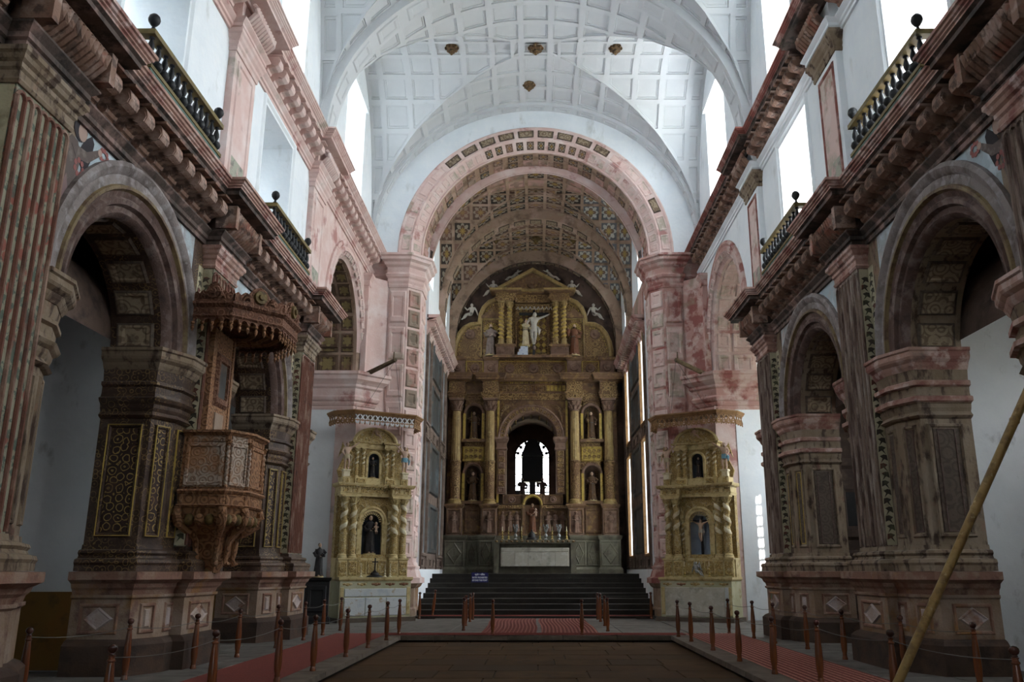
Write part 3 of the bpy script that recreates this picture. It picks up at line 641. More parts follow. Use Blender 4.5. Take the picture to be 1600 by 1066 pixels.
    MB().arch(FS, TC, zc, [(3.02, 6.21), (3.02, 6.13), (2.92, 6.10), (2.84, 6.14), (2.80, 6.10), (2.68, 6.10)]).build('archivolt', pink if L else pinkred, T, True, side=S)
    MB().arch(FS, TC, zc, [(2.68, 6.10), (2.66, 6.15), (2.56, 6.18), (2.50, 6.26), (2.44, 6.32)]).build('inner_archivolt', pink, T, True, side=S)
    MB().arch(FS, TC, zc, [(2.44, 6.32), (2.44, 7.75)]).build('arch_soffit', cofdark if L else pink, T, True, side=S)
    MB().mould([(7.75, 29.14), (6.32, 29.14), (6.2, 29.3)], [(0, 8.1), (0, 9.0)], caps=False).build('arch_jamb', cofdark if L else pink, T, side=S)
    for k in range(13):
        a0 = -.22 + (PI+.22)*k/13 + .012; a1 = -.22 + (PI+.22)*(k+1)/13 - .012
        if a0 < 0:  # straight stilt below the springing
            pass
        qpanel('soffit_panel', arc(FS, TC, zc, 2.438, max(a0, .0), max(a1, .06), 6.92, 7.70), TM, T, d=.06, side=S)
        qpanel('soffit_panel', arc(FS, TC, zc, 2.438, max(a0, .0), max(a1, .06), 6.40, 6.88), TM, T, d=.06 if L else .03, side=S)
    for k in range(20):   # small squares on the face ring
        a0 = PI*k/20+.02; a1 = PI*(k+1)/20-.02
        f = lambda s, t, d, a0=a0, a1=a1: FS(TC+(2.52+.14*t)*math.cos(a0+(a1-a0)*s), zc+(2.52+.14*t)*math.sin(a0+(a1-a0)*s), 6.19-.09*t-d)
        qpanel('ring_panel', f, pinkpanel, T, d=.02, side=S)
    for z0 in (8.22, ):
        qpanel('soffit_panel', lin((7.70, 29.135, z0), (-.78, 0, 0), (0, 0, .72), (0, -1, 0)), TM, T, d=.06, side=S)
        qpanel('soffit_panel', lin((6.88, 29.135, z0), (-.48, 0, 0), (0, 0, .72), (0, -1, 0)), TM, T, d=.06, side=S)
    # far jamb below the impost is plain white
    J = MB().box(6.2, 7.75, 29.15, 30.3, -.1, 8.2).build('transept_jamb', pink, T, side=S)
    MB().box(7.75, 10.6, 29.42, 30.3, -.1, 12.9).build('transept_end_wall', white if not L else chapelw, W, side=S)
    MB().box(6.9, 7.76, 29.13, 29.15, -.1, 7.2).build('white_render', white if not L else chapelw, T, side=S)
    MB().mould([(10.4, 29.42), (7.7, 29.42)], [(0, 7.05), (.06, 7.05), (.10, 7.2), (.10, 7.5), (.16, 7.6), (.22, 7.75), (.22, 7.95), (.3, 8.1), (.3, 8.2), (0, 8.2)]).build('transept_frieze', stone, W, side=S)
    twin = [(25.4, 27.2, 4.4, 8.4)] + ([] if L else [(22.3, 23.4, 5.7, 9.0)])
    wall_holes(MB(), 10.4, .3, 22.1, 29.5, -.1, 12.9, twin).build('transept_back_wall', chapelw, W, side=S)
    portal('daylight_portal', (S*10.75, 26.3, 6.4), (0, math.radians(90)*S, 0), 4.0, 1.8)
    if not L:
        # pierced screen in the transept window: two columns of narrow slots
        q = wall_holes(MB(), 10.5, .012, 22.3, 23.4, 5.7, 9.0, [(22.80, 22.90, 6.35+k*.36, 6.61+k*.36) for k in range(7)] + [(23.00, 23.10, 6.2+k*.36, 6.46+k*.36) for k in range(7)])
        q.build('pierced_screen', greydoor, W, side=S)
    MB().box(7.2, 10.42, 22.0, 22.2, -.1, 12.9).build('transept_near_wall', chapelw, W, side=S)
    MB().box(6.3, 10.7, 22.0, 30.3, 12.65, 12.95).build('transept_roof', chapelw, W, side=S)
    for r in range(3):
        for c2 in range(2):
            qpanel('wall_panel', lin((7.85+c2*1.2, 29.42, 8.35+r*1.35), (1.1, 0, 0), (0, 0, 1.25), (0, -1, 0)), white, W, d=.05, side=S)
    # small pilaster at the corner and the great impost bracket
    cp = MB().mould([(UW, 29.22), (6.02, 29.22), (6.02, 29.78), (UW, 29.78)], [(0, 8.2), (0, 11.5)], caps=False).build('corner_pilaster', pink if L else pinkred, W, side=S)
    MB().mould([(UW, 29.22), (6.02, 29.22), (6.02, 29.78), (UW, 29.78)], [(0, 11.5), (.04, 11.52), (.04, 11.7), (.10, 11.8), (.14, 11.86), (.14, 11.95), (0, 11.95)]).build('capital', pink if L else pinkred, cp, side=S)
    MB().mould([(6.3, 29.2), (5.40, 30.12)], [(0, 0), (0, 11.95)], caps=False).build('diagonal_wall', pink if L else pinkred, W, side=S)
    ip = [(7.78, 29.15), (6.33, 29.15), (5.78, 29.71), (5.9, 30.0)]
    K = [(0, 6.95), (.05, 6.95), (.07, 7.02), (.05, 7.07), (.10, 7.10), (.14, 7.18), (.12, 7.22), (.20, 7.27), (.24, 7.36), (.22, 7.40), (.18, 7.44), (.22, 7.66), (.30, 7.72), (.30, 7.80), (.38, 7.88), (.48, 7.95), (.50, 8.08), (.56, 8.12), (.56, 8.22), (0, 8.22)]
    MB().mould(ip, K).build('impost', pink if L else pinkred, cp, side=S)
    return W

wall_left = build_side(-1)
wall_right = build_side(1)
for S, nm in ((-1, 'wall_left'), (1, 'wall_right')):
    ry = math.radians(90)*S
    # daylight comes through the real openings; portals only guide the sampling
    for (a, b, z0, z1) in ((5.0, 7.0, 8.5, 12.0), (11.1, 13.2, 8.5, 11.95), (17.55, 19.75, 8.5, 11.95), (11.6, 13.8, 13.3, 17.5), (18.0, 20.2, 13.3, 17.6), (25.1, 27.9, 13.3, 17.75)):
        portal('daylight_portal', (S*7.7, (a+b)/2, (z0+z1)/2), (0, math.radians(90)*S, 0), z1-z0, b-a)

# rear wall behind the viewer, roof over the nave, outside ground
wb = structure('wall_back', 'entrance wall behind the viewer')
wall_holes(MB(), -4.4, .4, -10.6, 10.6, -.2, 20.0, [(-1.6, 1.6, 0, 4.6), (-1.6, 1.6, 8.5, 13.0)], 'y').build('masonry', white, wb)
portal('daylight_portal', (0, -4.5, 2.3), (-PI/2, 0, 0), 3.2, 4.6); portal('daylight_portal', (0, -4.5, 10.75), (-PI/2, 0, 0), 3.2, 4.5)
tag(MB().box(-15, -10.9, -8, 46, -.6, 23.0).build('sky_blocker', blocker), 'plain white convent added unseen along the left side to shade its windows', 'light blocker')  # unseen mass added outside to cut the sky light in the left windows
MB().box(-7.7, 7.7, -4.4, 31.6, 19.8, 20.1).build('nave_roof', darkvault, wb)
tag(MB().box(-12, 12, -15, -9.4, -.6, 19.5).build('rear_sun_blocker', blocker), 'plain masonry block added outside behind the viewer to block the sun', 'light blocker')  # unseen mass added to keep the sun out of the rear openings
gm = MB(); gm.add([(-120, -120, -.6), (120, -120, -.6), (120, 160, -.6), (-120, 160, -.6)], [(0, 1, 2, 3)])
tag(gm.build('ground', groundm), None, None, None, 'structure')

# ------------------------------------------------------------------ chancel arch wall
wa = structure('wall_chancel_arch', 'cross wall with the great pink chancel arch')
ZA = 13.2
WA = MB()
spandrel(WA, lambda h, z, d: (h, d, z), 30.3, 31.6, -6.2, 6.2, 0, 19.9, 0, ZA, 4.95, n=40)
WA.build('wall_face', white, wa)
MB().arch(FX, 0, ZA, [(5.22, 30.31), (5.22, 30.22), (5.16, 30.18), (5.10, 30.22), (4.74, 30.22), (4.70, 30.18), (4.66, 30.22)], -.06, PI+.06, n=48).build('arch_face', pink, wa, True)
MB().arch(FX, 0, ZA, [(4.66, 30.22), (4.36, 30.56), (4.32, 30.52), (4.29, 30.58)], -.06, PI+.06, n=48).build('arch_splay', pink, wa, True)
MB().arch(FX, 0, ZA, [(4.29, 30.58), (4.29, 31.7)], -.06, PI+.06, n=48).build('arch_soffit', cofdark, wa, True)
NP = 20
for k in range(NP):
    a0 = PI*k/NP+.014; a1 = PI*(k+1)/NP-.014
    mid = abs(k-(NP-1)/2) < 4.2
    f = lambda s, t, d, a0=a0, a1=a1: FX((4.78+.30*t)*math.cos(a0+(a1-a0)*s), ZA+(4.78+.30*t)*math.sin(a0+(a1-a0)*s), 30.22-d)
    qpanel('ring_panel', f, soffitp if mid or k % 6 == 2 else pinkpanel, wa, d=.03, ins=(.015, .05, .12, .15))
NP = 34
for k in range(NP):
    a0 = PI*k/NP+.014; a1 = PI*(k+1)/NP-.014
    f = lambda s, t, d, a0=a0, a1=a1: FX((4.63-.24*t-.05*d)*math.cos(a0+(a1-a0)*s), ZA+(4.63-.24*t-.5*d)*math.sin(a0+(a1-a0)*s), 30.25+.27*t-d*.6)
    qpanel('splay_panel', f, cofpan if abs(k-16.5) < 5 else pinkpanel, wa, d=.03, ins=(.02, .07, .14, .18))
NP = 22
for k in range(NP):
    a0 = PI*k/NP+.02; a1 = PI*(k+1)/NP-.02
    qpanel('soffit_panel', arc(FX, 0, ZA, 4.288, a0, a1, 30.62, 31.10), cofpink if abs(k-10.5) > 4.5 else cofpan, wa, d=.04)
    qpanel('soffit_panel', arc(FX, 0, ZA, 4.288, a0, a1, 31.16, 31.66), cofpink if (k*7) % 5 < 3 else cofpan, wa, d=.04)
for S in (-1, 1):
    pm, ppm = (pink, pinkpanel) if S < 0 else (pinkred, pinkpanel)
    pth = [(6.2, 30.3), (5.42, 30.3), (5.42, 30.05), (4.74, 30.05), (4.28, 30.52), (4.28, 31.7)]
    P = MB().mould(pth, [(0, 0), (0, 12.1)], caps=False).build('chancel_pier', pm, wa, side=S)
    MB().mould(pth, [(0, 11.72), (.04, 11.72), (.06, 11.80), (.04, 11.86), (.07, 11.95), (.07, 12.05), (.13, 12.12), (.15, 12.20), (.10, 12.24), (.08, 12.30), (.10, 12.48), (.18, 12.56), (.22, 12.66), (.32, 12.74), (.34, 12.84), (.40, 12.88), (.40, 12.96), (0, 12.96)]).build('capital', pm, P, side=S)
    MB().mould(pth, [(0, 1.15), (.30, 1.15), (.30, 1.32), (.18, 1.36), (.10, 1.6), (.13, 1.7), (.05, 1.75), (.03, 1.85), (0, 1.85)]).build('base_moulding', pm, P, side=S)
    MB().mould(pth, [(0, 0), (.16, 0), (.16, .3), (.10, .36), (.10, .98), (.18, 1.04), (.24, 1.15), (0, 1.15)]).build('pedestal', pedst, P, side=S)
    for k in range(7):
        z0 = 1.95 + k*1.39
        qpanel('pier_panel', lin((5.40, 30.05, z0), (-.64, 0, 0), (0, 0, 1.36), (0, -1, 0)), ppm if k % 3 else pm, P, d=.05, side=S)
    e = Vector((-.46, .47, 0)); nn = Vector((-.47, -.46, 0)).normalized()
    for k in range(13):
        z0 = 1.95 + k*.749
        o = Vector((4.74, 30.05, z0))
        qpanel('chamfer_panel', lin(o+e*.06, e*.88, (0, 0, .72), nn), (cofpink if k > 6 else ppm) if S < 0 else ppm, P, d=.05, ins=(.04, .10, .24, .30), side=S)
    for k in range(9):
        z0 = 1.95 + k*1.08
        qpanel('reveal_panel', lin((4.28, 30.62, z0), (0, .9, 0), (0, 0, 1.02), (-1, 0, 0)), ppm, P, d=.05, side=S)

# ------------------------------------------------------------------ vaults
def groin(name, a, y0, y1, zs, h, pitch, rec, fm, pm_fn, parent, panels=True, margin=.11):
    yc = (y0+y1)/2; b = (y1-y0)/2
    el = lambda q: math.sqrt(max(0., 1-q*q))
    f = lambda x, y: el(x/a) - el((y-yc)/b)
    def clip(poly, sgn, fxy):
        out = []; n = len(poly)
        for i in range(n):
            p, q = poly[i], poly[(i+1) % n]; fp, fq = sgn*fxy(p), sgn*fxy(q)
            if fp >= 0: out.append(p)
            if (fp >= 0) != (fq >= 0):
                t = fp/(fp-fq); 
                lo, hi = 0., 1.
                for _ in range(14):
                    m_ = (lo+hi)/2; v = sgn*fxy((p[0]+(q[0]-p[0])*m_, p[1]+(q[1]-p[1])*m_))
                    if (v >= 0) == (fp >= 0): lo = m_
                    else: hi = m_
                out.append((p[0]+(q[0]-p[0])*lo, p[1]+(q[1]-p[1])*lo))
        return out
    frame = MB(); cells = []
    def grid(lo, hi, p, centre):
        n0 = math.ceil((centre-lo)/p-.5); k = [centre+(i-.5)*p for i in range(-n0, n0+2)]
        k = [min(max(q, lo), hi) for q in k]; r = [k[0]]
        for q in k[1:]:
            if q-r[-1] > 1e-3: r.append(q)
        if len(r) > 2 and r[1]-r[0] < .3*p: r.pop(1)
        if len(r) > 2 and r[-1]-r[-2] < .3*p: r.pop(-2)
        return r
    def outline(u0, u1, v0, v1, k=3):
        P = []
        for (p, q), (r, s) in (((u0, v0), (u1, v0)), ((u1, v0), (u1, v1)), ((u1, v1), (u0, v1)), ((u0, v1), (u0, v0))):
            for i in range(k): P.append((p+(r-p)*i/k, q+(s-q)*i/k))
        return P
    mainp = lambda p, d: (p[0] and (a+d)*math.sin(p[0]) or (a+d)*math.sin(p[0]), p[1], zs+(h+d)*math.cos(p[0]))
    latp = lambda p, d: (p[0], yc+(b+d)*math.sin(p[1]), zs+(h+d)*math.cos(p[1]))
    jobs = []
    us = grid(-PI/2, PI/2, pitch/a, 0); vs_ = grid(y0, y1, pitch*.98, yc)
    for i in range(len(us)-1):
        for j in range(len(vs_)-1):
            jobs.append((clip(outline(us[i], us[i+1], vs_[j], vs_[j+1]), 1, lambda p: f(a*math.sin(p[0]), p[1])), mainp, (us[i], us[i+1], vs_[j], vs_[j+1]), (a, 1)))
    us = grid(-a, a, pitch, 0); vs_ = grid(-PI/2, PI/2, pitch*1.05/((b+h)/2), 0)
    for i in range(len(us)-1):
        for j in range(len(vs_)-1):
            jobs.append((clip(outline(us[i], us[i+1], vs_[j], vs_[j+1]), -1, lambda p: f(p[0], yc+b*math.sin(p[1]))), latp, (us[i], us[i+1], vs_[j], vs_[j+1]), (1, (b+h)/2)))
    for P, fn, (u0, u1, v0, v1), (su, sv) in jobs:
        if len(P) < 3: continue
        ar = abs(sum(P[i][0]*P[(i+1) % len(P)][1]-P[(i+1) % len(P)][0]*P[i][1] for i in range(len(P))))/2*su*sv
        if ar < 1e-4: continue
        n = len(P)
        if ar < .10*pitch*pitch or not panels:
            frame.add([fn(p, 0) for p in P], [tuple(range(n))]); continue
        cx = sum(p[0] for p in P)/n; cy = sum(p[1] for p in P)/n
        # inset by a constant width: shrink each axis
        wu = max(abs(p[0]-cx) for p in P)*su; wv = max(abs(p[1]-cy) for p in P)*sv
        ku = max(.35, 1-margin/max(wu, .01)); kv = max(.35, 1-margin/max(wv, .01))
        sh = lambda k1, k2: [(cx+(p[0]-cx)*k1, cy+(p[1]-cy)*k2) for p in P]
        Q = sh(ku, kv)
        frame.add([fn(p, 0) for p in P] + [fn(p, 0) for p in Q] + [fn(p, rec) for p in Q], [(i, (i+1) % n, n+(i+1) % n, n+i) for i in range(n)] + [(n+i, n+(i+1) % n, 2*n+(i+1) % n, 2*n+i) for i in range(n)])
        pb = MB(); uvs = []
        for k, dd in ((1.0, rec*1.0), (.985, rec*.55), (.86, rec*.55), (.82, rec*.95)):
            for p in sh(ku*k, kv*k):
                pb.v.append(tuple(fn(p, dd))); uvs.append(((p[0]-u0)/(u1-u0), (p[1]-v0)/(v1-v0)))
        pb.f = [[r*n+i, r*n+(i+1) % n, (r+1)*n+(i+1) % n, (r+1)*n+i] for r in range(3) for i in range(n)] + [[3*n+i for i in range(n)]]
        pb.m = [0]*len(pb.f)
        cen = fn((cx, cy), 0)
        pb.build('coffer_panel', pm_fn(cen), parent, uv=uvs)
    # backing so that no light leaks
    return frame.build(name, fm, parent)

ceil = structure('ceiling', 'white coffered groin vault over the nave')
groin('vault_grid', 6.2, 22.75, 29.85, 13.6, 5.7, 1.03, .065, vaultw, lambda c: vaultp, ceil)
groin('vault_grid', 6.2, 16.5, 21.85, 13.6, 5.7, 1.03, .065, vaultw, lambda c: vaultp, ceil, panels=True)
groin('vault_grid', 6.2, 10.1, 15.6, 13.6, 5.7, 1.2, .065, vaultw, lambda c: vaultp, ceil, panels=False)
vb = MB()
for k in range(24):
    t0, t1 = -PI/2+PI*k/24, -PI/2+PI*(k+1)/24
    vb.add([(6.2*math.sin(t0), -4, 13.6+5.7*math.cos(t0)), (6.2*math.sin(t1), -4, 13.6+5.7*math.cos(t1)), (6.2*math.sin(t1), 10.1, 13.6+5.7*math.cos(t1)), (6.2*math.sin(t0), 10.1, 13.6+5.7*math.cos(t0))], [(0, 1, 2, 3)])
vb.build('plain_vault', vaultw, ceil)
def rib(y0, y1, a, zs, h, dp, fm, pm_, parent, npan, foot, panel_w=.7):
    """transverse rib: soffit band with panels, hanging dp below the vault"""
    mb = MB(); n = 40; prof = [(-.25, y0), (dp, y0), (dp, y1), (-.25, y1)]; k = 4; vs = []
    pt = lambda t, d, y: ((a-d)*math.sin(t), y, zs+(h-d)*math.cos(t))
    for i in range(n+1):
        t = -PI/2+PI*i/n
        for d, y in prof: vs.append(pt(t, d, y))
    mb.add(vs, [(i*k+j, (i+1)*k+j, (i+1)*k+j+1, i*k+j+1) for i in range(n) for j in range(3)])
    for s in (-1, 1):
        if zs > foot: mb.box(min(s*(a-dp), s*a), max(s*(a-dp), s*a), y0, y1, foot, zs)
    o = mb.build('transverse_rib', fm, parent, True)
    for i in range(npan):
        t0 = -PI/2+PI*i/npan+.02; t1 = -PI/2+PI*(i+1)/npan-.02
        yy = (y0+y1)/2; w = (y1-y0)*panel_w/2
        qpanel('rib_panel', lambda s, t, d: pt(t0+(t1-t0)*s, dp+d-.002, yy-w+2*w*t), pm_, o, d=.035)
    return o
rib(21.85, 22.75, 6.2, 13.6, 5.7, .24, vaultw, vaultp, ceil, 15, 13.1)
rib(15.6, 16.5, 6.2, 13.6, 5.7, .24, vaultw, vaultp, ceil, 15, 13.1)
rib(29.85, 30.3, 6.2, 13.6, 5.7, .12, vaultw, vaultp, ceil, 19, 13.1, .62)

chc = structure('ceiling_chancel', 'painted coffered vault over the chancel')
pal = lambda c: cofpale if (c[0] > 2.3) else (cofpink if (c[1] < 33.0 and abs(c[0]) < 2.6 and (int(c[0]*3+c[1]*5) % 3)) else cofpan)
groin('vault_grid', 4.2, 31.65, 35.35, 12.4, 4.8, .80, .06, cofdark, pal, chc, margin=.07)
groin('vault_grid', 4.2, 36.05, 40.3, 12.4, 4.55, .80, .06, cofdark, pal, chc, margin=.07)
rib(35.35, 36.05, 4.2, 12.4, 4.60, .24, cofdark, soffitp, chc, 17, 11.4)
ab = MB(); vs = []
for k in range(49):
    t = -PI/2+PI*k/48
    vs += [(4.15*math.sin(t), 31.68, 12.4+4.75*math.cos(t)), (4.31*math.sin(t), 31.68, ZA+4.31*math.cos(t))]
ab.add(vs, [(2*k, 2*k+1, 2*k+3, 2*k+2) for k in range(48)]); ab.build('vault_fillet', pink, chc)
rib(39.9, 40.4, 4.2, 12.4, 4.35, .30, cofdark, soffitp, chc, 17, 11.4)

# ------------------------------------------------------------------ chancel walls
for S in (-1, 1):
    L = S < 0
    W = structure('wall_chancel_left' if L else 'wall_chancel_right', 'chancel side wall with panelling, paintings and tall windows')
    tall = [(31.9, 33.05, 2.2, 6.4), (37.1, 38.5, 2.2, 6.4), (31.9, 33.05, 7.1, 10.65), (37.1, 38.5, 7.1, 10.65)]
    top = [(31.9, 33.2, 12.6, 14.9), (37.2, 38.4, 12.6, 14.9)]
    wall_holes(MB(), 4.2, .4, 31.6, 46.5, 0, 17.6, tall + top).build('masonry', white, W, side=S)
    wall_holes(MB(), 4.185, .02, 31.62, 40.4, 1.62, 11.0, tall).build('panelling', panelw, W, side=S)
    if not L: MB().box(4.6, 6.6, 35.8, 36.6, -.6, 17.5).build('chancel_sun_blocker', blocker, W, side=S)  # unseen mass added to keep direct sun out of the far chancel windows
    MB().box(4.17, 4.2, 31.6, 40.4, -.1, 1.62).build('white_base', white, W, side=S)
    MB().box(4.15, 4.2, 31.6, 40.4, 11.0, 12.4).build('upper_plaster', white if L else cofpink, W, side=S)
    for a, b, z0, z1 in tall:
        MB().frame((4.2, a-.14, z0-.14), (0, 1, 0), (0, 0, 1), (-1, 0, 0), b-a+.28, z1-z0+.28, .16, .10).build('window_frame', panelw if L else canopyw, W, side=S)
        if L: MB().box(4.5, 4.55, a, b, z0, z1).build('closed_shutter', paint1, W, side=S)
        else: portal('daylight_portal', (S*4.7, (a+b)/2, (z0+z1)/2), (0, math.radians(90)*S, 0), z1-z0, b-a)
    for a, b, z0, z1 in top:
        portal('daylight_portal', (S*4.7, (a+b)/2, (z0+z1)/2), (0, math.radians(90)*S, 0), z1-z0, b-a)
    for z0, z1 in ((2.2, 4.15), (4.5, 6.5), (7.1, 8.8), (9.05, 10.65)):
        qpanel('framed_painting', lin((4.2, 33.6, z0), (0, 2.9, 0), (0, 0, z1-z0), (-1, 0, 0)), paint1, W, d=.09, ins=(.0, .03, .09, .11), deep=.2, side=S)
    for z0, z1 in ((6.55, 7.0), (1.66, 2.05)):
        for k in range(7):
            qpanel('carved_panel', lin((4.2, 31.75+k*1.22, z0), (0, 1.15, 0), (0, 0, z1-z0), (-1, 0, 0)), panelw, W, d=.05, side=S)
    for y in (31.72, 33.25, 36.7, 38.75):
        MB().box(4.13, 4.2, y, y+.14, 1.62, 11.0).build('panelling_stile', panelw, W, side=S)
    pth = [(4.2, 31.6), (4.2, 40.0)]
    a_p, b_p, c_p = entabl(10.35, .72, .75)
    E_ = MB().mould(pth, a_p).build('cornice', pink if L else pinkred, W, side=S)
    MB().mould(pth, b_p).build('cornice_soffit', pink if L else pinkred, E_, side=S)
    MB().mould(pth, c_p).build('cornice_edge', pink if L else pinkred, E_, side=S)
    o0 = console_mesh(S, .30, .30, .17); o0.data.materials[0] = pink if L else pinkred; o0.parent = E_
    for k in range(22):
        o = o0 if k == 0 else o0.copy()
        if k: C.objects.link(o); o.parent = E_
        o.location = (S*4.18, 31.8+k*.37, 10.57)
MB_ = MB().box(-5.1, 5.1, 31.6, 47, 17.5, 17.8)
we = structure('wall_chancel_end', 'end wall behind the reredos')
MB_.build('chancel_roof', darkvault, we)
# ------------------------------------------------------------------ floors
fl = structure('floor', 'sunken nave floor of worn brown slabs')
MB().box(-3.5, 3.5, -4, 22.5, -.4, -.165).build('bedding', joint, fl)
rr = random.Random(5); y = 6.0; row = 0; proto_fs = {}
while y < 22.25:
    d = min(.86 + rr.random()*.25, 22.35-y); x = -3.42
    while x < 3.4:
        w = min(.75 + rr.random()*.85, 3.42-x)
        if 3.42-x-w < .35: w = 3.42-x
        if y > 9.2 or True:
            o = MB().plate((x+.006, y+.006, -.17), (1, 0, 0), (0, 1, 0), (0, 0, 1), w-.012, d-.012, .02+rr.random()*.006, .008).build('floor_stone', floorst, fl)
        x += w
    y += d
MB().box(-3.42, 3.42, -4, 6.0, -.17, -.148).build('floor_stone', floorst, fl)
pf = structure('floor_aisle', 'raised paving along the side walls')
for S in (-1, 1):
    MB().box(3.52, 10.4, -4, 22.35, -.4, -.085).build('paving_base', joint, pf, side=S)
    # paving slabs of the aisle
    yy = 4.0
    while yy < 30.2:
        xx = 4.0
        dd = 1.1
        while xx < 7.4:
            w = .9 + rr.random()*.5
            if yy > 7:
                MB().plate((xx+.006, yy+.006, -.02), (1, 0, 0), (0, 1, 0), (0, 0, 1), w-.012, dd-.012, .02+rr.random()*.004, .006).build('paving_stone', platst, pf, side=S)
            xx += w
        yy += dd
    MB().box(3.36, 10.4, -4, 31.2, -.085, -.019).build('paving_bed', platst, pf, side=S)
    yy = 7.0
    while yy < 22.3:    # kerb stones
        MB().plate((3.34, yy+.006, -.085), (.0, 1, 0), (1, 0, 0), (0, 0, 1), 1.488, .62, .088, .012).build('kerb_stone', kerbst, pf, side=S); yy += 1.5
MB().box(-3.5, 3.5, 22.4, 31.2, -.4, -.085).build('paving_base', joint, pf)
MB().box(-3.4, 3.4, 22.95, 31.2, -.085, -.019).build('paving_bed', platst, pf)
for k in range(5):
    MB().plate((-3.36+k*1.344+.005, 22.28, -.10), (1, 0, 0), (0, 1, 0), (0, 0, 1), 1.334, .7, .098, .012).build('kerb_stone', kerbst, pf)
for yy in range(7):
    for k in range(6):
        MB().plate((-3.4+k*1.133+.006, 23.0+yy*1.16, -.02), (1, 0, 0), (0, 1, 0), (0, 0, 1), 1.12, 1.148, .02+rr.random()*.004, .006).build('paving_stone', platst, pf)
for k in range(11):   # little bearers in the shadow gap under the edge
    MB().box(-3.3+k*.65, -3.18+k*.65, 22.33, 22.5, -.165, -.10).build('bearer', joint, pf)
st = structure('floor_chancel', 'dark stone steps up to the high altar')
for k in range(8):
    z = .07+.172*(k+1); y0 = 31.0+k*.66
    MB().box(-4.17, 4.17, y0, y0+.72 if k < 7 else 46.5, z-.172, z-.0).build('step', stepst, st)
    MB().box(-4.16, 4.16, y0-.03, y0+.12, z-.045, z+.004).build('step_nosing', stepst, st)
MB().box(-4.25, 4.25, 30.35, 31.02, -.05, .07).build('step', stepst, st)

# ------------------------------------------------------------------ ribbed carpets
def carpet(name, label, x0, x1, y0, y1, z, along='y', rib=.055, skew=None):
    mb = MB()
    lo, hi = (x0, x1) if along == 'y' else (y0, y1)
    n = int((hi-lo)/rib); L0, L1 = (y0, y1) if along == 'y' else (x0, x1)
    m = 10
    vs = []
    for j in range(m+1):
        t = L0+(L1-L0)*j/m
        for k in range(2*n+1):
            s = lo+(hi-lo)*k/(2*n); hgt = z+.006+(.012 if k % 2 else 0)
            if skew: s += skew((t-L0)/(L1-L0), (k/(2.*n)))
            vs.append((s, t, hgt) if along == 'y' else (t, s, hgt))
    w = 2*n+1
    fs = [(j*w+k, j*w+k+1, (j+1)*w+k+1, (j+1)*w+k) for j in range(m) for k in range(w-1)]
    b = len(vs)
    mb.add(vs, fs)
    mb.m = [1 if (k % 4) in (0,) and along == 'y' else 0 for j in range(m) for k in range(w-1)]
    mb.box(min(x0, x1)+.01, max(x0, x1)-.01, y0+.01, y1-.01, z, z+.005)
    o = mb.build(name, [carpetm, carpetl])
    return tag(o, label, 'carpet', 'red coir runners on the floor')
carpet('carpet', 'long red ribbed runner along the left row of wooden posts', -5.1, -3.78, 5.0, 22.95, .008)
carpet('carpet', 'long red ribbed runner along the right row of wooden posts', 3.8, 5.15, 5.0, 22.95, .008)
carpet('carpet', 'narrow red runner lying crosswise along the edge of the sunken floor', -3.75, 3.75, 22.42, 23.05, .01, along='x')
sk = lambda t, s: .045*math.sin(t*6.0)*(.4+t)
carpet('carpet', 'left half of the red striped matting leading to the altar steps', -1.42, .02, 23.15, 30.0, .008, rib=.05, skew=sk)
carpet('carpet', 'right half of the red striped matting leading to the altar steps', .14, 1.62, 23.15, 30.0, .008, rib=.05, skew=sk)
carpet('carpet', 'thin red runner lying at the foot of the altar steps', -4.0, 4.0, 30.4, 30.95, .072, along='x')

# ------------------------------------------------------------------ turned posts with cords
def bollard():
    root = empty('bollard')
    pr = [(.048, 0), (.05, .02), (.043, .05), (.036, .07), (.042, .085), (.036, .105), (.050, .17), (.056, .27), (.053, .42), (.043, .58), (.034, .68), (.031, .70), (.042, .71), (.042, .722), (.031, .732), (.029, .75), (.036, .757), (.036, .766)]
    MB().lathe(0, 0, pr, 14).build('shaft', bollardm, root, True)
    kb = [(.022, .765), (.030, .772), (.024, .785), (.040, .80), (.048, .822), (.044, .845), (.028, .862), (.008, .868), (0, .868)]
    MB().lathe(0, 0, kb, 14).build('knob', bolldark, root, True)
    return root
pb = bollard(); first = True
def post(x, y, label, z=0, tilt=0, h=1.0):
    global first
    o = pb if first else copy_tree(pb)
    first = False
    o.location = (x, y, z); o.rotation_euler = (0, tilt, 0); o.scale = (h, h, h)
    return tag(o, label, 'post', 'turned wooden barrier posts')
ORD = ['nearest', 'second nearest', 'third nearest', 'fourth nearest', 'fifth nearest', 'sixth nearest', 'seventh nearest', 'eighth nearest', 'ninth nearest']
rows = [
 ('inner row at the left runner', [(-4.09, 8.74), (-3.86, 10.87), (-3.75, 13.21), (-3.58, 14.6), (-3.55, 16.92), (-3.50, 18.84), (-3.46, 20.88), (-3.44, 22.60)]),
 ('outer row by the left wall', [(-6.39, 11.36), (-6.05, 13.4), (-5.62, 14.9), (-5.56, 16.85), (-5.42, 18.84), (-5.38, 20.88), (-5.33, 22.51), (-5.26, 24.17)]),
 ('inner row at the right runner', [(4.51, 8.53), (4.28, 10.87), (4.10, 13.11), (3.72, 14.16), (3.62, 16.1), (3.58, 18.25), (3.54, 20.51), (3.48, 21.95)]),
 ('outer row by the right wall', [(6.07, 12.47), (5.86, 14.42), (5.60, 16.4), (5.58, 18.54), (5.30, 19.98), (5.20, 21.46), (4.95, 23.0)]),
 ('left side of the central matting', [(-1.94, 24.17), (-2.05, 26.3), (-2.08, 28.36), (-2.08, 29.6)]),
 ('right side of the central matting', [(1.92, 23.92), (2.02, 26.2), (2.05, 28.36), (2.05, 29.6)]),
]
ropes = []
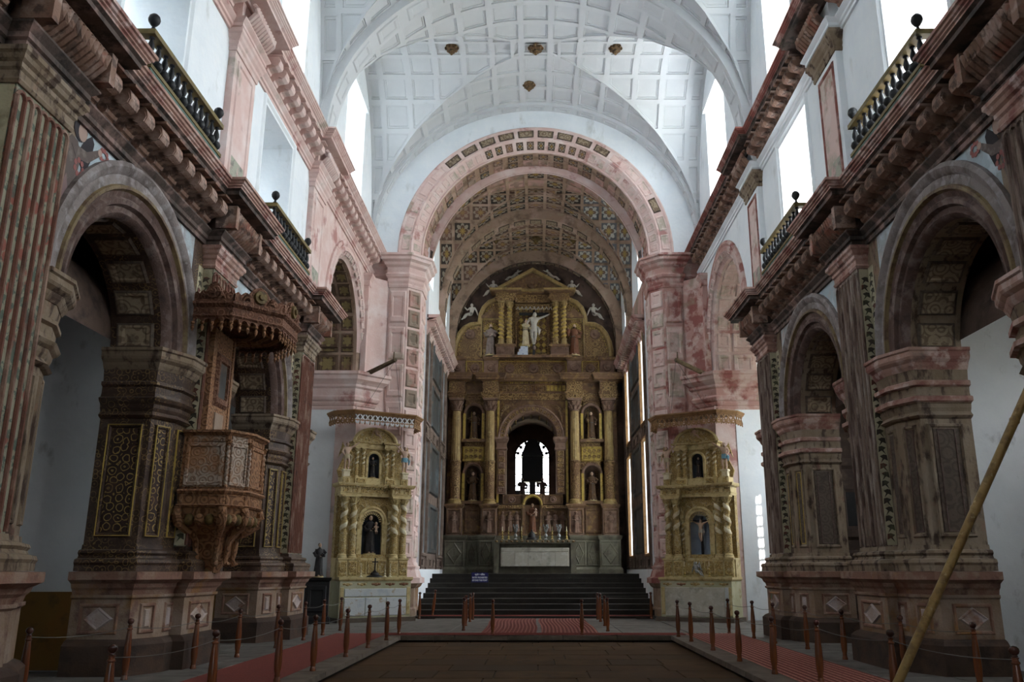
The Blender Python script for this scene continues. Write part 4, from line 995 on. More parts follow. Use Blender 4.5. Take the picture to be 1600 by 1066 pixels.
for nm, pts in rows:
    for i, (x, y) in enumerate(pts):
        post(x, y, 'turned brown wooden post, %s in the %s' % (ORD[i], nm))
    ropes.append((nm, pts))
post(-1.08, 22.55, 'turned wooden post at left front corner of the central matting')
post(1.16, 22.55, 'turned wooden post at right front corner of the central matting')
post(-3.92, 30.15, 'dark wooden post left of the altar steps by the white wall')
post(-3.55, 30.75, 'leaning wooden post before the left end of the altar steps', z=.075, tilt=math.radians(6))
post(3.90, 30.2, 'dark wooden post at the right end of the altar steps')
for nm, pts in ropes:
    m = MB()
    for a, b in zip(pts[:-1], pts[1:]):
        q = []; ln = math.hypot(b[0]-a[0], b[1]-a[1]); ux, uy = (b[0]-a[0])/ln*.045, (b[1]-a[1])/ln*.045
        a = (a[0]+ux, a[1]+uy); b = (b[0]-ux, b[1]-uy)
        for k in range(9):
            t = k/8; q.append((a[0]+(b[0]-a[0])*t, a[1]+(b[1]-a[1])*t, .742-.05*4*t*(1-t)*(1.0 if 'central' not in nm else .4)))
        m.tube(q, .005, 5)
    tag(m.build('cord', cord, None, True), 'thin grey cord strung along the %s' % nm, 'cord', 'cords between the posts')
q = [(2.10, 29.62, .74), (3.0, 29.9, .73), (3.85, 30.18, .74)]
tag(MB().tube(q, .0065, 5).build('cord', cord, None, True), 'thin cord across the foot of the altar steps at the right', 'cord', 'cords between the posts')

# ------------------------------------------------------------------ balustrades of the little balconies
def baluster_mesh():
    pr = [(.055, 0), (.055, .03), (.030, .05), (.075, .09), (.088, .14), (.070, .19), (.026, .225), (.034, .25), (.052, .30), (.046, .36), (.026, .42), (.022, .45), (.040, .46), (.040, .48), (.028, .49)]
    return MB().lathe(0, 0, pr, 12).build('baluster', blackiron, None, True)
bal0 = baluster_mesh(); bused = False
def balustrade(S, y0, y1, label):
    global bused
    u = 5.64; z = 8.52
    root = tag(empty('balustrade', (S*u, (y0+y1)/2, z)), label, 'balustrade', 'black balustrades above the main cornice')
    def blk(name, m, x0, x1, a, b, c, d):
        return MB().box(min(x0, x1)-S*u*0, max(x0, x1), a, b, c, d).xf(Matrix.Translation((-S*u, -(y0+y1)/2, -z))).build(name, m, root)
    blk('green_band', greenband, S*(u-.07), S*(u+.07), y0-.07, y1+.07, z, z+.07)
    blk('bottom_rail', olive, S*(u-.085), S*(u+.085), y0-.09, y1+.09, z+.07, z+.13)
    blk('bottom_rail', olive, S*(u+.085), S*6.18, y0-.09, y0+.08, z+.07, z+.13)
    blk('bottom_rail', olive, S*(u+.085), S*6.18, y1-.08, y1+.09, z+.07, z+.13)
    blk('top_rail', olive, S*(u-.08), S*(u+.08), y0-.09, y1+.09, z+.62, z+.70)
    blk('top_rail', olive, S*(u+.08), S*6.19, y0-.09, y0+.07, z+.62, z+.70)
    blk('top_rail', olive, S*(u+.08), S*6.19, y1-.07, y1+.09, z+.62, z+.70)
    n = 12
    pos = [(u, y0+(y1-y0)*k/(n-1)) for k in range(n)] + [(u+.26, y0), (u+.26, y1)]
    for (uu, yy) in pos:
        o = bal0 if not bused else bal0.copy()
        if bused: C.objects.link(o)
        bused = True
        o.parent = root; o.location = (S*(uu-u), yy-(y0+y1)/2, .13)
    for yy in (y0, y1):
        pr = [(.05, .70), (.06, .72), (.03, .75), (.022, .79), (.05, .82), (.082, .87), (.088, .91), (.075, .96), (.04, .995), (0, 1.005)]
        MB().lathe(0, yy-(y0+y1)/2, pr, 14).build('finial', blackiron, root, True)
for S, a in ((-1, 'left'), (1, 'right')):
    balustrade(S, 10.95, 13.6, 'black balustrade with olive rail, the nearer one on the %s wall' % a)
    balustrade(S, 17.05, 19.75, 'black balustrade with olive rail, the farther one on the %s wall' % a)

# ------------------------------------------------------------------ bosses
def boss(x, y, z, r, label, m=bossm):
    root = tag(empty('ceiling_boss', (x, y, z)), label, 'boss', 'carved bosses hanging from the vaults')
    MB().lathe(0, 0, [(r, 0), (r*1.05, -.05), (r*.85, -.09), (r*.9, -.12), (r*.55, -.18), (r*.6, -.21), (r*.25, -.27), (r*.2, -.31), (0, -.34)], 14).build('knop', m, root, True)
    for k in range(8):
        a = 2*PI*k/8
        mb = MB().ell(r*.92*math.cos(a), r*.92*math.sin(a), -.06, r*.28, r*.28, .07, 7, 5); mb.build('leaf', m, root, True)
boss(0, 26.25, 19.34, .24, 'dark wooden boss at the crossing of the white vault')
boss(-2.95, 26.25, 19.34, .21, 'dark wooden boss left of the crossing in the white vault')
boss(2.8, 26.25, 19.34, .21, 'dark wooden boss right of the crossing in the white vault')
boss(-.25, 28.6, 19.34, .21, 'dark wooden boss of the white vault nearest the chancel arch')
for x, y, z, t in ((-2.0, 33.5, 17.5, 'front left'), (0, 33.5, 17.5, 'front centre'), (2.0, 33.5, 17.5, 'front right'), (-1.9, 38.1, 16.95, 'rear left'), (0, 38.1, 16.95, 'rear centre'), (1.8, 38.1, 16.95, 'rear right')):
    boss(x, y, z, .20, 'small gilt pendant at the %s of the dark chancel vault' % t, pulpgold)

# ------------------------------------------------------------------ leaning bamboo and roof beams
p0, p1 = Vector((3.2, 8.25, .45)), Vector((4.75, 8.05, 3.25))
d = (p1-p0); a = p0 - d*(.45-.05)/d.z; b = p1 + d*.92
root = tag(empty('bamboo_pole', a), 'mottled brown bamboo pole leaning across the right foreground', 'pole')
n = 14; pts = [(b-a)*(k/n) for k in range(n+1)]
MB().tube(pts, .042, 10).build('cane', bamboo, root, True)
for k in (1, 3, 5, 7, 9, 11, 13):
    c = (b-a)*(k/n); e = (b-a).normalized()*.02
    MB().tube([c-e, c, c+e], [.043, .049, .043], 10).build('node', bamboo, root, True)
for S, s in ((-1, 'left'), (1, 'right')):
    root = tag(empty('wooden_bracket_beam', (S*5.5, 29.0, 8.35)), 'weathered beam stub jutting out above the %s side altar' % s, 'beam')
    a0 = Vector((S*.45, .15, -.15)); b0 = Vector((-S*.75, -.9, .12))
    MB().tube([a0, a0*.5+b0*.5, b0], [.085, .08, .07], 9).build('log', logm, root, True)
    MB().tube([b0+Vector((S*.08, .1, .05)), b0+Vector((S*.08, .1, .30))], [.03, .02], 6).build('peg', logm, root)
    MB().tube([b0, (S*.2, -.9, -1.5)], .008, 4).build('stay_wire', cord, root)
    MB().tube([b0, (-S*.9, -.4, -1.55)], .008, 4).build('stay_wire', cord, root)

# ------------------------------------------------------------------ sign
root = tag(empty('notice_board', (-2.16, 34.2, 1.10)), 'small blue notice with white lettering on the altar steps', 'sign')
MB().box(-.32, .32, 0, .02, .03, .40).build('board', signblue, root)
MB().box(-.34, -.30, .02, .04, -.13, .40).box(.30, .34, .02, .04, -.13, .40).build('stand', boltm, root)
for t, z, s in (('\u092a\u094d\u0930\u0935\u0947\u0936 \u0928\u093f\u0937\u0947\u0927', .29, .085), ('ENTRY PROHIBITED', .18, .085), ('BEYOND THIS POINT', .08, .085)):
    cu = bpy.data.curves.new('lettering', 'FONT'); cu.body = t; cu.size = s; cu.align_x = 'CENTER'; cu.extrude = .002; cu.offset = .0025
    o = bpy.data.objects.new('lettering', cu); C.objects.link(o); o.parent = root; o.location = (0, -.004, z); o.rotation_euler = (PI/2, 0, 0)
    o.data.materials.append(signwhite)
    bpy.context.view_layer.update()
    k = min(1.0, .58/max(o.dimensions.x, .01))
    me = bpy.data.meshes.new_from_object(o.evaluated_get(bpy.context.evaluated_depsgraph_get())); bpy.data.objects.remove(o)
    for v in me.vertices: v.co.x *= k
    o = bpy.data.objects.new('lettering', me); C.objects.link(o); o.parent = root; o.location = (0, -.004, z); o.rotation_euler = (PI/2, 0, 0)
# ------------------------------------------------------------------ figures
def hand(mb, p, d, s, mi):
    """small palm with four unequal bent fingers and a thumb"""
    p = Vector(p); d = Vector(d).normalized(); w = d.cross(Vector((0, 0, 1)))
    if w.length < .2: w = d.cross(Vector((0, 1, 0)))
    w.normalize(); up = w.cross(d)
    mb.tube([p - d*.3*s, p, p + d*.45*s], [.22*s, .30*s, .26*s], 6, mi)
    for k, l in enumerate((.62, .78, .72, .5)):
        b = p + d*.38*s + w*(.24-.16*k)*s
        mb.tube([b, b + d*l*.6*s, b + d*l*s - up*.16*s], [.085*s, .08*s, .05*s], 4, mi)
    b = p + w*.26*s; mb.tube([b, b + w*.22*s + d*.22*s, b + w*.26*s + d*.5*s], [.09*s, .08*s, .05*s], 4, mi)
def head(mb, c, r, fwd, flesh_i, hair_i, beard=False, tilt=0):
    """skull, face features and hair; fwd = facing direction in plan"""
    c = Vector(c); f = Vector((fwd[0], fwd[1], 0)).normalized(); sd = Vector((-f.y, f.x, 0)); U = Vector((0, 0, 1))
    mb.ell(c.x, c.y, c.z, r*.80, r*.86, r*1.08, 12, 9, flesh_i)
    q = c + f*r*.80
    mb.add([q + U*r*.18, q - U*r*.18 - sd*r*.15, q - U*r*.18 + sd*r*.15, q - U*r*.14 + f*r*.28], [(0, 1, 3), (0, 3, 2), (1, 2, 3)], flesh_i)
    for s in (-1, 1):
        e = c + f*r*.76 + sd*s*r*.3 + U*r*.12; mb.ell(e.x, e.y, e.z, r*.11, r*.11, r*.07, 6, 4, hair_i)
        e = c + sd*s*r*.80; mb.ell(e.x, e.y, e.z, r*.12, r*.14, r*.22, 6, 4, flesh_i)
    m = c + f*r*.74 - U*r*.42; mb.ell(m.x, m.y, m.z, r*.2, r*.1, r*.06, 6, 4, hair_i if beard else flesh_i)
    h = c - f*r*.30 + U*r*.26; mb.ell(h.x, h.y, h.z, r*.86, r*.84, r*.92, 12, 8, hair_i)
    if beard:
        b = c + f*r*.5 - U*r*.75; mb.ell(b.x, b.y, b.z, r*.5, r*.4, r*.45, 8, 5, hair_i)
def robed(name, label, group, loc, h, rz, robe, face=None, hairm=None, sash=None, arms='folded', child=False, halo=False, beard=False, wide=1.0, parent=None, cat='statue'):
    """standing robed saint: one lofted body from hem to neck, with tapered arms, hands and a head with a face"""
    face = face or flesh; hairm = hairm or hair
    root = empty(name, loc, rz, parent)
    if parent is None: tag(root, label, cat, group)
    k = h; mb = MB(); n = 24
    rings = [(0, .150, .120), (.02, .152, .122), (.15, .135, .108), (.35, .122, .098), (.50, .115, .092), (.58, .105, .082), (.66, .118, .085), (.74, .128, .082), (.79, .122, .072), (.825, .085, .058), (.845, .040, .040), (.875, .036, .038)]
    vs = []
    for j, (z, rx, ry) in enumerate(rings):
        amp = .13*max(0, 1-z/.62)
        for i in range(n):
            a = 2*PI*i/n; q = 1 + amp*math.sin(7*a+z*3) + amp*.5*math.sin(11*a)
            vs.append((rx*k*q*wide*math.cos(a), ry*k*q*math.sin(a), z*k))
    mb.add(vs, [(j*n+i, j*n+(i+1) % n, (j+1)*n+(i+1) % n, (j+1)*n+i) for j in range(len(rings)-1) for i in range(n)] + [tuple(reversed(range(n)))])
    hs = .034*k
    def arm(s, el, ha, d):
        mb.tube([(s*.105*k, 0, .79*k), (s*(.105*k+el[0]*k)*.55+s*.06*k, el[1]*k*.5, (.79*k+el[2]*k)/2), (s*el[0]*k, el[1]*k, el[2]*k), (s*(el[0]+ha[0])/2*k, (el[1]+ha[1])/2*k, (el[2]+ha[2])/2*k), (s*ha[0]*k, ha[1]*k, ha[2]*k)], [.050*k, .050*k, .050*k, .052*k, .046*k], 9, 0)
        hand(mb, (s*(ha[0]*k)+s*d[0]*hs*.4, ha[1]*k+d[1]*hs*.4, ha[2]*k+d[2]*hs*.4), (s*d[0], d[1], d[2]), hs, 1)
    if arms == 'folded':
        arm(-1, (.135, -.035, .615), (.04, -.125, .60), (-.6, -.4, .1)); arm(1, (.135, -.035, .615), (.04, -.125, .645), (-.6, -.4, .1))
    elif arms == 'staff':
        arm(-1, (.17, -.03, .62), (.10, -.14, .66), (0, -.5, .6)); arm(1, (.16, -.02, .58), (.17, -.12, .52), (0, -.8, -.3))
    elif arms == 'up':
        arm(-1, (.18, -.04, .66), (.17, -.12, .82), (0, -.2, 1)); arm(1, (.16, -.03, .58), (.06, -.12, .58), (-.7, -.4, .1))
    elif arms == 'embrace':
        arm(-1, (.15, -.08, .68), (.02, -.20, .74), (-.5, -.8, .1)); arm(1, (.15, -.08, .68), (.02, -.22, .64), (-.5, -.8, .1))
    head(mb, (0, -.008*k, .935*k), .062*k, (0, -1), 1, 2, beard)
    mb.build('body', [robe, face, hairm], root, True)
    # hem cord and feet
    ft = MB()
    for s in (-1, 1): ft.ell(s*.05*k, -.125*k, .018*k, .03*k, .06*k, .02*k, 8, 5)
    ft.build('foot', face, root, True)
    sh = MB().mould([(.105*k*wide*math.cos(2*PI*i/16), .088*k*math.sin(2*PI*i/16)) for i in range(16)][::-1], [(0, .575*k), (.012*k, .582*k), (.012*k, .597*k), (0, .604*k)], closed=True)
    sh.build('girdle', sash or cord, root)
    MB().tube([(.02*k, -.10*k, .585*k), (.025*k, -.125*k, .4*k), (.02*k, -.14*k, .22*k)], .006*k, 5).build('girdle_cord', sash or cord, root)
    MB().lathe(0, 0, [(.17*k, -.001), (.17*k, .03*k)], 14).xf(Matrix.Translation((0, 0, -.03*k))).build('base', altplain if not cat == 'relief' else rerebrown, root)
    if arms == 'staff':
        MB().tube([(-.10*k, -.16*k, .02*k), (-.10*k, -.16*k, .98*k)], .008*k, 6).build('staff', goldline, root)
    if child:
        c = MB(); b = Vector((.115*k, -.12*k, .60*k))
        c.tube([b, b+Vector((0, 0, .06*k)), b+Vector((0, 0, .12*k)), b+Vector((0, 0, .145*k))], [.035*k, .042*k, .038*k, .014*k], 9, 0)
        for s in (-1, 1):
            c.tube([b+Vector((s*.018*k, 0, 0)), b+Vector((s*.022*k, -.05*k, -.02*k)), b+Vector((s*.02*k, -.05*k, -.09*k))], [.02*k, .018*k, .012*k], 7, 0)
            c.tube([b+Vector((s*.035*k, 0, .11*k)), b+Vector((s*.06*k, -.03*k, .08*k)), b+Vector((s*.05*k, -.07*k, .10*k))], [.014*k, .012*k, .010*k], 6, 0)
        head(c, (b.x, b.y-.005*k, b.z+.185*k), .045*k, (0, -1), 0, 1)
        c.build('child', [face, hairm], root, True)
    if halo:
        g = MB()
        for i in range(15):
            a = PI*(-.15+1.3*i/14); g.prism([(.08*k, -.006*k), (.155*k, 0), (.08*k, .006*k)], lambda p, q, w, a=a: (p*math.cos(a)-q*math.sin(a), .05*k+w, .935*k+p*math.sin(a)+q*math.cos(a)), 0, .008*k)
        g.build('halo', goldline, root)
    return root

def skinned(name, J, edges, mat_, parent, root=0):
    """one continuous body grown over a jointed skeleton; J = [(x, y, z, radius)]"""
    bm = bmesh.new(); lay = bm.verts.layers.skin.verify(); V = []
    for x, y, z, r in J:
        v = bm.verts.new((x, y, z)); v[lay].radius = (r, r); V.append(v)
    V[root][lay].use_root = True
    for a, b in edges: bm.edges.new((V[a], V[b]))
    me = bpy.data.meshes.new(name); bm.to_mesh(me); bm.free()
    o = bpy.data.objects.new(name, me); C.objects.link(o)
    sk = o.modifiers.new('skin', 'SKIN'); sk.use_smooth_shade = True
    su = o.modifiers.new('subdivision', 'SUBSURF'); su.levels = 1; su.render_levels = 1
    dg = bpy.context.evaluated_depsgraph_get(); m2 = bpy.data.meshes.new_from_object(o.evaluated_get(dg))
    o.modifiers.clear(); o.data = m2; m2.name = name
    m2.materials.clear(); m2.materials.append(mat_); m2.polygons.foreach_set('use_smooth', [True]*len(m2.polygons))
    o.parent = parent
    return o
#        0 pelvis 1 belly 2 chest 3 neck 4 skull | 5.. left arm (shoulder elbow wrist hand) | 9.. right | 13 hip knee ankle toe | 17 right
BE = [(0, 1), (1, 2), (2, 3), (3, 4), (2, 5), (5, 6), (6, 7), (7, 8), (2, 9), (9, 10), (10, 11), (11, 12), (0, 13), (13, 14), (14, 15), (15, 16), (0, 17), (17, 18), (18, 19), (19, 20)]
BR = [.085, .078, .095, .042, .058, .048, .034, .026, .022, .048, .034, .026, .022, .068, .046, .032, .022, .068, .046, .032, .022]
def nude(name, label, cat, group, loc, h, rz, P, m=None, parent=None, hairm=None, cloth=None, wings=None, fwd=(0, -1), fat=1.0):
    m = m or flesh; root = empty(name, loc, rz, parent)
    if parent is None: tag(root, label, cat, group)
    J = [(p[0]*h, p[1]*h, p[2]*h, r*h*fat) for p, r in zip(P, BR)]
    skinned('body', J, BE, m, root)
    hd = MB(); hc = Vector(P[4])*h; head(hd, hc, .072*h, fwd, 0, 1)
    hd.build('head', [m, hairm or hair], root, True)
    hm = MB()
    for a, b in ((7, 8), (11, 12)):
        hand(hm, Vector(P[b])*h, Vector(P[b])-Vector(P[a]), .05*h, 0)
    hm.build('hands', m, root, True)
    if cloth is not None:
        pc = Vector(P[0])*h; c = MB(); n = 16; vs = []
        for z, r in ((-.12, .125), (-.06, .12), (.02, .112), (.06, .104)):
            for i in range(n):
                a = 2*PI*i/n; q = r*h*(1+.07*math.sin(5*a)); vs.append((pc.x+q*math.cos(a)*1.05, pc.y+q*math.sin(a)*.85, pc.z+z*h))
        c.add(vs, [(j*n+i, j*n+(i+1) % n, (j+1)*n+(i+1) % n, (j+1)*n+i) for j in range(3) for i in range(n)])
        c.tube([pc+Vector((.11*h, -.03*h, .04*h)), pc+Vector((.17*h, -.05*h, -.06*h)), pc+Vector((.15*h, -.04*h, -.22*h))], [.03*h, .045*h, .02*h], 7)
        c.build('loincloth', cloth, root, True)
    if wings is not None:
        cc = Vector(P[2])*h
        for s in (-1, 1):
            w = MB()
            for k in range(7):
                t = k/6; b0 = cc+Vector((s*.04*h, .07*h, .05*h)); tip = cc+Vector((s*(.14+.16*t)*h, .14*h, (.30-.62*t)*h))
                mid = b0*.45+tip*.55+Vector((s*.05*h, .02*h, 0))
                w.tube([b0, mid, tip], [.02*h, .036*h, .008*h], 5)
            w.build('wing', wings, root, True)
    return root
CRUX = [(0, 0, .52), (0, -.01, .62), (0, -.02, .76), (0, -.03, .85), (.03, -.05, .93), (-.12, 0, .82), (-.27, .02, .88), (-.42, .04, .95), (-.46, .04, .97), (.12, 0, .82), (.27, .02, .88), (.42, .04, .95), (.46, .04, .97), (-.055, -.02, .48), (-.06, -.07, .27), (-.02, 0, .06), (-.015, -.05, .0), (.055, -.02, .48), (.05, -.07, .27), (.02, 0, .06), (.015, -.06, .0)]
def STAND(s):   # one arm lifted, weight on one leg
    q = [(0, 0, .52), (0, -.01, .62), (0, 0, .76), (0, 0, .85), (0, -.02, .93), (-.125, 0, .80), (-.20, -.03, .66), (-.14, -.10, .55), (-.12, -.13, .52), (.125, 0, .81), (.25, -.05, .90), (.38, -.08, 1.0), (.42, -.09, 1.03), (-.06, 0, .48), (-.065, -.03, .27), (-.06, 0, .05), (-.065, -.07, .01), (.06, 0, .48), (.08, -.07, .28), (.07, .01, .06), (.085, -.06, .01)]
    return [(x*s, y, z) for x, y, z in q]
def SIT(s):     # putto sitting sideways on a scroll, leaning back
    q = [(0, 0, .24), (-.02, 0, .34), (-.05, 0, .47), (-.05, -.02, .55), (-.03, -.04, .64), (-.16, 0, .52), (-.24, .02, .38), (-.28, .0, .25), (-.29, 0, .21), (.06, -.02, .51), (.15, -.08, .40), (.22, -.12, .48), (.25, -.13, .51), (-.03, -.06, .22), (.12, -.14, .24), (.24, -.12, .06), (.30, -.15, .02), (.05, -.04, .22), (.22, -.10, .22), (.34, -.08, .02), (.40, -.11, -.02)]
    return [(x*s, y, z) for x, y, z in q]
def LIE(s):     # putto reclining on the pediment slope, arm reaching to the apex
    q = [(0, 0, .12), (.08, 0, .20), (.18, 0, .30), (.23, -.01, .37), (.27, -.03, .45), (.16, -.08, .33), (.28, -.12, .36), (.42, -.12, .42), (.46, -.12, .44), (.22, .08, .31), (.30, .10, .24), (.38, .04, .20), (.41, .03, .20), (-.04, -.06, .10), (-.20, -.09, .10), (-.36, -.06, -.04), (-.41, -.08, -.06), (-.04, .05, .10), (-.16, .06, .16), (-.28, .04, -.02), (-.33, .02, -.05)]
    return [(x*s, y, z) for x, y, z in q]
def crucifix(name, label, loc, h, rz, parent_root=None, body_m=None, cross_h=None, cat='crucifix'):
    root = tag(empty(name, loc, rz), label, cat)
    H = cross_h
    MB().box(-.05*h, .05*h, .0, .07*h, 0, H).box(-.56*h, .56*h, -.002, .068*h, H-.42*h, H-.32*h).build('cross', blackwood, root)
    z0 = H-.37*h-.95*h
    r2 = nude('figure', None, None, None, (0, -.07*h, z0), h, 0, CRUX, body_m or flesh, parent=root, cloth=ivory)
    MB().box(-.16*h, .16*h, -.02*h, 0, H-.15*h, H-.04*h).build('title_board', ivory, root)
    return root

# ------------------------------------------------------------------ columns
def spiral_col(mb, x, y, z0, z1, r, turns=3.0, plain=.33, seg=14, strip=True):
    """turned column: carved lower drum, twisting shaft with a cream band, capital and base; slots 0 gilt, 1 cream, 2 carving"""
    H = z1-z0
    mb.lathe(x, y, [(r*1.35, z0), (r*1.35, z0+.02*H), (r*1.2, z0+.035*H), (r*1.25, z0+.05*H), (r*.95, z0+.065*H)], seg, 0)
    za, zb = z0+.065*H, z0+(.065+plain)*H
    mb.lathe(x, y, [(r*.95, za), (r*1.02, za+.5*(zb-za)), (r*.95, zb), (r*1.12, zb), (r*1.12, zb+.012*H), (r*.9, zb+.015*H)], seg, 2)
    zc = z1-.12*H; zb += .015*H; nz = int(16*abs(turns)); vs = []; m = 12
    for j in range(nz+1):
        t = j/nz; ph = 2*PI*turns*t; z = zb+(zc-zb)*t; R_ = r*(.92-.12*t)
        for i in range(m):
            a = 2*PI*i/m + ph; vs.append((x+R_*(1+.14*math.cos(2*PI*i/m))*math.cos(a)+r*.08*math.cos(ph), y+R_*(1+.14*math.cos(2*PI*i/m))*math.sin(a)+r*.08*math.sin(ph), z))
    b = len(mb.v); mb.v += vs
    for j in range(nz):
        for i in range(m):
            mb.f.append([b+j*m+i, b+j*m+(i+1) % m, b+(j+1)*m+(i+1) % m, b+(j+1)*m+i]); mb.m.append(1 if (i in (10, 11, 0, 1, 2) and strip) else 2)
    mb.lathe(x, y, [(r*.82, zc), (r*.95, zc+.008*H), (r*.82, zc+.016*H), (r*.9, zc+.05*H), (r*1.3, z1-.03*H), (r*1.1, z1-.025*H)], seg, 0)
    for i in range(8):
        a = 2*PI*i/8; mb.tube([(x+r*.85*math.cos(a), y+r*.85*math.sin(a), zc+.02*H), (x+r*1.15*math.cos(a), y+r*1.15*math.sin(a), zc+.06*H), (x+r*1.45*math.cos(a), y+r*1.45*math.sin(a), zc+.075*H)], [r*.22, r*.25, r*.12], 5, 0)
    mb.box(x-r*1.35, x+r*1.35, y-r*1.35, y+r*1.35, z1-.025*H, z1, 0)
def round_niche(mb, x, z0, w, h, y, depth, n=12, mi=0):
    """hollow round-headed niche: half-round back, no front"""
    r = w/2; zc = z0+h-r; vs = []; m = 8
    for j in range(m+1):
        b = PI*j/m; px, py = x-r*math.cos(b), y+depth*math.sin(b)
        vs += [(px, py, z0), (px, py, zc)]
    mb.add(vs, [(2*j, 2*j+2, 2*j+3, 2*j+1) for j in range(m)], mi)
    vs = []
    for i in range(n+1):
        a = PI*i/n
        for j in range(m+1):
            b = PI*j/m; vs.append((x-r*math.cos(a), y+depth*math.sin(a)*math.sin(b)*.0 + depth*math.sin(b)*math.sin(a), zc+r*math.sin(a)*abs(math.cos(b))**.0*(1)))
    # quarter sphere
    vs = []
    for i in range(n//2+1):
        e = PI/2*i/(n//2)
        for j in range(m+1):
            b = PI*j/m; vs.append((x-r*math.cos(b)*math.cos(e), y+depth*math.sin(b)*math.cos(e), zc+r*math.sin(e)))
    mb.add(vs, [(i*(m+1)+j, i*(m+1)+j+1, (i+1)*(m+1)+j+1, (i+1)*(m+1)+j) for i in range(n//2) for j in range(m)], mi)
    mb.add([(x-r, y, z0), (x+r, y, z0), (x+r*.7, y+depth*.7, z0), (x, y+depth, z0), (x-r*.7, y+depth*.7, z0)], [(0, 1, 2, 3, 4)], mi)
def board_with_hole(mb, x0, x1, z0, z1, y, xc, zb, w, zc, n=16, mi=0, th=0):
    """front board with a round-headed hole (width w, springing zc, sill zb)"""
    r = w/2; vs = []
    spandrel(mb, lambda h, z, d: (h, d, z), y, y+max(th, .02), x0, x1, zb, z1, xc, zc, r, n, mi)
    if zb > z0: mb.box(x0, x1, y, y+max(th, .02), z0, zb, mi)
    return mb
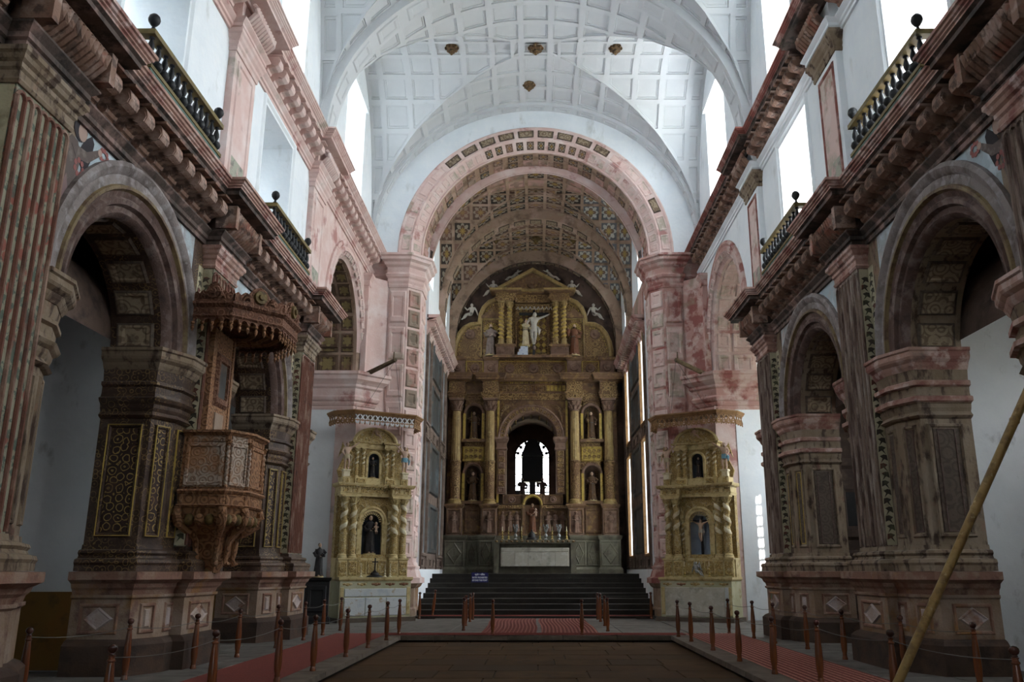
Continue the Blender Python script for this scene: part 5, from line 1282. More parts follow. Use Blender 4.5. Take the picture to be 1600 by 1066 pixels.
# ------------------------------------------------------------------ the two side altars
def candlestick(x, y, z, h, label, rz=0, m=None):
    root = tag(empty('candlestick', (x, y, z)), label, 'candlestick', 'candlesticks on the altars')
    mm = m or brass; s = h
    MB().lathe(0, 0, [(.16*s, 0), (.16*s, .03*s), (.06*s, .10*s), (.05*s, .16*s), (.10*s, .22*s), (.04*s, .28*s), (.035*s, .40*s), (.075*s, .46*s), (.03*s, .52*s), (.03*s, .60*s), (.09*s, .64*s), (.09*s, .66*s)], 12).build('stem', mm, root, True)
    MB().lathe(0, 0, [(.032*s, .66*s), (.028*s, .98*s), (0, 1.0*s)], 10).build('candle', altcream, root, True)
def altar(S):
    L = S < 0; side = 'left' if L else 'right'
    ctr = Vector((S*5.62, 29.28, 0)); th = math.radians(31)*(1 if L else -1)
    M = Matrix.Translation(ctr) @ Matrix.Rotation(th, 4, 'Z')
    wp = lambda x, y, z: M @ Vector((x, y, z))
    # masonry table
    T = tag(empty('altar_table', ctr, th), ('peeling white panelled altar table of the left side altar' if L else 'altar table with rough grey front of the right side altar'), 'altar table')
    MB().box(-1.30, 1.30, -1.22, .0, .0, .13).build('step', kerbst, T)
    MB().box(-1.2, 1.2, -.98, -.02, .13, 1.30).build('core', tablem, T)
    MB().mould([(1.2, -.02), (1.2, -.98), (-1.2, -.98), (-1.2, -.02)], [(0, 1.24), (.03, 1.26), (.05, 1.30), (.05, 1.36), (0, 1.36)]).build('table_edge', altplain, T)
    MB().box(-1.24, 1.24, -1.02, -.02, 1.33, 1.362).build('table_top', tablem, T)
    fm = frontm if L else frontgrey
    if L:
        for k in range(3):
            MB().plate((-1.04+k*.70, -.98, .18), (.69, 0, 0), (0, 0, 1), (0, -1, 0), 1, .56, .035, .02).build('front_panel', fm, T)
        MB().plate((-1.04, -.98, .77), (1, 0, 0), (0, 0, 1), (0, -1, 0), 2.09, .24, .03, .012).build('front_band', fm, T)
    else:
        MB().plate((-1.04, -.98, .15), (1, 0, 0), (0, 0, 1), (0, -1, 0), 2.0, .90, .03, .02).build('front_panel', fm, T)
        MB().plate((.97, -.98, .15), (1, 0, 0), (0, 0, 1), (0, -1, 0), .13, .90, .034, .01).build('front_strip', frontm, T)
    for k in range(5):
        x = -.95+k*.475; q = MB()
        q.ell(x, -.985, 1.14, .07, .02, .05, 10, 6)
        for s in (-1, 1): q.ell(x+s*.10, -.985, 1.15, .065, .015, .035, 8, 5)
        q.build('rosette', redorn if (L and k > 1) or (not L and k == 1) else altgold, T, True)
    for x in (-1.12, 1.12):
        MB().plate((x-.06, -.98, .2), (1, 0, 0), (0, 0, 1), (0, -1, 0), .12, .85, .015, .01).build('side_strip', altplain, T)
    # gilded retable
    A = tag(empty('side_altar', ctr + Vector((0, 0, 1.362)), th), 'yellow gilt retable with twisted columns, the one on the %s' % side, 'altar', 'gilt side altars')
    dz = Matrix.Translation((0, 0, -1.362))
    def B(mb, nm, m, par=A, smooth=False): return mb.xf(dz).build(nm, m, par, smooth)
    B(MB().box(-1.22, 1.22, -.50, -.02, 1.362, 1.96), 'predella', altplain)
    for x in (-1.03, -.70, .70, 1.03):
        B(MB().box(x-.155, x+.155, -.66, -.49, 1.365, 1.93).mould([(x+.155, -.49), (x+.155, -.66), (x-.155, -.66), (x-.155, -.49)], [(0, 1.89), (.03, 1.91), (.03, 1.96), (0, 1.96)]), 'pedestal', altplain)
        q = MB(); qpanel('', lin((x-.14, -.66, 1.40), (.28, 0, 0), (0, 0, .46), (0, -1, 0)), None, None, d=.025, ins=(.02, .07, .16, .2), into=q); B(q, 'carved_panel', altgold)
        q = MB().lathe(0, 0, [(.11, 0), (.10, .03), (.05, .03), (.04, .045), (0, .045)], 12).xf(Matrix.Translation((x, -.665, 1.63)) @ Matrix.Rotation(PI/2, 4, 'X')); B(q, 'roundel', altgold, smooth=True)
    for x in (-.34, 0, .34):
        q = MB(); qpanel('', lin((x-.16, -.50, 1.44), (.32, 0, 0), (0, 0, .46), (0, -1, 0)), None, None, d=.025, ins=(.02, .07, .16, .2), into=q); B(q, 'carved_panel', altgold)
    # main order
    bd = MB(); board_with_hole(bd, -1.22, 1.22, 1.96, 3.95, -.28, 0, 2.08, .70, 3.12, th=.04); B(bd, 'back_board', altgold)
    for s in (-1, 1): B(MB().box(s*1.20-.02, s*1.20+.02, -.28, -.02, 1.96, 4.3), 'side_board', altgold)
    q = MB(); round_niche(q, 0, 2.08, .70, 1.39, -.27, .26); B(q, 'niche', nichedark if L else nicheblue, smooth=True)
    q = MB().arch(lambda h, z, d: (h, d, z), 0, 3.12, [(.52, -.27), (.52, -.36), (.46, -.40), (.42, -.37), (.36, -.37), (.35, -.28)], n=20)
    for s in (-1, 1): q.box(min(s*.35, s*.52), max(s*.35, s*.52), -.38, -.27, 2.02, 3.06).box(min(s*.33, s*.56), max(s*.33, s*.56), -.41, -.27, 3.04, 3.12)
    B(q, 'niche_frame', altplain)
    B(MB().box(-.52, .52, -.42, -.27, 1.965, 2.08), 'niche_sill', altgold)
    for i in range(14):
        a = PI*(i+.5)/14
        q = MB().prism([(.26, -.018), (.345, -.03), (.345, .03), (.26, .018)], lambda p, r, w, a=a: (p*math.cos(a)-r*math.sin(a), -.30+w, 3.12+p*math.sin(a)+r*math.cos(a)), 0, .02); B(q, 'shell_rib', altplain)
    for s in (-1, 1):   # scrolling leaves in the corners over the arch
        q = MB()
        for k in range(4):
            q.tube([(s*(.30+.06*k), -.29, 3.62+.05*k), (s*(.42+.05*k), -.33, 3.70-.03*k), (s*(.56), -.30, 3.58-.12*k)], [.03, .04, .015], 6)
        B(q, 'acanthus_leaf', altgold, smooth=True)
        q = MB(); spiral_col(q, s*.585, -.36, 2.02, 3.30, .052, 4, .25, 10); q.box(s*.585-.07, s*.585+.07, -.44, -.28, 3.30, 3.5); B(q, 'colonnette', [altplain, altcream, altgold], smooth=True)
    for x in (-1.03, -.72, .72, 1.03):
        q = MB(); spiral_col(q, x, -.53, 1.96, 3.95, .118, 2.6 if x < 0 else -2.6, .30); B(q, 'twisted_column', [altplain, altcream, altgold], smooth=True)
    def ent(z, pth, sc, nm='entablature'):
        a_, b_, c_ = entabl(z, sc, sc*.55)
        e = B(MB().mould(pth, a_), nm, altplain)
        B(MB().mould(pth, b_), 'cornice_soffit', altgold, e); B(MB().mould(pth, c_), 'cornice_edge', altplain, e)
        return e
    pth = [(1.22, -.02), (1.22, -.64), (.56, -.64), (.56, -.42), (-.56, -.42), (-.56, -.64), (-1.22, -.64), (-1.22, -.02)]
    E_ = ent(3.95, pth, .36); B(MB().box(-1.2, 1.2, -.42, -.03, 3.96, 4.33).box(.57, 1.21, -.63, -.4, 3.96, 4.33).box(-1.21, -.57, -.63, -.4, 3.96, 4.33), 'core', altplain)
    for x in (-1.06, -.74, .74, 1.06):
        q = MB(); qpanel('', lin((x-.11, -.642, 4.04), (.22, 0, 0), (0, 0, .17), (0, -1, 0)), None, None, d=.02, ins=(.02, .1, .22, .28), into=q); B(q, 'frieze_panel', altgold)
    q = MB(); qpanel('', lin((-.52, -.422, 4.04), (1.04, 0, 0), (0, 0, .17), (0, -1, 0)), None, None, d=.02, ins=(.02, .05, .08, .1), into=q); B(q, 'frieze_panel', altgold)
    for k in range(26):
        B(MB().box(-1.2+k*.094, -1.15+k*.094, -.70 if abs(-1.18+k*.094) > .56 else -.48, -.42, 4.20, 4.235), 'dentil', altplain, E_)
    # attic
    B(MB().box(-1.15, 1.15, -.40, -.03, 4.34, 4.56), 'attic_base', altplain)
    for x in (-1.03, -.52, .52, 1.03):
        w = .12 if abs(x) > .9 else .2
        B(MB().box(x-w, x+w, -.52, -.38, 4.34, 4.57), 'attic_pedestal', altplain)
        q = MB(); qpanel('', lin((x-w+.02, -.52, 4.37), (2*w-.04, 0, 0), (0, 0, .17), (0, -1, 0)), None, None, d=.02, ins=(.02, .1, .22, .28), into=q); B(q, 'carved_panel', altgold)
    bd = MB(); board_with_hole(bd, -.80, .80, 4.56, 5.60, -.20, 0, 4.60, .40, 5.22, th=.04); B(bd, 'attic_board', altgold)
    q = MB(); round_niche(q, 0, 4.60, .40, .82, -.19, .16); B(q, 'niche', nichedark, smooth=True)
    q = MB().arch(lambda h, z, d: (h, d, z), 0, 5.22, [(.28, -.20), (.28, -.26), (.24, -.28), (.20, -.26), (.20, -.20)], n=16)
    for s in (-1, 1): q.box(min(s*.2, s*.28), max(s*.2, s*.28), -.26, -.2, 4.57, 5.22)
    B(q, 'niche_frame', altplain)
    for x in (-.64, -.42, .42, .64):
        q = MB(); spiral_col(q, x, -.34, 4.57, 5.56, .062, 3, .30, 10); B(q, 'twisted_column', [altplain, altcream, altgold], smooth=True)
    pth2 = [(.78, -.03), (.78, -.43), (.30, -.43), (.30, -.28), (-.30, -.28), (-.30, -.43), (-.78, -.43), (-.78, -.03)]
    ent(5.56, pth2, .20); B(MB().box(-.77, .77, -.27, -.03, 5.565, 5.77).box(.31, .77, -.42, -.2, 5.565, 5.77).box(-.77, -.31, -.42, -.2, 5.565, 5.77), 'core', altplain)
    n = 16
    B(MB().prism([(.74*math.cos(PI*k/n), .46*math.sin(PI*k/n)) for k in range(n+1)], lambda p, q, w: (p, w, 5.78+q), -.26, -.04), 'lunette', altgold)
    q = MB(); vs = []
    for k in range(n+1):
        a = PI*k/n
        for r, y in ((1.0, -.26), (1.04, -.33), (.95, -.36), (.88, -.32), (.88, -.26)): vs.append((.78*r*math.cos(a), y, 5.78+.50*r*math.sin(a)))
    q.add(vs, [(i*5+j, (i+1)*5+j, (i+1)*5+j+1, i*5+j+1) for i in range(n) for j in range(4)]); B(q, 'lunette_rim', altplain, smooth=True)
    for s in (-1, 1):
        q = MB().prism([(s*.80, 4.57), (s*1.18, 4.57), (s*1.24, 4.8), (s*1.10, 5.1), (s*1.02, 5.35), (s*.86, 5.55), (s*.80, 5.6)], lambda p, r, w: (p, w, r), -.17, -.10)
        B(q, 'carved_wing', altgold)
    # canopy of fretwork boards on the wall above
    cz = 6.16
    K = tag(empty('canopy', wp(0, 0, cz), th), 'fretwork wooden canopy above the %s side altar' % side, 'canopy')
    poly = [(1.55, .05), (1.52, -.55), (1.05, -1.10), (-1.05, -1.10), (-1.52, -.55), (-1.55, .05)]
    MB().prism(poly, lambda p, q, w: (p, q, w), .46, .50).build('roof_board', canopytop, K)
    MB().mould(poly, [(0, .42), (.05, .43), (.07, .47), (.10, .50), (.10, .54), (0, .54)]).build('cornice', canopyw, K)
    for (a, b), wm in zip(zip(poly[:-1], poly[1:]), (canopyw, canopyw, canopywhite if L else canopyw, canopyw, canopyw)):
        a = Vector((a[0], a[1], 0)); b = Vector((b[0], b[1], 0)); e = b-a; ln = e.length; e.normalize(); nn = Vector((-e.y, e.x, 0))
        q = MB(); nb = max(3, int(ln/.17)); st_ = ln/nb
        q.prism([(0, .40), (ln, .40), (ln, .43), (0, .43)], lambda p, r, w: a+e*p+nn*w+Vector((0, 0, r)), -.015, .015)
        q.prism([(0, .20), (ln, .20), (ln, .23), (0, .23)], lambda p, r, w: a+e*p+nn*w+Vector((0, 0, r)), -.015, .015)
        q.build('fringe_rail', canopyw, K)
        for k in range(nb):
            z = MB(); p0 = k*st_
            z.prism([(p0, .23), (p0+.05, .23), (p0+st_+.0, .40), (p0+st_-.05, .40)], lambda p, r, w: a+e*p+nn*w+Vector((0, 0, r)), -.010, .012)
            z.prism([(p0+st_-.05, .23), (p0+st_, .23), (p0+.05, .40), (p0, .40)], lambda p, r, w: a+e*p+nn*w+Vector((0, 0, r)), -.012, .010)
            z.build('lattice', wm, K)
            z = MB(); n2 = 8
            pts = [(p0+st_*(.5-.46*math.cos(PI*i/n2)), .20-.10*math.sin(PI*i/n2)) for i in range(n2+1)] + [(p0+st_*(.5+.22*math.cos(PI*i/4)), .20-.045*math.sin(PI*i/4)) for i in range(5)]
            z.prism(pts, lambda p, r, w: a+e*p+nn*w+Vector((0, 0, r)), -.010, .010)
            z.build('scallop', wm, K)
            c = a+e*p0
            MB().lathe(c.x, c.y, [(.018, .21), (.022, .17), (.012, .15), (.022, .12), (.016, .09), (0, .07)], 8).build('drop', canopyw, K, True)
    # figures
    nm = side
    def g(x, y, z): return tuple(wp(x, y, z))
    nude('angel_statue', 'flesh coloured winged angel at the outer end of the %s altar cornice' % side, 'statue', 'angels on the side altars', g(-1.03*(-S), -.45, 4.80), .88, th, STAND(-S), flesh, cloth=(robecream if L else bluecloth), wings=altgold)
    nude('angel_statue', 'flesh coloured winged angel at the inner end of the %s altar cornice' % side, 'statue', 'angels on the side altars', g(1.03*(-S), -.45, 4.80), .88, th, STAND(S), flesh, cloth=(bluecloth if L else robecream), wings=altgold)
    for s in (-1, 1):
        B(MB().box(s*1.03-.10, s*1.03+.10, -.55, -.35, 4.57, 4.80).mould([(s*1.03+.10, -.35), (s*1.03+.10, -.55), (s*1.03-.10, -.55), (s*1.03-.10, -.35)], [(0, 4.73), (.03, 4.76), (.03, 4.80), (0, 4.80)]), 'angel_pedestal', altcream)
    nude('cherub', 'small cherub seated on top of the %s altar lunette' % side, 'statue', 'cherubs on the side altars', g(0, -.36, 5.92), .50, th, SIT(1), flesh, fat=1.1)
    if L:
        robed('saint_statue', 'dark robed saint holding a child in the left altar niche', None, g(0, -.20, 2.12), 1.22, th, robedark, sash=cord, arms='folded', child=True, halo=True)
        robed('saint_statue', 'small dark friar in the upper niche of the left altar', None, g(0, -.13, 4.62), .68, th, robedark, sash=robecream)
    else:
        crucifix('crucifix', 'black crucifix with pale figure in the right altar niche', g(0, -.17, 2.082), .72, th, cross_h=1.36)
        robed('saint_statue', 'small dark friar in the upper niche of the right altar', None, g(0, -.13, 4.62), .68, th, robedark, sash=robecream)
    if L:
        R2 = tag(empty('standing_cross', g(.0, -.80, 1.362), th), 'small black cross on a stepped foot on the left altar table', 'cross')
        q = MB().lathe(0, 0, [(.26, 0), (.25, .03), (.15, .07), (.13, .13), (.06, .17), (.03, .22)], 14); q.build('foot', blackwood, R2, True)
        MB().box(-.018, .018, -.012, .012, .2, .60).box(-.10, .10, -.012, .012, .46, .495).build('cross', blackwood, R2)
        for x, t in ((-.45, 'left of the cross'), (.36, 'just right of the cross'), (.54, 'right of the cross')):
            p = g(x, -.78, 1.362); candlestick(p[0], p[1], p[2], .42, 'small pale candlestick %s on the left side altar' % t, m=altcream)
    else:
        for x, t in ((-.42, 'left'), (.42, 'right')):
            p = g(x, -.78, 1.362); candlestick(p[0], p[1], p[2], .50, 'gilt candlestick on the %s of the right side altar table' % t)
        nude('cherub_statue', 'small grey seated figure group in the middle of the right altar table', 'statue', None, g(0, -.75, 1.40), .62, th, SIT(1), silver, hairm=silver, wings=silver, fat=1.15)
altar(-1); altar(1)

# friar on a black plinth beside the left altar
P = tag(empty('plinth', (-6.75, 27.45, 0), math.radians(12)), 'tall black wooden plinth beside the left side altar', 'plinth')
MB().box(-.36, .36, -.34, .34, .10, 1.36).build('body', blackwood, P)
MB().mould([(.36, .34), (.36, -.34), (-.36, -.34), (-.36, .34)], [(0, 0), (.07, 0), (.07, .14), (.03, .2), (0, .22)], closed=True).build('foot_moulding', blackwood, P)
MB().mould([(.36, .34), (.36, -.34), (-.36, -.34), (-.36, .34)], [(0, 1.24), (.05, 1.28), (.06, 1.36), (0, 1.36)], closed=True).build('cap_moulding', blackwood, P)
qpanel('front_panel', lin((-.32, -.34, .3), (.64, 0, 0), (0, 0, .88), (0, -1, 0)), blackwood, P, d=.04)
robed('saint_statue', 'dark statue of a friar on the black plinth by the left altar', None, (-6.75, 27.45, 1.395), 1.0, math.radians(40), robedark, sash=cord, arms='folded')

# ------------------------------------------------------------------ the pulpit
def pulpit():
    X0, Y0 = -6.0, 15.62
    R_ = tag(empty('pulpit', (X0-.13, Y0, -.10)), 'carved wooden polygonal pulpit with hanging bowl on the left wall', 'pulpit')
    W = lambda pts: [(p[0]-X0, p[1]-Y0) for p in pts]
    body = W([(-6.0, 14.82), (-5.22, 14.82), (-4.98, 15.22), (-4.98, 16.02), (-5.22, 16.42), (-6.0, 16.42)])
    zb, zt = 2.98, 3.96
    # path runs anticlockwise seen from above with the outside on the right
    MB().mould(body, [(0, zb), (0, zt)], flip=True, caps=False).build('body', pulpw, R_)
    MB().prism(body, lambda p, q, w: (p, q, w), zb-.02, zb+.05).build('floor_board', pulpw, R_)
    for (a, b), m in zip(zip(body[:-1], body[1:]), (pulpgrey, pulpgrey, pulpw, pulpw, pulpw)):
        a = Vector((a[0], a[1], 0)); b = Vector((b[0], b[1], 0)); e = b-a; ln = e.length; e.normalize(); nn = Vector((e.y, -e.x, 0))
        qpanel('carved_panel', lin(a+e*.05+Vector((0, 0, zb+.07)), e*(ln-.1), (0, 0, zt-zb-.20), nn), m, R_, d=.035, ins=(.0, .04, .10, .12), deep=.25)
        qpanel('top_panel', lin(a+e*.05+Vector((0, 0, zt-.13)), e*(ln-.1), (0, 0, .11), nn), m, R_, d=.02, ins=(.02, .05, .08, .1))
        qpanel('apron_panel', lin(a+e*.0+nn*.03+Vector((0, 0, zb-.24)), e*ln, (0, 0, .18), nn), pulpw, R_, d=.02, ins=(.02, .05, .1, .12))
    for p in body[1:-1]:
        q = MB(); spiral_col(q, p[0]*1.01, p[1]*1.01, zb+.05, zt-.10, .035, 6, .12, 8, strip=False); q.build('corner_colonnette', [pulpw, pulpgrey, pulpgrey], R_, True)
    MB().mould(body, [(-.05, zt), (.02, zt-.02), (.05, zt+.01), (.09, zt+.03), (.09, zt+.07), (-.05, zt+.07)], flip=True).build('parapet_rail', pulpw, R_)
    n = 0
    for a, b in zip(body[:-1], body[1:]):
        a = Vector((a[0], a[1], 0)); b = Vector((b[0], b[1], 0)); k = int((b-a).length/.055)
        q = MB()
        for i in range(k):
            c = a+(b-a)*((i+.5)/k); q.ell(c.x, c.y, zt+.0, .02, .02, .02, 6, 4)
        tag(q.build('beading', pulpgrey, R_, True), kind='stuff')
    MB().mould(body, [(0, zb-.28), (.06, zb-.27), (.09, zb-.24), (.03, zb-.22), (.03, zb-.06), (.07, zb-.03), (.09, zb+.0), (.06, zb+.03), (0, zb+.04)], flip=True).build('apron', pulpw, R_)
    # bowl: ribbed brackets curling down to a pendant
    ctr = Vector((.42, 0, 0))
    rings = [(zb-.28, 1.0), (zb-.42, .96), (zb-.58, .78), (zb-.72, .52), (zb-.86, .40), (zb-1.05, .40), (zb-1.18, .30), (zb-1.28, .20), (zb-1.36, .16)]
    q = MB(); vs = []; m = len(body)
    for z, s in rings:
        for p in body:
            v = Vector((p[0], p[1], 0)); v = ctr+(v-ctr)*s if p[0] > .01 else Vector((0, p[1]*s, 0)); vs.append((v.x, v.y, z))
    q.add(vs, [(j*m+i, j*m+i+1, (j+1)*m+i+1, (j+1)*m+i) for j in range(len(rings)-1) for i in range(m-1)] + [tuple((len(rings)-1)*m+i for i in range(m))]); q.build('bowl', pulpw, R_, True)
    for p in body[1:-1] + [(.02, body[0][1]), (.02, body[-1][1])]:
        v = Vector((p[0], p[1], 0)); d = (v-ctr)
        pts = [ctr+d*s+Vector((0, 0, z)) for z, s in ((zb-.28, 1.0), (zb-.40, 1.04), (zb-.52, .98), (zb-.62, .80), (zb-.70, .62), (zb-.82, .50), (zb-1.0, .48), (zb-1.14, .44), (zb-1.22, .50), (zb-1.20, .58))]
        MB().tube(pts, [.075, .085, .085, .075, .065, .05, .05, .045, .045, .03], 8).build('scroll_bracket', pulpw, R_, True)
    for (a, b) in zip(body[:-1], body[1:]):
        for t in (.27, .5, .73):
            c = Vector((a[0]+(b[0]-a[0])*t, a[1]+(b[1]-a[1])*t, zb-.40)); c = ctr*.03+c*.97
            MB().ell(c.x, c.y, c.z, .085, .085, .10, 9, 6).build('flower', pulpgold if t != .5 else pulpw, R_, True)
    MB().lathe(.30, 0, [(.30, zb-1.0), (.27, zb-1.15), (.16, zb-1.28), (.20, zb-1.34), (.12, zb-1.42), (.05, zb-1.48), (0, zb-1.52)], 12).build('pendant', pulpgold, R_, True)
    # back panel between body and canopy, with a framed inset and a low opening
    MB().box(.10, .24, -.50, .50, zt, 5.98).box(.1, .26, -.55, -.45, zt+.05, 5.98).box(.1, .26, .45, .55, zt+.05, 5.98).build('back_board', pulpw, R_)
    qpanel('framed_inset', lin((.24, .33, zt+.62), (0, -.66, 0), (0, 0, 1.0), (1, 0, 0)), pulpdark, R_, d=.06, ins=(.0, .06, .16, .18), deep=.1)
    MB().box(.24, .255, -.24, .24, zt+.66, zt+1.56).build('inset_painting', paint1, R_)
    MB().box(.24, .27, -.20, .20, zt+.10, zt+.5).build('lower_opening', canopytop, R_)
    # canopy
    K = tag(empty('pulpit_canopy', (X0-.05, Y0, 5.76)), 'dark carved sounding board with hanging fringe above the pulpit', 'canopy')
    can = [(p[0]-X0, p[1]-Y0) for p in ((-6.0, 14.45), (-5.32, 14.45), (-4.66, 15.15), (-4.66, 16.15), (-5.25, 16.85), (-6.0, 16.85))]
    MB().prism(can, lambda p, q, w: (p, q, w), .22, .26).build('ceiling_board', pulpdark, K)
    MB().mould(can, [(-.03, .12), (.02, .12), (.05, .15), (.03, .18), (.03, .30), (.07, .33), (.10, .36), (.10, .40), (-.03, .40)], flip=True).build('cornice', pulpdark, K)
    for (a, b) in zip(can[:-1], can[1:]):
        a = Vector((a[0], a[1], 0)); b = Vector((b[0], b[1], 0)); e = b-a; ln = e.length; e.normalize(); nn = Vector((e.y, -e.x, 0))
        at = lambda p, r, w: a+e*p+nn*w+Vector((0, 0, r))
        # cresting: a lobed carved board rising to the middle
        prof = [(0, .40)] + [(ln*t, .40+hh) for t, hh in ((0, .16), (.06, .20), (.12, .15), (.2, .22), (.28, .20), (.38, .33), (.5, .38), (.62, .33), (.72, .20), (.8, .22), (.88, .15), (.94, .20), (1, .16))] + [(ln, .40)]
        MB().prism(prof, at, -.02, .05).build('crest_board', pulpdark, K)
        q = MB()
        q.lathe(0, 0, [(.13, 0), (.12, .05), (.06, .05), (.05, .09), (0, .09)], 12).xf(Matrix.Translation(at(ln/2, .58, .05)) @ Matrix(((e.x, 0, nn.x, 0), (e.y, 0, nn.y, 0), (0, 1, 0, 0), (0, 0, 0, 1))))
        q.build('medallion', pulpgold if abs(nn.y+nn.x) < 1.42 and nn.x > .3 else pulpdark, K, True)
        for s in (.25, .75):
            q = MB()
            for k in range(3):
                q.tube([at(ln*(s-.10), .46, .05), at(ln*(s-.03), .52+.03*k, .08), at(ln*(s+.06), .50-.02*k, .05)], [.02, .03, .012], 5)
            q.build('carved_leaf', pulpdark, K, True)
        nb = max(3, int(ln/.15)); w = ln/nb
        for k in range(nb):
            pts = [(w*k, .14)] + [(w*(k+.5-.5*math.cos(PI*i/6)), .02+.09*(1-math.sin(PI*i/6))) for i in range(7)] + [(w*(k+1), .14)]
            pts = [(w*k, .14), (w*k, .02)] + [(w*(k+.5-.40*math.cos(PI*i/6)), .02+.085*math.sin(PI*i/6)) for i in range(7)] + [(w*(k+1), .02), (w*(k+1), .14)]
            MB().prism(pts, at, -.012, .014).build('scallop', pulpdark, K)
            c = at(w*k, 0, 0)
            MB().lathe(c.x, c.y, [(.03, .05), (.035, .02), (.015, -.01), (.032, -.045), (.028, -.08), (.008, -.12), (0, -.14)], 8).build('drop', pulpw, K, True)
    for k in range(3):
        MB().mould([(p[0]*(.85-.2*k), p[1]*(.85-.2*k)) for p in can], [(-.03, .21-.02*k), (0, .17-.02*k), (.04, .17-.02*k), (.06, .22)], flip=True).build('ceiling_moulding', pulpw, K)
pulpit()
# ------------------------------------------------------------------ the great gilded reredos
XC, YR = -.15, 40.0
def reredos():
    R_ = tag(empty('reredos', (XC, YR, 1.446)), 'great gilded carved reredos filling the end of the chancel', 'reredos')
    dz = Matrix.Translation((0, 0, -1.446))
    def B(mb, nm, m, par=R_, smooth=False): return mb.xf(dz).build(nm, m, par, smooth)
    # marble dado
    B(MB().box(-4.0, 4.0, .0, .5, 1.446, 3.12), 'dado_core', rerestone)
    xs = [(-4.0, -3.05, -.42), (-3.05, -2.45, -.12), (-2.45, -1.75, -.42), (1.75, 2.45, -.42), (2.45, 3.05, -.12), (3.05, 4.0, -.42)]
    for a, b, y in xs:
        B(MB().box(a, b, y, .02, 1.446, 3.0), 'dado_block', rerestone)
        B(MB().mould([(b, 0), (b, y), (a, y), (a, 0)], [(0, 2.92), (.04, 2.96), (.08, 3.06), (.08, 3.12), (0, 3.12)]), 'dado_cap', rerestone)
        B(MB().mould([(b, 0), (b, y), (a, y), (a, 0)], [(0, 1.446), (.08, 1.446), (.08, 1.62), (.03, 1.70), (0, 1.72)]), 'dado_foot', rerestone)
        w = b-a
        q = MB().frame((a+.05, y-.001, 1.78), (1, 0, 0), (0, 0, 1), (0, -1, 0), w-.1, 1.08, .05, .03).diamond((a+.12, y-.001, 1.82), (1, 0, 0), (0, 0, 1), (0, -1, 0), w-.24, 1.0, .04)
        for k in (.55, .3): q.frame((a+w/2-.2*k, y-.001, 2.32-.4*k), (1, 0, 0), (0, 0, 1), (0, -1, 0), .4*k, .8*k, .02, .03)
        B(q, 'dado_panel', rerestone)
    # pedestal zone
    B(MB().box(-4.0, 4.0, .06, .5, 3.12, 4.5), 'pedestal_core', rerebrown)
    cols = (-3.58, -1.99, 1.99, 3.58)
    for x in cols:
        B(MB().box(x-.36, x+.36, -.40, .1, 3.12, 4.42), 'pedestal', rerepink)
        B(MB().mould([(x+.36, .05), (x+.36, -.40), (x-.36, -.40), (x-.36, .05)], [(0, 4.32), (.05, 4.38), (.09, 4.45), (.09, 4.52), (0, 4.52)]), 'pedestal_cap', rerebrown)
        B(MB().frame((x-.32, -.40, 3.20), (1, 0, 0), (0, 0, 1), (0, -1, 0), .64, 1.08, .06, .04), 'relief_frame', rerebrown)
    for x, w in ((-2.78, .38), (2.78, .38)):
        q = MB(); qpanel('', lin((x-w, .06, 3.2), (2*w, 0, 0), (0, 0, 1.2), (0, -1, 0)), None, None, d=.05, ins=(0, .05, .12, .15), into=q); B(q, 'relief_panel', rerebrown)
    for s in (-1, 1):
        B(MB().frame((min(s*.48, s*1.58), .06, 3.3), (1, 0, 0), (0, 0, 1), (0, -1, 0), 1.10, 1.0, .05, .05), 'relief_frame', reregold)
        B(MB().box(min(s*.42, s*1.60), max(s*.42, s*1.60), -.12, .1, 4.34, 4.48), 'relief_cornice', reregold)
        q = MB(); qpanel('', lin((min(s*.45, s*1.42), .02, 4.52), (.97, 0, 0), (0, 0, .46), (0, -1, 0)), None, None, d=.05, ins=(0, .04, .08, .1), into=q); B(q, 'sill_panel', rerebrown)
        B(MB().lathe(0, 0, [(.17, 0), (.15, .05), (.07, .05), (.05, .09), (0, .09)], 14).xf(Matrix.Translation((s*.95, .0, 4.75)) @ Matrix.Rotation(PI/2, 4, 'X')), 'sill_rosette', rerepink, smooth=True)
    # carved relief saints on the pedestals and panels
    k = 0
    for x, y, z, h in [(c, -.40, 3.24, .96) for c in cols] + [(s*xx, .05, 3.30, .92) for s in (-1, 1) for xx in (.72, 1.05, 1.38)]:
        q = MB()
        rg = [(0, .15), (.3, .13), (.52, .105), (.66, .13), (.78, .12), (.83, .045), (.86, .045), (.90, .075), (.95, .075), (1.0, .02)]
        n = 10; vs = []
        for zz, r in rg:
            for i in range(n+1):
                a = PI+PI*i/n; w = 1+.10*math.sin(6*a)*(zz < .6); vs.append((x+r*h*w*math.cos(a), y+r*h*.75*w*math.sin(a), z+zz*h))
        q.add(vs, [(j*(n+1)+i, j*(n+1)+i+1, (j+1)*(n+1)+i+1, (j+1)*(n+1)+i) for j in range(len(rg)-1) for i in range(n)])
        for s in (-1, 1): q.tube([(x+s*.12*h, y-.04, z+.76*h), (x+s*.17*h, y-.06, z+.58*h), (x+s*.03*h, y-.12, z+.56*h)], [.045*h, .04*h, .03*h], 6)
        B(q, 'relief_figure', rerepink, smooth=True)
    # small gilt niche with the lady
    bd = MB(); board_with_hole(bd, -.46, .46, 3.12, 5.0, -.06, 0, 3.2, .70, 4.5, th=.08); B(bd, 'niche_board', rerebrown)
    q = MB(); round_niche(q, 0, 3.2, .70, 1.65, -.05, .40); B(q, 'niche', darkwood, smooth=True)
    B(MB().arch(lambda h, z, d: (h, d, z), 0, 4.5, [(.47, -.06), (.47, -.16), (.42, -.18), (.36, -.15), (.35, -.06)], n=20), 'gilt_arch', goldline, smooth=True)
    # main storey: boards, central arch, niches
    cx = -.07
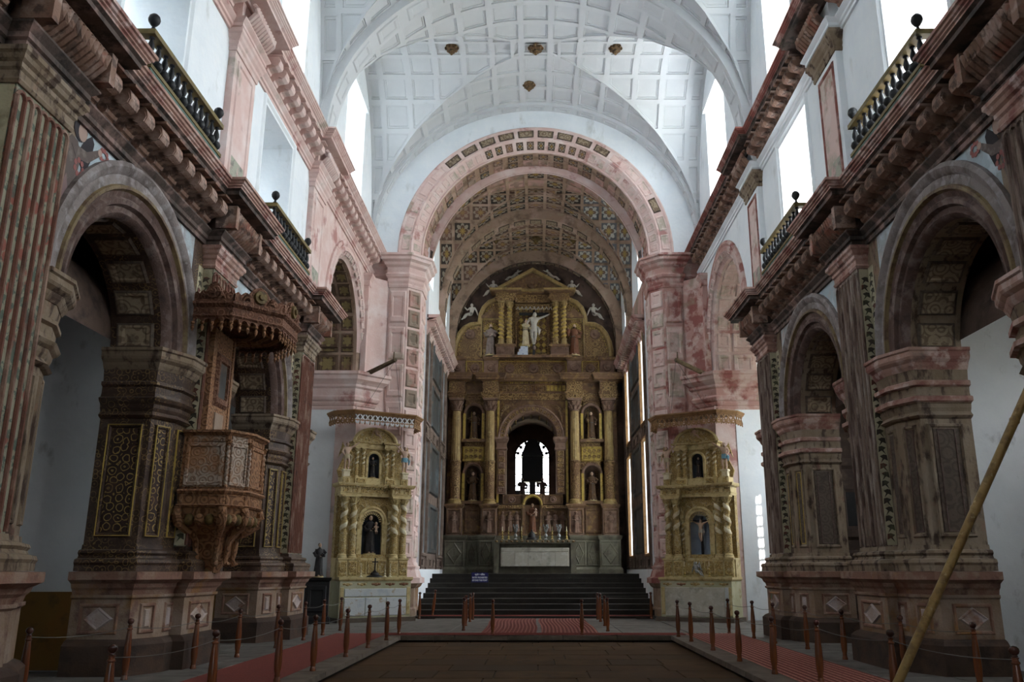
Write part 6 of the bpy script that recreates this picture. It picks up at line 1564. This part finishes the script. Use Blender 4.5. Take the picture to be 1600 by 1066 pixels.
    bd = MB(); board_with_hole(bd, -1.75, 1.70, 5.0, 9.44, .10, cx, 5.0, 2.36, 7.62, 28, th=.12); B(bd, 'centre_board', rerebrown)
    B(MB().arch(lambda h, z, d: (h, d, z), cx, 7.62, [(1.58, .10), (1.58, -.06), (1.52, -.12), (1.46, -.08), (1.24, -.08), (1.20, -.02), (1.18, .10), (1.18, .8)], n=32), 'arch_moulding', rerepink, smooth=True)
    for i in range(22):
        a0, a1 = PI*i/22+.02, PI*(i+1)/22-.02
        q = MB(); qpanel('', lambda s, t, d: (cx+(1.26+.19*t)*math.cos(a0+(a1-a0)*s), -.08-d, 7.62+(1.26+.19*t)*math.sin(a0+(a1-a0)*s)), None, None, d=.03, ins=(.02, .1, .22, .28), into=q); B(q, 'voussoir_panel', reregold)
    for s in (-1, 1):
        x0 = cx+s*1.18; x1 = cx+s*1.58
        B(MB().box(min(x0, x1), max(x0, x1), -.08, .12, 5.0, 7.35), 'jamb', rerepink)
        pth = [(max(x0, x1)+.02, .1), (max(x0, x1)+.02, -.08), (min(x0, x1)-.02, -.08), (min(x0, x1)-.02, .4)]
        B(MB().mould(pth, [(0, 7.02), (.05, 7.06), (.05, 7.12), (.02, 7.16), (.02, 7.36), (.06, 7.42), (.12, 7.55), (.12, 7.64), (0, 7.64)]), 'impost', rerepink)
        for kk in range(7):
            q = MB(); qpanel('', lin((min(x0, x1)+.04, -.08, 5.06+kk*.28), (.32, 0, 0), (0, 0, .26), (0, -1, 0)), None, None, d=.03, ins=(.02, .1, .22, .28), into=q); B(q, 'jamb_panel', reregold if s > 0 or kk % 2 else rerepink)
        B(MB().box(s*1.62-.05, s*1.62+.05, -.02, .1, 4.6, 9.4), 'gilt_strip', goldline)
        q = MB()
        for kk in range(4): q.tube([(cx+s*(.95+.1*kk), .05, 9.15-.05*kk), (cx+s*(1.2+.08*kk), -.02, 9.15-.14*kk), (cx+s*1.46, .05, 8.95-.2*kk)], [.04, .06, .02], 6)
        B(q, 'spandrel_carving', reregold, smooth=True)
        B(MB().box(cx+s*1.19-.03, cx+s*1.19+.03, .2, .8, 5.0, 7.62), 'inner_jamb', rerebrown)
        # side bays with two niches
        xb = s*2.78
        bd = MB(); board_with_hole(bd, xb-.62, xb+.62, 4.5, 6.42, .08, xb, 4.68, .74, 5.95, th=.1); board_with_hole(bd, xb-.62, xb+.62, 6.42, 9.44, .08, xb, 7.55, .74, 8.78, th=.1); B(bd, 'niche_board', reregold)
        B(MB().box(s*3.2, s*4.0, .08, .2, 4.5, 9.44) if s > 0 else MB().box(-4.0, -3.2, .08, .2, 4.5, 9.44), 'outer_board', rerebrown)
        for z0, hh, zc in ((4.68, 1.64, 5.95), (7.55, 1.60, 8.78)):
            q = MB(); round_niche(q, xb, z0, .74, hh, .09, .36); B(q, 'niche', darkwood, smooth=True)
            q = MB().arch(lambda h, z, d: (h, d, z), xb, zc, [(.50, .08), (.50, -.02), (.45, -.05), (.38, .0), (.37, .08)], n=16); B(q, 'niche_arch', rerepink, smooth=True)
            for ss in (-1, 1): B(MB().box(xb+ss*.44-.06, xb+ss*.44+.06, -.03, .08, z0, zc), 'niche_jamb', goldline)
            B(MB().box(xb-.55, xb+.55, -.14, .08, z0-.14, z0), 'niche_sill', rerebrown)
        q = MB(); qpanel('', lin((xb-.52, .08, 6.52), (1.04, 0, 0), (0, 0, .70), (0, -1, 0)), None, None, d=.05, ins=(.0, .05, .10, .13), into=q); B(q, 'scroll_panel', goldline)
        q = MB()
        for kx in range(4):
            for kz in range(2):
                c = (xb-.33+.22*kx, .05, 6.73+.27*kz); n = 9
                q.tube([(c[0]+.09*(1-t/11)*math.cos(t*1.1), c[1], c[2]+.10*(1-t/11)*math.sin(t*1.1)) for t in range(n)], .02, 5)
        B(q, 'scroll_carving', reregold, smooth=True)
    # fluted columns
    for x in cols:
        q = MB(); n = 28; y = -.18; r = .225; vs = []
        q.lathe(x, y, [(r*1.45, 4.52), (r*1.45, 4.60), (r*1.25, 4.63), (r*1.35, 4.70), (r*1.05, 4.76)], 16, 0)
        q.lathe(x, y, [(r, 4.76), (r*1.06, 5.6), (r*1.0, 6.42), (r*1.15, 6.44), (r*1.15, 6.50), (r*.98, 6.53)], 16, 2)
        for j, z in enumerate((6.53, 7.4, 8.3, 8.86)):
            for i in range(n):
                a = 2*PI*i/n; rr_ = r*(.97-.05*j)*(1 if i % 2 else .9); vs.append((x+rr_*math.cos(a), y+rr_*math.sin(a), z))
        q.add(vs, [(j*n+i, j*n+(i+1) % n, (j+1)*n+(i+1) % n, (j+1)*n+i) for j in range(3) for i in range(n)], 0)
        q.lathe(x, y, [(r*.85, 8.84), (r*1.0, 8.88), (r*.85, 8.92), (r*.95, 9.1), (r*1.35, 9.32)], 16, 1)
        for rw in range(2):
            for i in range(8):
                a = 2*PI*(i+.5*rw)/8; z = 8.93+.16*rw
                q.tube([(x+r*.9*math.cos(a), y+r*.9*math.sin(a), z), (x+r*1.2*math.cos(a), y+r*1.2*math.sin(a), z+.15), (x+r*1.5*math.cos(a), y+r*1.5*math.sin(a), z+.19)], [.05, .05, .02], 5, 1)
        q.box(x-.33, x+.33, y-.33, y+.33, 9.34, 9.44, 1)
        B(q, 'fluted_column', [rerecol, rerepink, reregold], smooth=True)
        for sd in (-1, 1):
            B(MB().box(x-.24, x+.24, .0, .1, 4.5, 9.44), 'respond', rerebrown)
            break
    # main entablature, breaking forward over the columns
    def ent(z, pth, sc, pj, m1, m2, m3, nm='entablature'):
        a_, b_, c_ = entabl(z, sc, pj)
        e = B(MB().mould(pth, a_), nm, m1); B(MB().mould(pth, b_), 'cornice_soffit', m2, e); B(MB().mould(pth, c_), 'cornice_edge', m3, e); return e
    pth = [(4.05, .3)]
    for x in reversed(cols): pth += [(x+.36, .02), (x+.36, -.36), (x-.36, -.36), (x-.36, .02)]
    pth[1] = (4.05, -.2) if False else pth[1]
    pth = [(4.05, .3), (4.05, .02)] + pth[1:] + [(-4.05, .02), (-4.05, .3)]
    E_ = ent(9.44, pth, 1.06, .62, reregold, rerebrown, rerebrown)
    B(MB().box(-4.0, 4.0, .0, .5, 9.44, 10.55), 'entablature_core', rerebrown)
    for k in range(17):
        x = -1.5+k*.187
        q = MB(); qpanel('', lin((x-.08, .0, 9.86), (.16, 0, 0), (0, 0, .28), (0, -1, 0)), None, None, d=.04, ins=(0, .1, .2, .25), into=q); B(q, 'frieze_block', goldline if k > 11 else reregold)
    for k in range(42): B(MB().box(-1.6+k*.078, -1.56+k*.078, -.14, .02, 10.22, 10.28), 'dentil', goldline if k % 3 else reregold, E_)
    # attic band with medallions
    B(MB().box(-4.0, 4.0, .05, .5, 10.55, 11.45), 'attic_band', reregold)
    for x in (-3.58, -1.99, 1.99, 3.58):
        B(MB().box(x-.33, x+.33, -.22, .1, 10.62, 11.36), 'attic_pedestal', rerepink)
        B(MB().mould([(x+.33, .05), (x+.33, -.22), (x-.33, -.22), (x-.33, .05)], [(0, 11.32), (.05, 11.36), (.08, 11.44), (.08, 11.5), (0, 11.5)]), 'pedestal_cap', rerebrown)
        B(MB().lathe(0, 0, [(.20, 0), (.17, .06), (.10, .06), (.06, .11), (0, .12)], 14).xf(Matrix.Translation((x, -.22, 10.98)) @ Matrix.Rotation(PI/2, 4, 'X')), 'medallion', rerepink, smooth=True)
    for x in (-1.1, 0.05, 1.2, -2.78, 2.78):
        B(MB().lathe(0, 0, [(.24, 0), (.20, .07), (.12, .07), (.07, .13), (0, .14)], 14).xf(Matrix.Translation((x, .05, 10.98)) @ Matrix.Rotation(PI/2, 4, 'X')), 'medallion', rerepink, smooth=True)
    for x0, x1 in ((-1.65, 1.65), (-3.22, -2.36), (2.36, 3.22)):
        B(MB().frame((x0, .05, 10.64), (1, 0, 0), (0, 0, 1), (0, -1, 0), x1-x0, .72, .06, .05), 'attic_frame', goldline)
    B(MB().box(-1.9, 1.9, -.42, .1, 11.43, 11.55), 'shelf', rerebrown)
    # shouldered upper storey
    out = [(-3.95, 11.45), (-3.95, 11.9), (-3.86, 12.35), (-3.68, 12.8), (-3.40, 13.15), (-3.05, 13.34), (-2.70, 13.36), (-2.66, 13.75), (-2.50, 14.15), (-2.22, 14.45), (-1.75, 14.66)]
    poly = out + [(1.75, 14.66)] + [(-x, z) for x, z in reversed(out[:-1])]
    B(MB().prism(poly, lambda p, q, w: (p, w, q), .14, .5), 'upper_board', reregold)
    for s in (-1, 1):
        q = MB(); pr = [(0, 0), (.04, -.10), (.14, -.14), (.22, -.10), (.26, 0)]; vs = []; P2 = [Vector((s*abs(x), z)) for x, z in out]
        for i, p in enumerate(P2):
            d = (P2[min(i+1, len(P2)-1)]-P2[max(i-1, 0)]).normalized(); n2 = Vector((d.y, -d.x))*(1 if s < 0 else -1)
            for a, b in pr: vs.append((p.x+n2.x*a, .14+b, p.y+n2.y*a))
        q.add(vs, [(i*5+j, (i+1)*5+j, (i+1)*5+j+1, i*5+j+1) for i in range(len(P2)-1) for j in range(4)]); B(q, 'shoulder_moulding', rerecol, smooth=True)
        for i in range(3, len(P2)*3-3):
            t = i/3; j = int(t); p = P2[j].lerp(P2[min(j+1, len(P2)-1)], t-j); d = (P2[min(j+1, len(P2)-1)]-P2[j]); d = d.normalized() if d.length > 1e-6 else Vector((0, 1)); n2 = Vector((d.y, -d.x))*(1 if s < 0 else -1)
            c = p+n2*.33; B(MB().ell(c.x, .12, c.y, .035, .04, .035, 6, 4), 'bead', goldline)
        B(MB().lathe(0, 0, [(.26, 0), (.22, .06), (.12, .06), (.07, .12), (0, .13)], 14).xf(Matrix.Translation((s*3.05, .14, 12.72)) @ Matrix.Rotation(PI/2, 4, 'X')), 'medallion', rerepink, smooth=True)
        # little aedicule behind the standing saint
        xn = s*2.03
        B(MB().frame((xn-.50, .14, 11.55), (1, 0, 0), (0, 0, 1), (0, -1, 0), 1.0, 1.98, .09, .08), 'aedicule_frame', rerecol)
        B(MB().prism([(xn-.6, 13.53), (xn+.6, 13.53), (xn, 13.98)], lambda p, q, w: (p, w, q), .02, .15), 'small_pediment', rerebrown)
        for i in range(13):
            a = PI*(-.1+1.2*i/12)
            B(MB().prism([(.16, -.012), (.34, -.03), (.34, .03), (.16, .012)], lambda p, q, w: (xn+p*math.cos(a)-q*math.sin(a), .08+w, 12.95+p*math.sin(a)+q*math.cos(a)), 0, .05), 'ray', goldline)
        # paired twisted columns
        B(MB().box(s*1.31-.44, s*1.31+.44, -.40, .15, 11.55, 12.0), 'column_plinth', rerepink)
        B(MB().mould([(s*1.31+.44, .1), (s*1.31+.44, -.40), (s*1.31-.44, -.40), (s*1.31-.44, .1)], [(0, 11.95), (.05, 12.0), (.05, 12.08), (0, 12.08)]), 'plinth_cap', rerebrown)
        for k in range(9): B(MB().box(s*1.31-.40+k*.092, s*1.31-.35+k*.092, -.43, -.39, 11.62, 11.92), 'gadroon', rerepink)
        for x in (1.12, 1.52):
            q = MB(); spiral_col(q, s*x, -.16, 12.08, 14.3, .135, 8*s, .06, 12, strip=True); B(q, 'twisted_column', [rerecol, goldline, rerecol], smooth=True)
    # cresting recess behind the crucifix
    q = MB(); qpanel('', lin((-.88, .14, 11.56), (1.76, 0, 0), (0, 0, 2.74), (0, -1, 0)), None, None, d=.10, ins=(0, .03, .07, .09), deep=.1, into=q); B(q, 'crucifix_panel', reregold)
    for kx in range(5):
        for kz in range(8):
            B(MB().diamond((-.70+kx*.28, .12, 11.72+kz*.31), (1, 0, 0), (0, 0, 1), (0, -1, 0), .26, .29, .03), 'lozenge', goldline)
    q = MB()
    for k in range(9): q.tube([(-.8+k*.2, .0, 13.95), (-.72+k*.2, -.05, 14.05), (-.64+k*.2, 0, 13.92)], [.03, .045, .02], 5)
    B(q, 'garland', ivory, smooth=True)
    p2 = [(1.78, .2), (1.78, -.36), (.84, -.36), (.84, -.02), (-.84, -.02), (-.84, -.36), (-1.78, -.36), (-1.78, .2)]
    ent(14.30, p2, .50, .5, reregold, rerebrown, rerecol)
    B(MB().box(-1.75, 1.75, .0, .5, 14.3, 14.84), 'upper_core', rerebrown)
    B(MB().prism([(-1.75, 14.85), (1.75, 14.85), (0, 15.86)], lambda p, q, w: (p, w, q), -.20, .4), 'pediment', rerebrown)
    for s in (-1, 1):
        B(MB().prism([(s*2.0, 14.82), (0, 15.98), (0, 15.80), (s*1.70, 14.82)], lambda p, q, w: (p, w, q), -.42, .1), 'raking_cornice', rerecol)
    B(MB().box(-2.0, 2.0, -.40, .1, 14.80, 14.90), 'pediment_base', rerecol)
    B(MB().lathe(0, 0, [(.30, 0), (.26, .08), (.14, .08), (.09, .16), (0, .17)], 14).xf(Matrix.Translation((0, -.2, 15.22)) @ Matrix.Rotation(PI/2, 4, 'X')), 'medallion', rerebrown, smooth=True)
    return R_
reredos()
# masonry round and behind it
mb = MB()
spandrel(mb, FX, 40.42, 40.8, -4.2, 4.2, 5.0, 17.2, XC-.07, 7.62, 1.2, 24); mb.box(-4.2, 4.2, 40.42, 40.8, 0, 5.0)
mb.build('masonry', darkvault, we)
MB().arch(FX, XC-.07, 7.62, [(1.2, 40.75), (1.2, 41.6), (1.7, 41.6), (1.7, 46.4)], n=24).build('camarin_vault', darkvault, we, True)
for i in range(9):
    for j in range(3):
        a = PI*(i+.5)/9
        MB().ell(XC-.07+1.16*math.cos(a), 40.5+j*.42, 7.62+1.16*math.sin(a), .05, .06, .05, 7, 5).build('stud', rerecol, we, True)
mb = MB()
for s in (-1, 1): mb.box(min(XC-.07+s*1.7, XC-.07+s*2.0), max(XC-.07+s*1.7, XC-.07+s*2.0), 40.8, 46.4, 4.6, 7.7)
mb.box(-2.2, 2.0, 40.7, 46.5, 4.7, 4.97)
mb.build('camarin_wall', darkvault, we)
mb = MB(); spandrel(mb, FX, 46.4, 46.7, -4.4, 4.4, 5.0, 17.2, -.19, 7.58, .90, 24); mb.box(-4.4, 4.4, 46.4, 46.7, 0, 5.0); mb.box(-.5, .1, 46.45, 46.6, 5, 5.02)
mb.build('end_masonry', darkvault, we)
win = structure('window_1', 'round headed window of the chamber behind the reredos')
for x in (-.74, -.46, -.19, .10, .38): MB().box(x-.02, x+.02, 46.5, 46.54, 5.0, 8.4).build('mullion', boltm, win)
for z in (5.3, 5.65, 6.0, 6.6, 7.5): MB().box(-1.09, .71, 46.5, 46.54, z-.03, z+.03).build('transom', boltm, win)
for i in range(7):
    a0 = PI*(i+.5)/7
    MB().ell(-.19+.80*math.cos(a0), 46.52, 7.58+.80*math.sin(a0), .10, .02, .10, 8, 5).build('tracery', boltm, win)
for z in (5.0,): MB().box(-1.09, -.86, 46.48, 46.52, 5.0, 5.75).build('shutter_board', boltm, win)
portal('daylight_portal', (-.19, 46.75, 6.7), (PI/2, 0, 0), 1.8, 3.4)
t = tag(empty('tabernacle', (-.17, 45.2, 4.97)), 'dark tabernacle silhouetted before the window behind the reredos', 'tabernacle')
MB().box(-.53, .53, -.3, .3, 1.15, 2.45).build('case', blackwood, t)
MB().box(-.60, .60, -.38, .38, 2.42, 2.52).box(-.58, .58, -.35, .35, 1.08, 1.18).build('moulding', blackwood, t)
MB().prism([(-.58, 2.5), (.58, 2.5), (.40, 3.0), (.18, 3.35), (-.18, 3.35), (-.40, 3.0)], lambda p, q, w: (p, w, q), -.2, .2).build('gable', blackwood, t)
MB().box(-.16, .16, -.15, .15, 0, 1.1).build('stem', blackwood, t)
for s, nm in ((-1, 'left'), (1, 'right')):
    robed('angel_statue', 'dark statue kneeling %s of the tabernacle before the rear window' % nm, None, (-.17+s*.52, 44.9, 5.0), 1.25, -s*.5, robegrey, arms='up')

# saints in the niches of the reredos
def Rr(x, y, z): return (XC+x, YR+y, z)
robed('saint_statue', 'dark brown saint in the upper left niche of the reredos', None, Rr(-2.78, .17, 7.60), 1.28, .1, robebrown, arms='staff')
robed('saint_statue', 'dark brown saint in the upper right niche of the reredos', None, Rr(2.78, .17, 7.60), 1.28, -.1, robebrown, arms='staff')
robed('saint_statue', 'dark brown saint in the lower left niche of the reredos', None, Rr(-2.78, .17, 4.73), 1.30, .1, robebrown)
robed('saint_statue', 'dark brown saint in the lower right niche of the reredos', None, Rr(2.78, .17, 4.73), 1.30, -.1, robebrown)
robed('lady_statue', 'reddish brown lady with child in the gilt arch above the high altar', None, Rr(0, .10, 3.25), 1.32, 0, robered, child=True)
robed('saint_statue', 'grey robed saint standing high on the left of the reredos', None, Rr(-2.03, -.10, 11.60), 1.56, .15, robegrey, arms='folded', beard=True)
robed('saint_statue', 'red robed saint standing high on the right of the reredos', None, Rr(2.03, -.10, 11.60), 1.56, -.15, robered, arms='up', beard=True)
t = tag(empty('tiled_steps', Rr(-.36, -.30, 11.552)), 'three small blue and white tiled steps below the crucifix', 'steps')
for k in range(3): MB().box(-.36+k*.07, .14, -.10+k*.03, .2, k*.15, k*.15+.145).build('tile_step', tilem, t)
EMB = [(p[0], p[1], p[2]) for p in CRUX]
EMB[5:9] = [(-.12, -.02, .81), (-.20, -.06, .67), (-.16, -.12, .55), (-.15, -.14, .52)]
r = tag(empty('crucifix', Rr(.06, -.16, 11.552)), 'large crucifix high in the centre of the reredos', 'crucifix')
MB().box(-.06, .06, .10, .17, 0, 2.35).box(-.72, .72, .10, .17, 2.08, 2.22).build('cross', blackwood, r)
nude('figure', None, None, None, (0, .02, .55), 1.62, 0, EMB, ivory, parent=r, cloth=ivory)
MB().ell(0, .02, .42, .10, .10, .12, 10, 7).build('globe', robegrey, r, True)
robed('saint_statue', 'saint in cream habit embracing the crucifix high on the reredos', None, Rr(-.34, -.22, 12.04), 1.32, .9, robecream, arms='embrace')
PM = [(736.3, -3.02, 13.42, 'lowest on the left shoulder', 1, 0), (770, -1.98, 14.62, 'higher on the left shoulder', 1, 0), (806, -.98, 15.52, 'reclining left of the pediment peak', -1, 1), (855.7, .98, 15.52, 'reclining right of the pediment peak', 1, 1), (891.7, 1.98, 14.62, 'higher on the right shoulder', -1, 0), (928.9, 3.02, 13.42, 'lowest on the right shoulder', -1, 0)]
for _, x, z, t, s, lie in PM:
    nude('cherub_statue', 'ivory cherub %s of the reredos' % t, 'statue', 'ivory cherubs on the reredos', Rr(x, .02, z), 1.15 if not lie else .95, 0, (LIE(-s) if lie else SIT(s if False else (-s))), ivory, hairm=ivory, fat=1.05)
# ------------------------------------------------------------------ high altar
A = tag(empty('high_altar', (XC+.12, 38.8, 1.446)), 'pale panelled high altar at the top of the steps', 'altar table')
MB().box(-1.62, 1.62, -.30, .60, 0, 1.30).build('core', rerestone, A)
MB().box(-1.50, 1.50, -.50, -.3, .30, 1.08).build('front_core', frontgrey, A)
for k in range(5): MB().plate((-1.45+k*.58, -.5, .30), (.57, 0, 0), (0, 0, 1), (0, -1, 0), 1, .60, .035, .012).build('front_panel', frontgrey, A)
MB().plate((-1.47, -.5, .92), (1, 0, 0), (0, 0, 1), (0, -1, 0), 2.94, .17, .03, .01).build('front_band', frontgrey, A)
MB().box(-1.80, 1.80, -.56, .65, 1.28, 1.44).build('table_slab', rerestone, A)
for k in range(16): MB().ell(-1.68+k*.224, -.56, 1.36, .07, .02, .045, 8, 5).build('carved_leaf', reregold, A, True)
for s in (-1, 1): MB().box(s*1.68-.12, s*1.68+.12, -.52, .6, 0, 1.28).build('side_block', rerestone, A)
zt = 1.446+1.44
for x, t in ((-1.32, 'first from the left'), (-1.05, 'second from the left'), (-.48, 'third from the left'), (.34, 'third from the right'), (.88, 'second from the right'), (1.52, 'first from the right')):
    candlestick(XC+x, 38.75, zt, .58, 'gilt candlestick on the high altar, %s' % t)
for x, t in ((-.74, 'left of the dark mound'), (.60, 'just right of the dark mound'), (1.18, 'at the right')):
    r = tag(empty('silver_bouquet', (XC+x, 38.75, zt)), 'tarnished silver bouquet on the high altar, %s' % t, 'ornament', 'silver bouquets on the high altar')
    MB().lathe(0, 0, [(.09, 0), (.08, .03), (.03, .07), (.08, .16), (.06, .24), (.03, .26)], 12).build('vase', silver, r, True)
    q = MB()
    for k in range(9):
        a = 2*PI*k/9; q.tube([(0, 0, .24), (.06*math.cos(a), .06*math.sin(a), .42), (.10*math.cos(a), .10*math.sin(a), .54+.05*(k % 3))], [.012, .02, .006], 5); q.ell(.10*math.cos(a), .1*math.sin(a), .54+.05*(k % 3), .035, .035, .04, 6, 4)
    q.build('flowers', silver, r, True)
r = tag(empty('draped_mound', (XC-.02, 38.75, zt)), 'dark covered domed object in the middle of the high altar', 'ornament')
MB().lathe(0, 0, [(.26, 0), (.25, .05), (.18, .10), (.17, .20), (.12, .30), (.05, .36), (0, .38)], 16).build('cover', blackwood, r, True)
MB().lathe(0, 0, [(.03, .37), (.045, .40), (.03, .44), (0, .455)], 10).build('knob', blackwood, r, True)

# ------------------------------------------------------------------ painted angels in the spandrels (flat murals)
def mural(S, yc, zc, parent, flip):
    f = lambda p, q, w: (S*(UW-.004-w), yc+flip*p, zc+q)
    def pl(nm, pts, m, lay): MB().prism(pts, f, .001+.002*lay, .003+.002*lay).build(nm, m, parent)
    circ = lambda x, y, r, n=14, sy=1: [(x+r*math.cos(2*PI*i/n), y+r*sy*math.sin(2*PI*i/n)) for i in range(n)]
    pl('mural_robe', [(-.50, -1.15), (-.42, -.7), (-.36, -.3), (-.34, .1), (-.22, .26), (-.06, .24), (.06, .02), (.0, -.3), (-.14, -.65), (-.28, -.95), (-.42, -1.2)], mural_brown, 1)
    pl('mural_drapery', [(-.46, -1.1), (-.34, -.6), (-.22, -.3), (-.14, -.5), (-.30, -.95)], muralw, 2)
    pl('mural_wing', [(-.02, .1), (.10, .34), (.26, .48), (.34, .40), (.30, .1), (.20, -.12), (.08, -.05)], mural_dark, 1)
    pl('mural_arm', [(-.20, .14), (-.04, .18), (.18, .20), (.44, .36), (.50, .29), (.24, .06), (-.06, .0)], mural_brown, 3)
    pl('mural_hand', circ(.50, .35, .055, 10), mural_flesh, 4)
    pl('mural_hair', circ(-.03, .44, .17, 16, 1.1), mural_dark, 2)
    pl('mural_face', circ(.02, .41, .11, 14, 1.2), mural_flesh, 3)
    for k in range(8):
        a = 2*PI*k/8; pl('mural_garland', circ(.62+.10*math.cos(a), .36+.08*math.sin(a), .042, 8), mural_red, 3)
    for k in range(7):
        a = 2*PI*k/7; pl('mural_garland', circ(.04+.10*math.cos(a), -.10+.10*math.sin(a), .042, 8), mural_red, 4)
mural(-1, 10.50, 6.93, wall_left, 1)
mural(1, 10.28, 6.93, wall_right, 1)
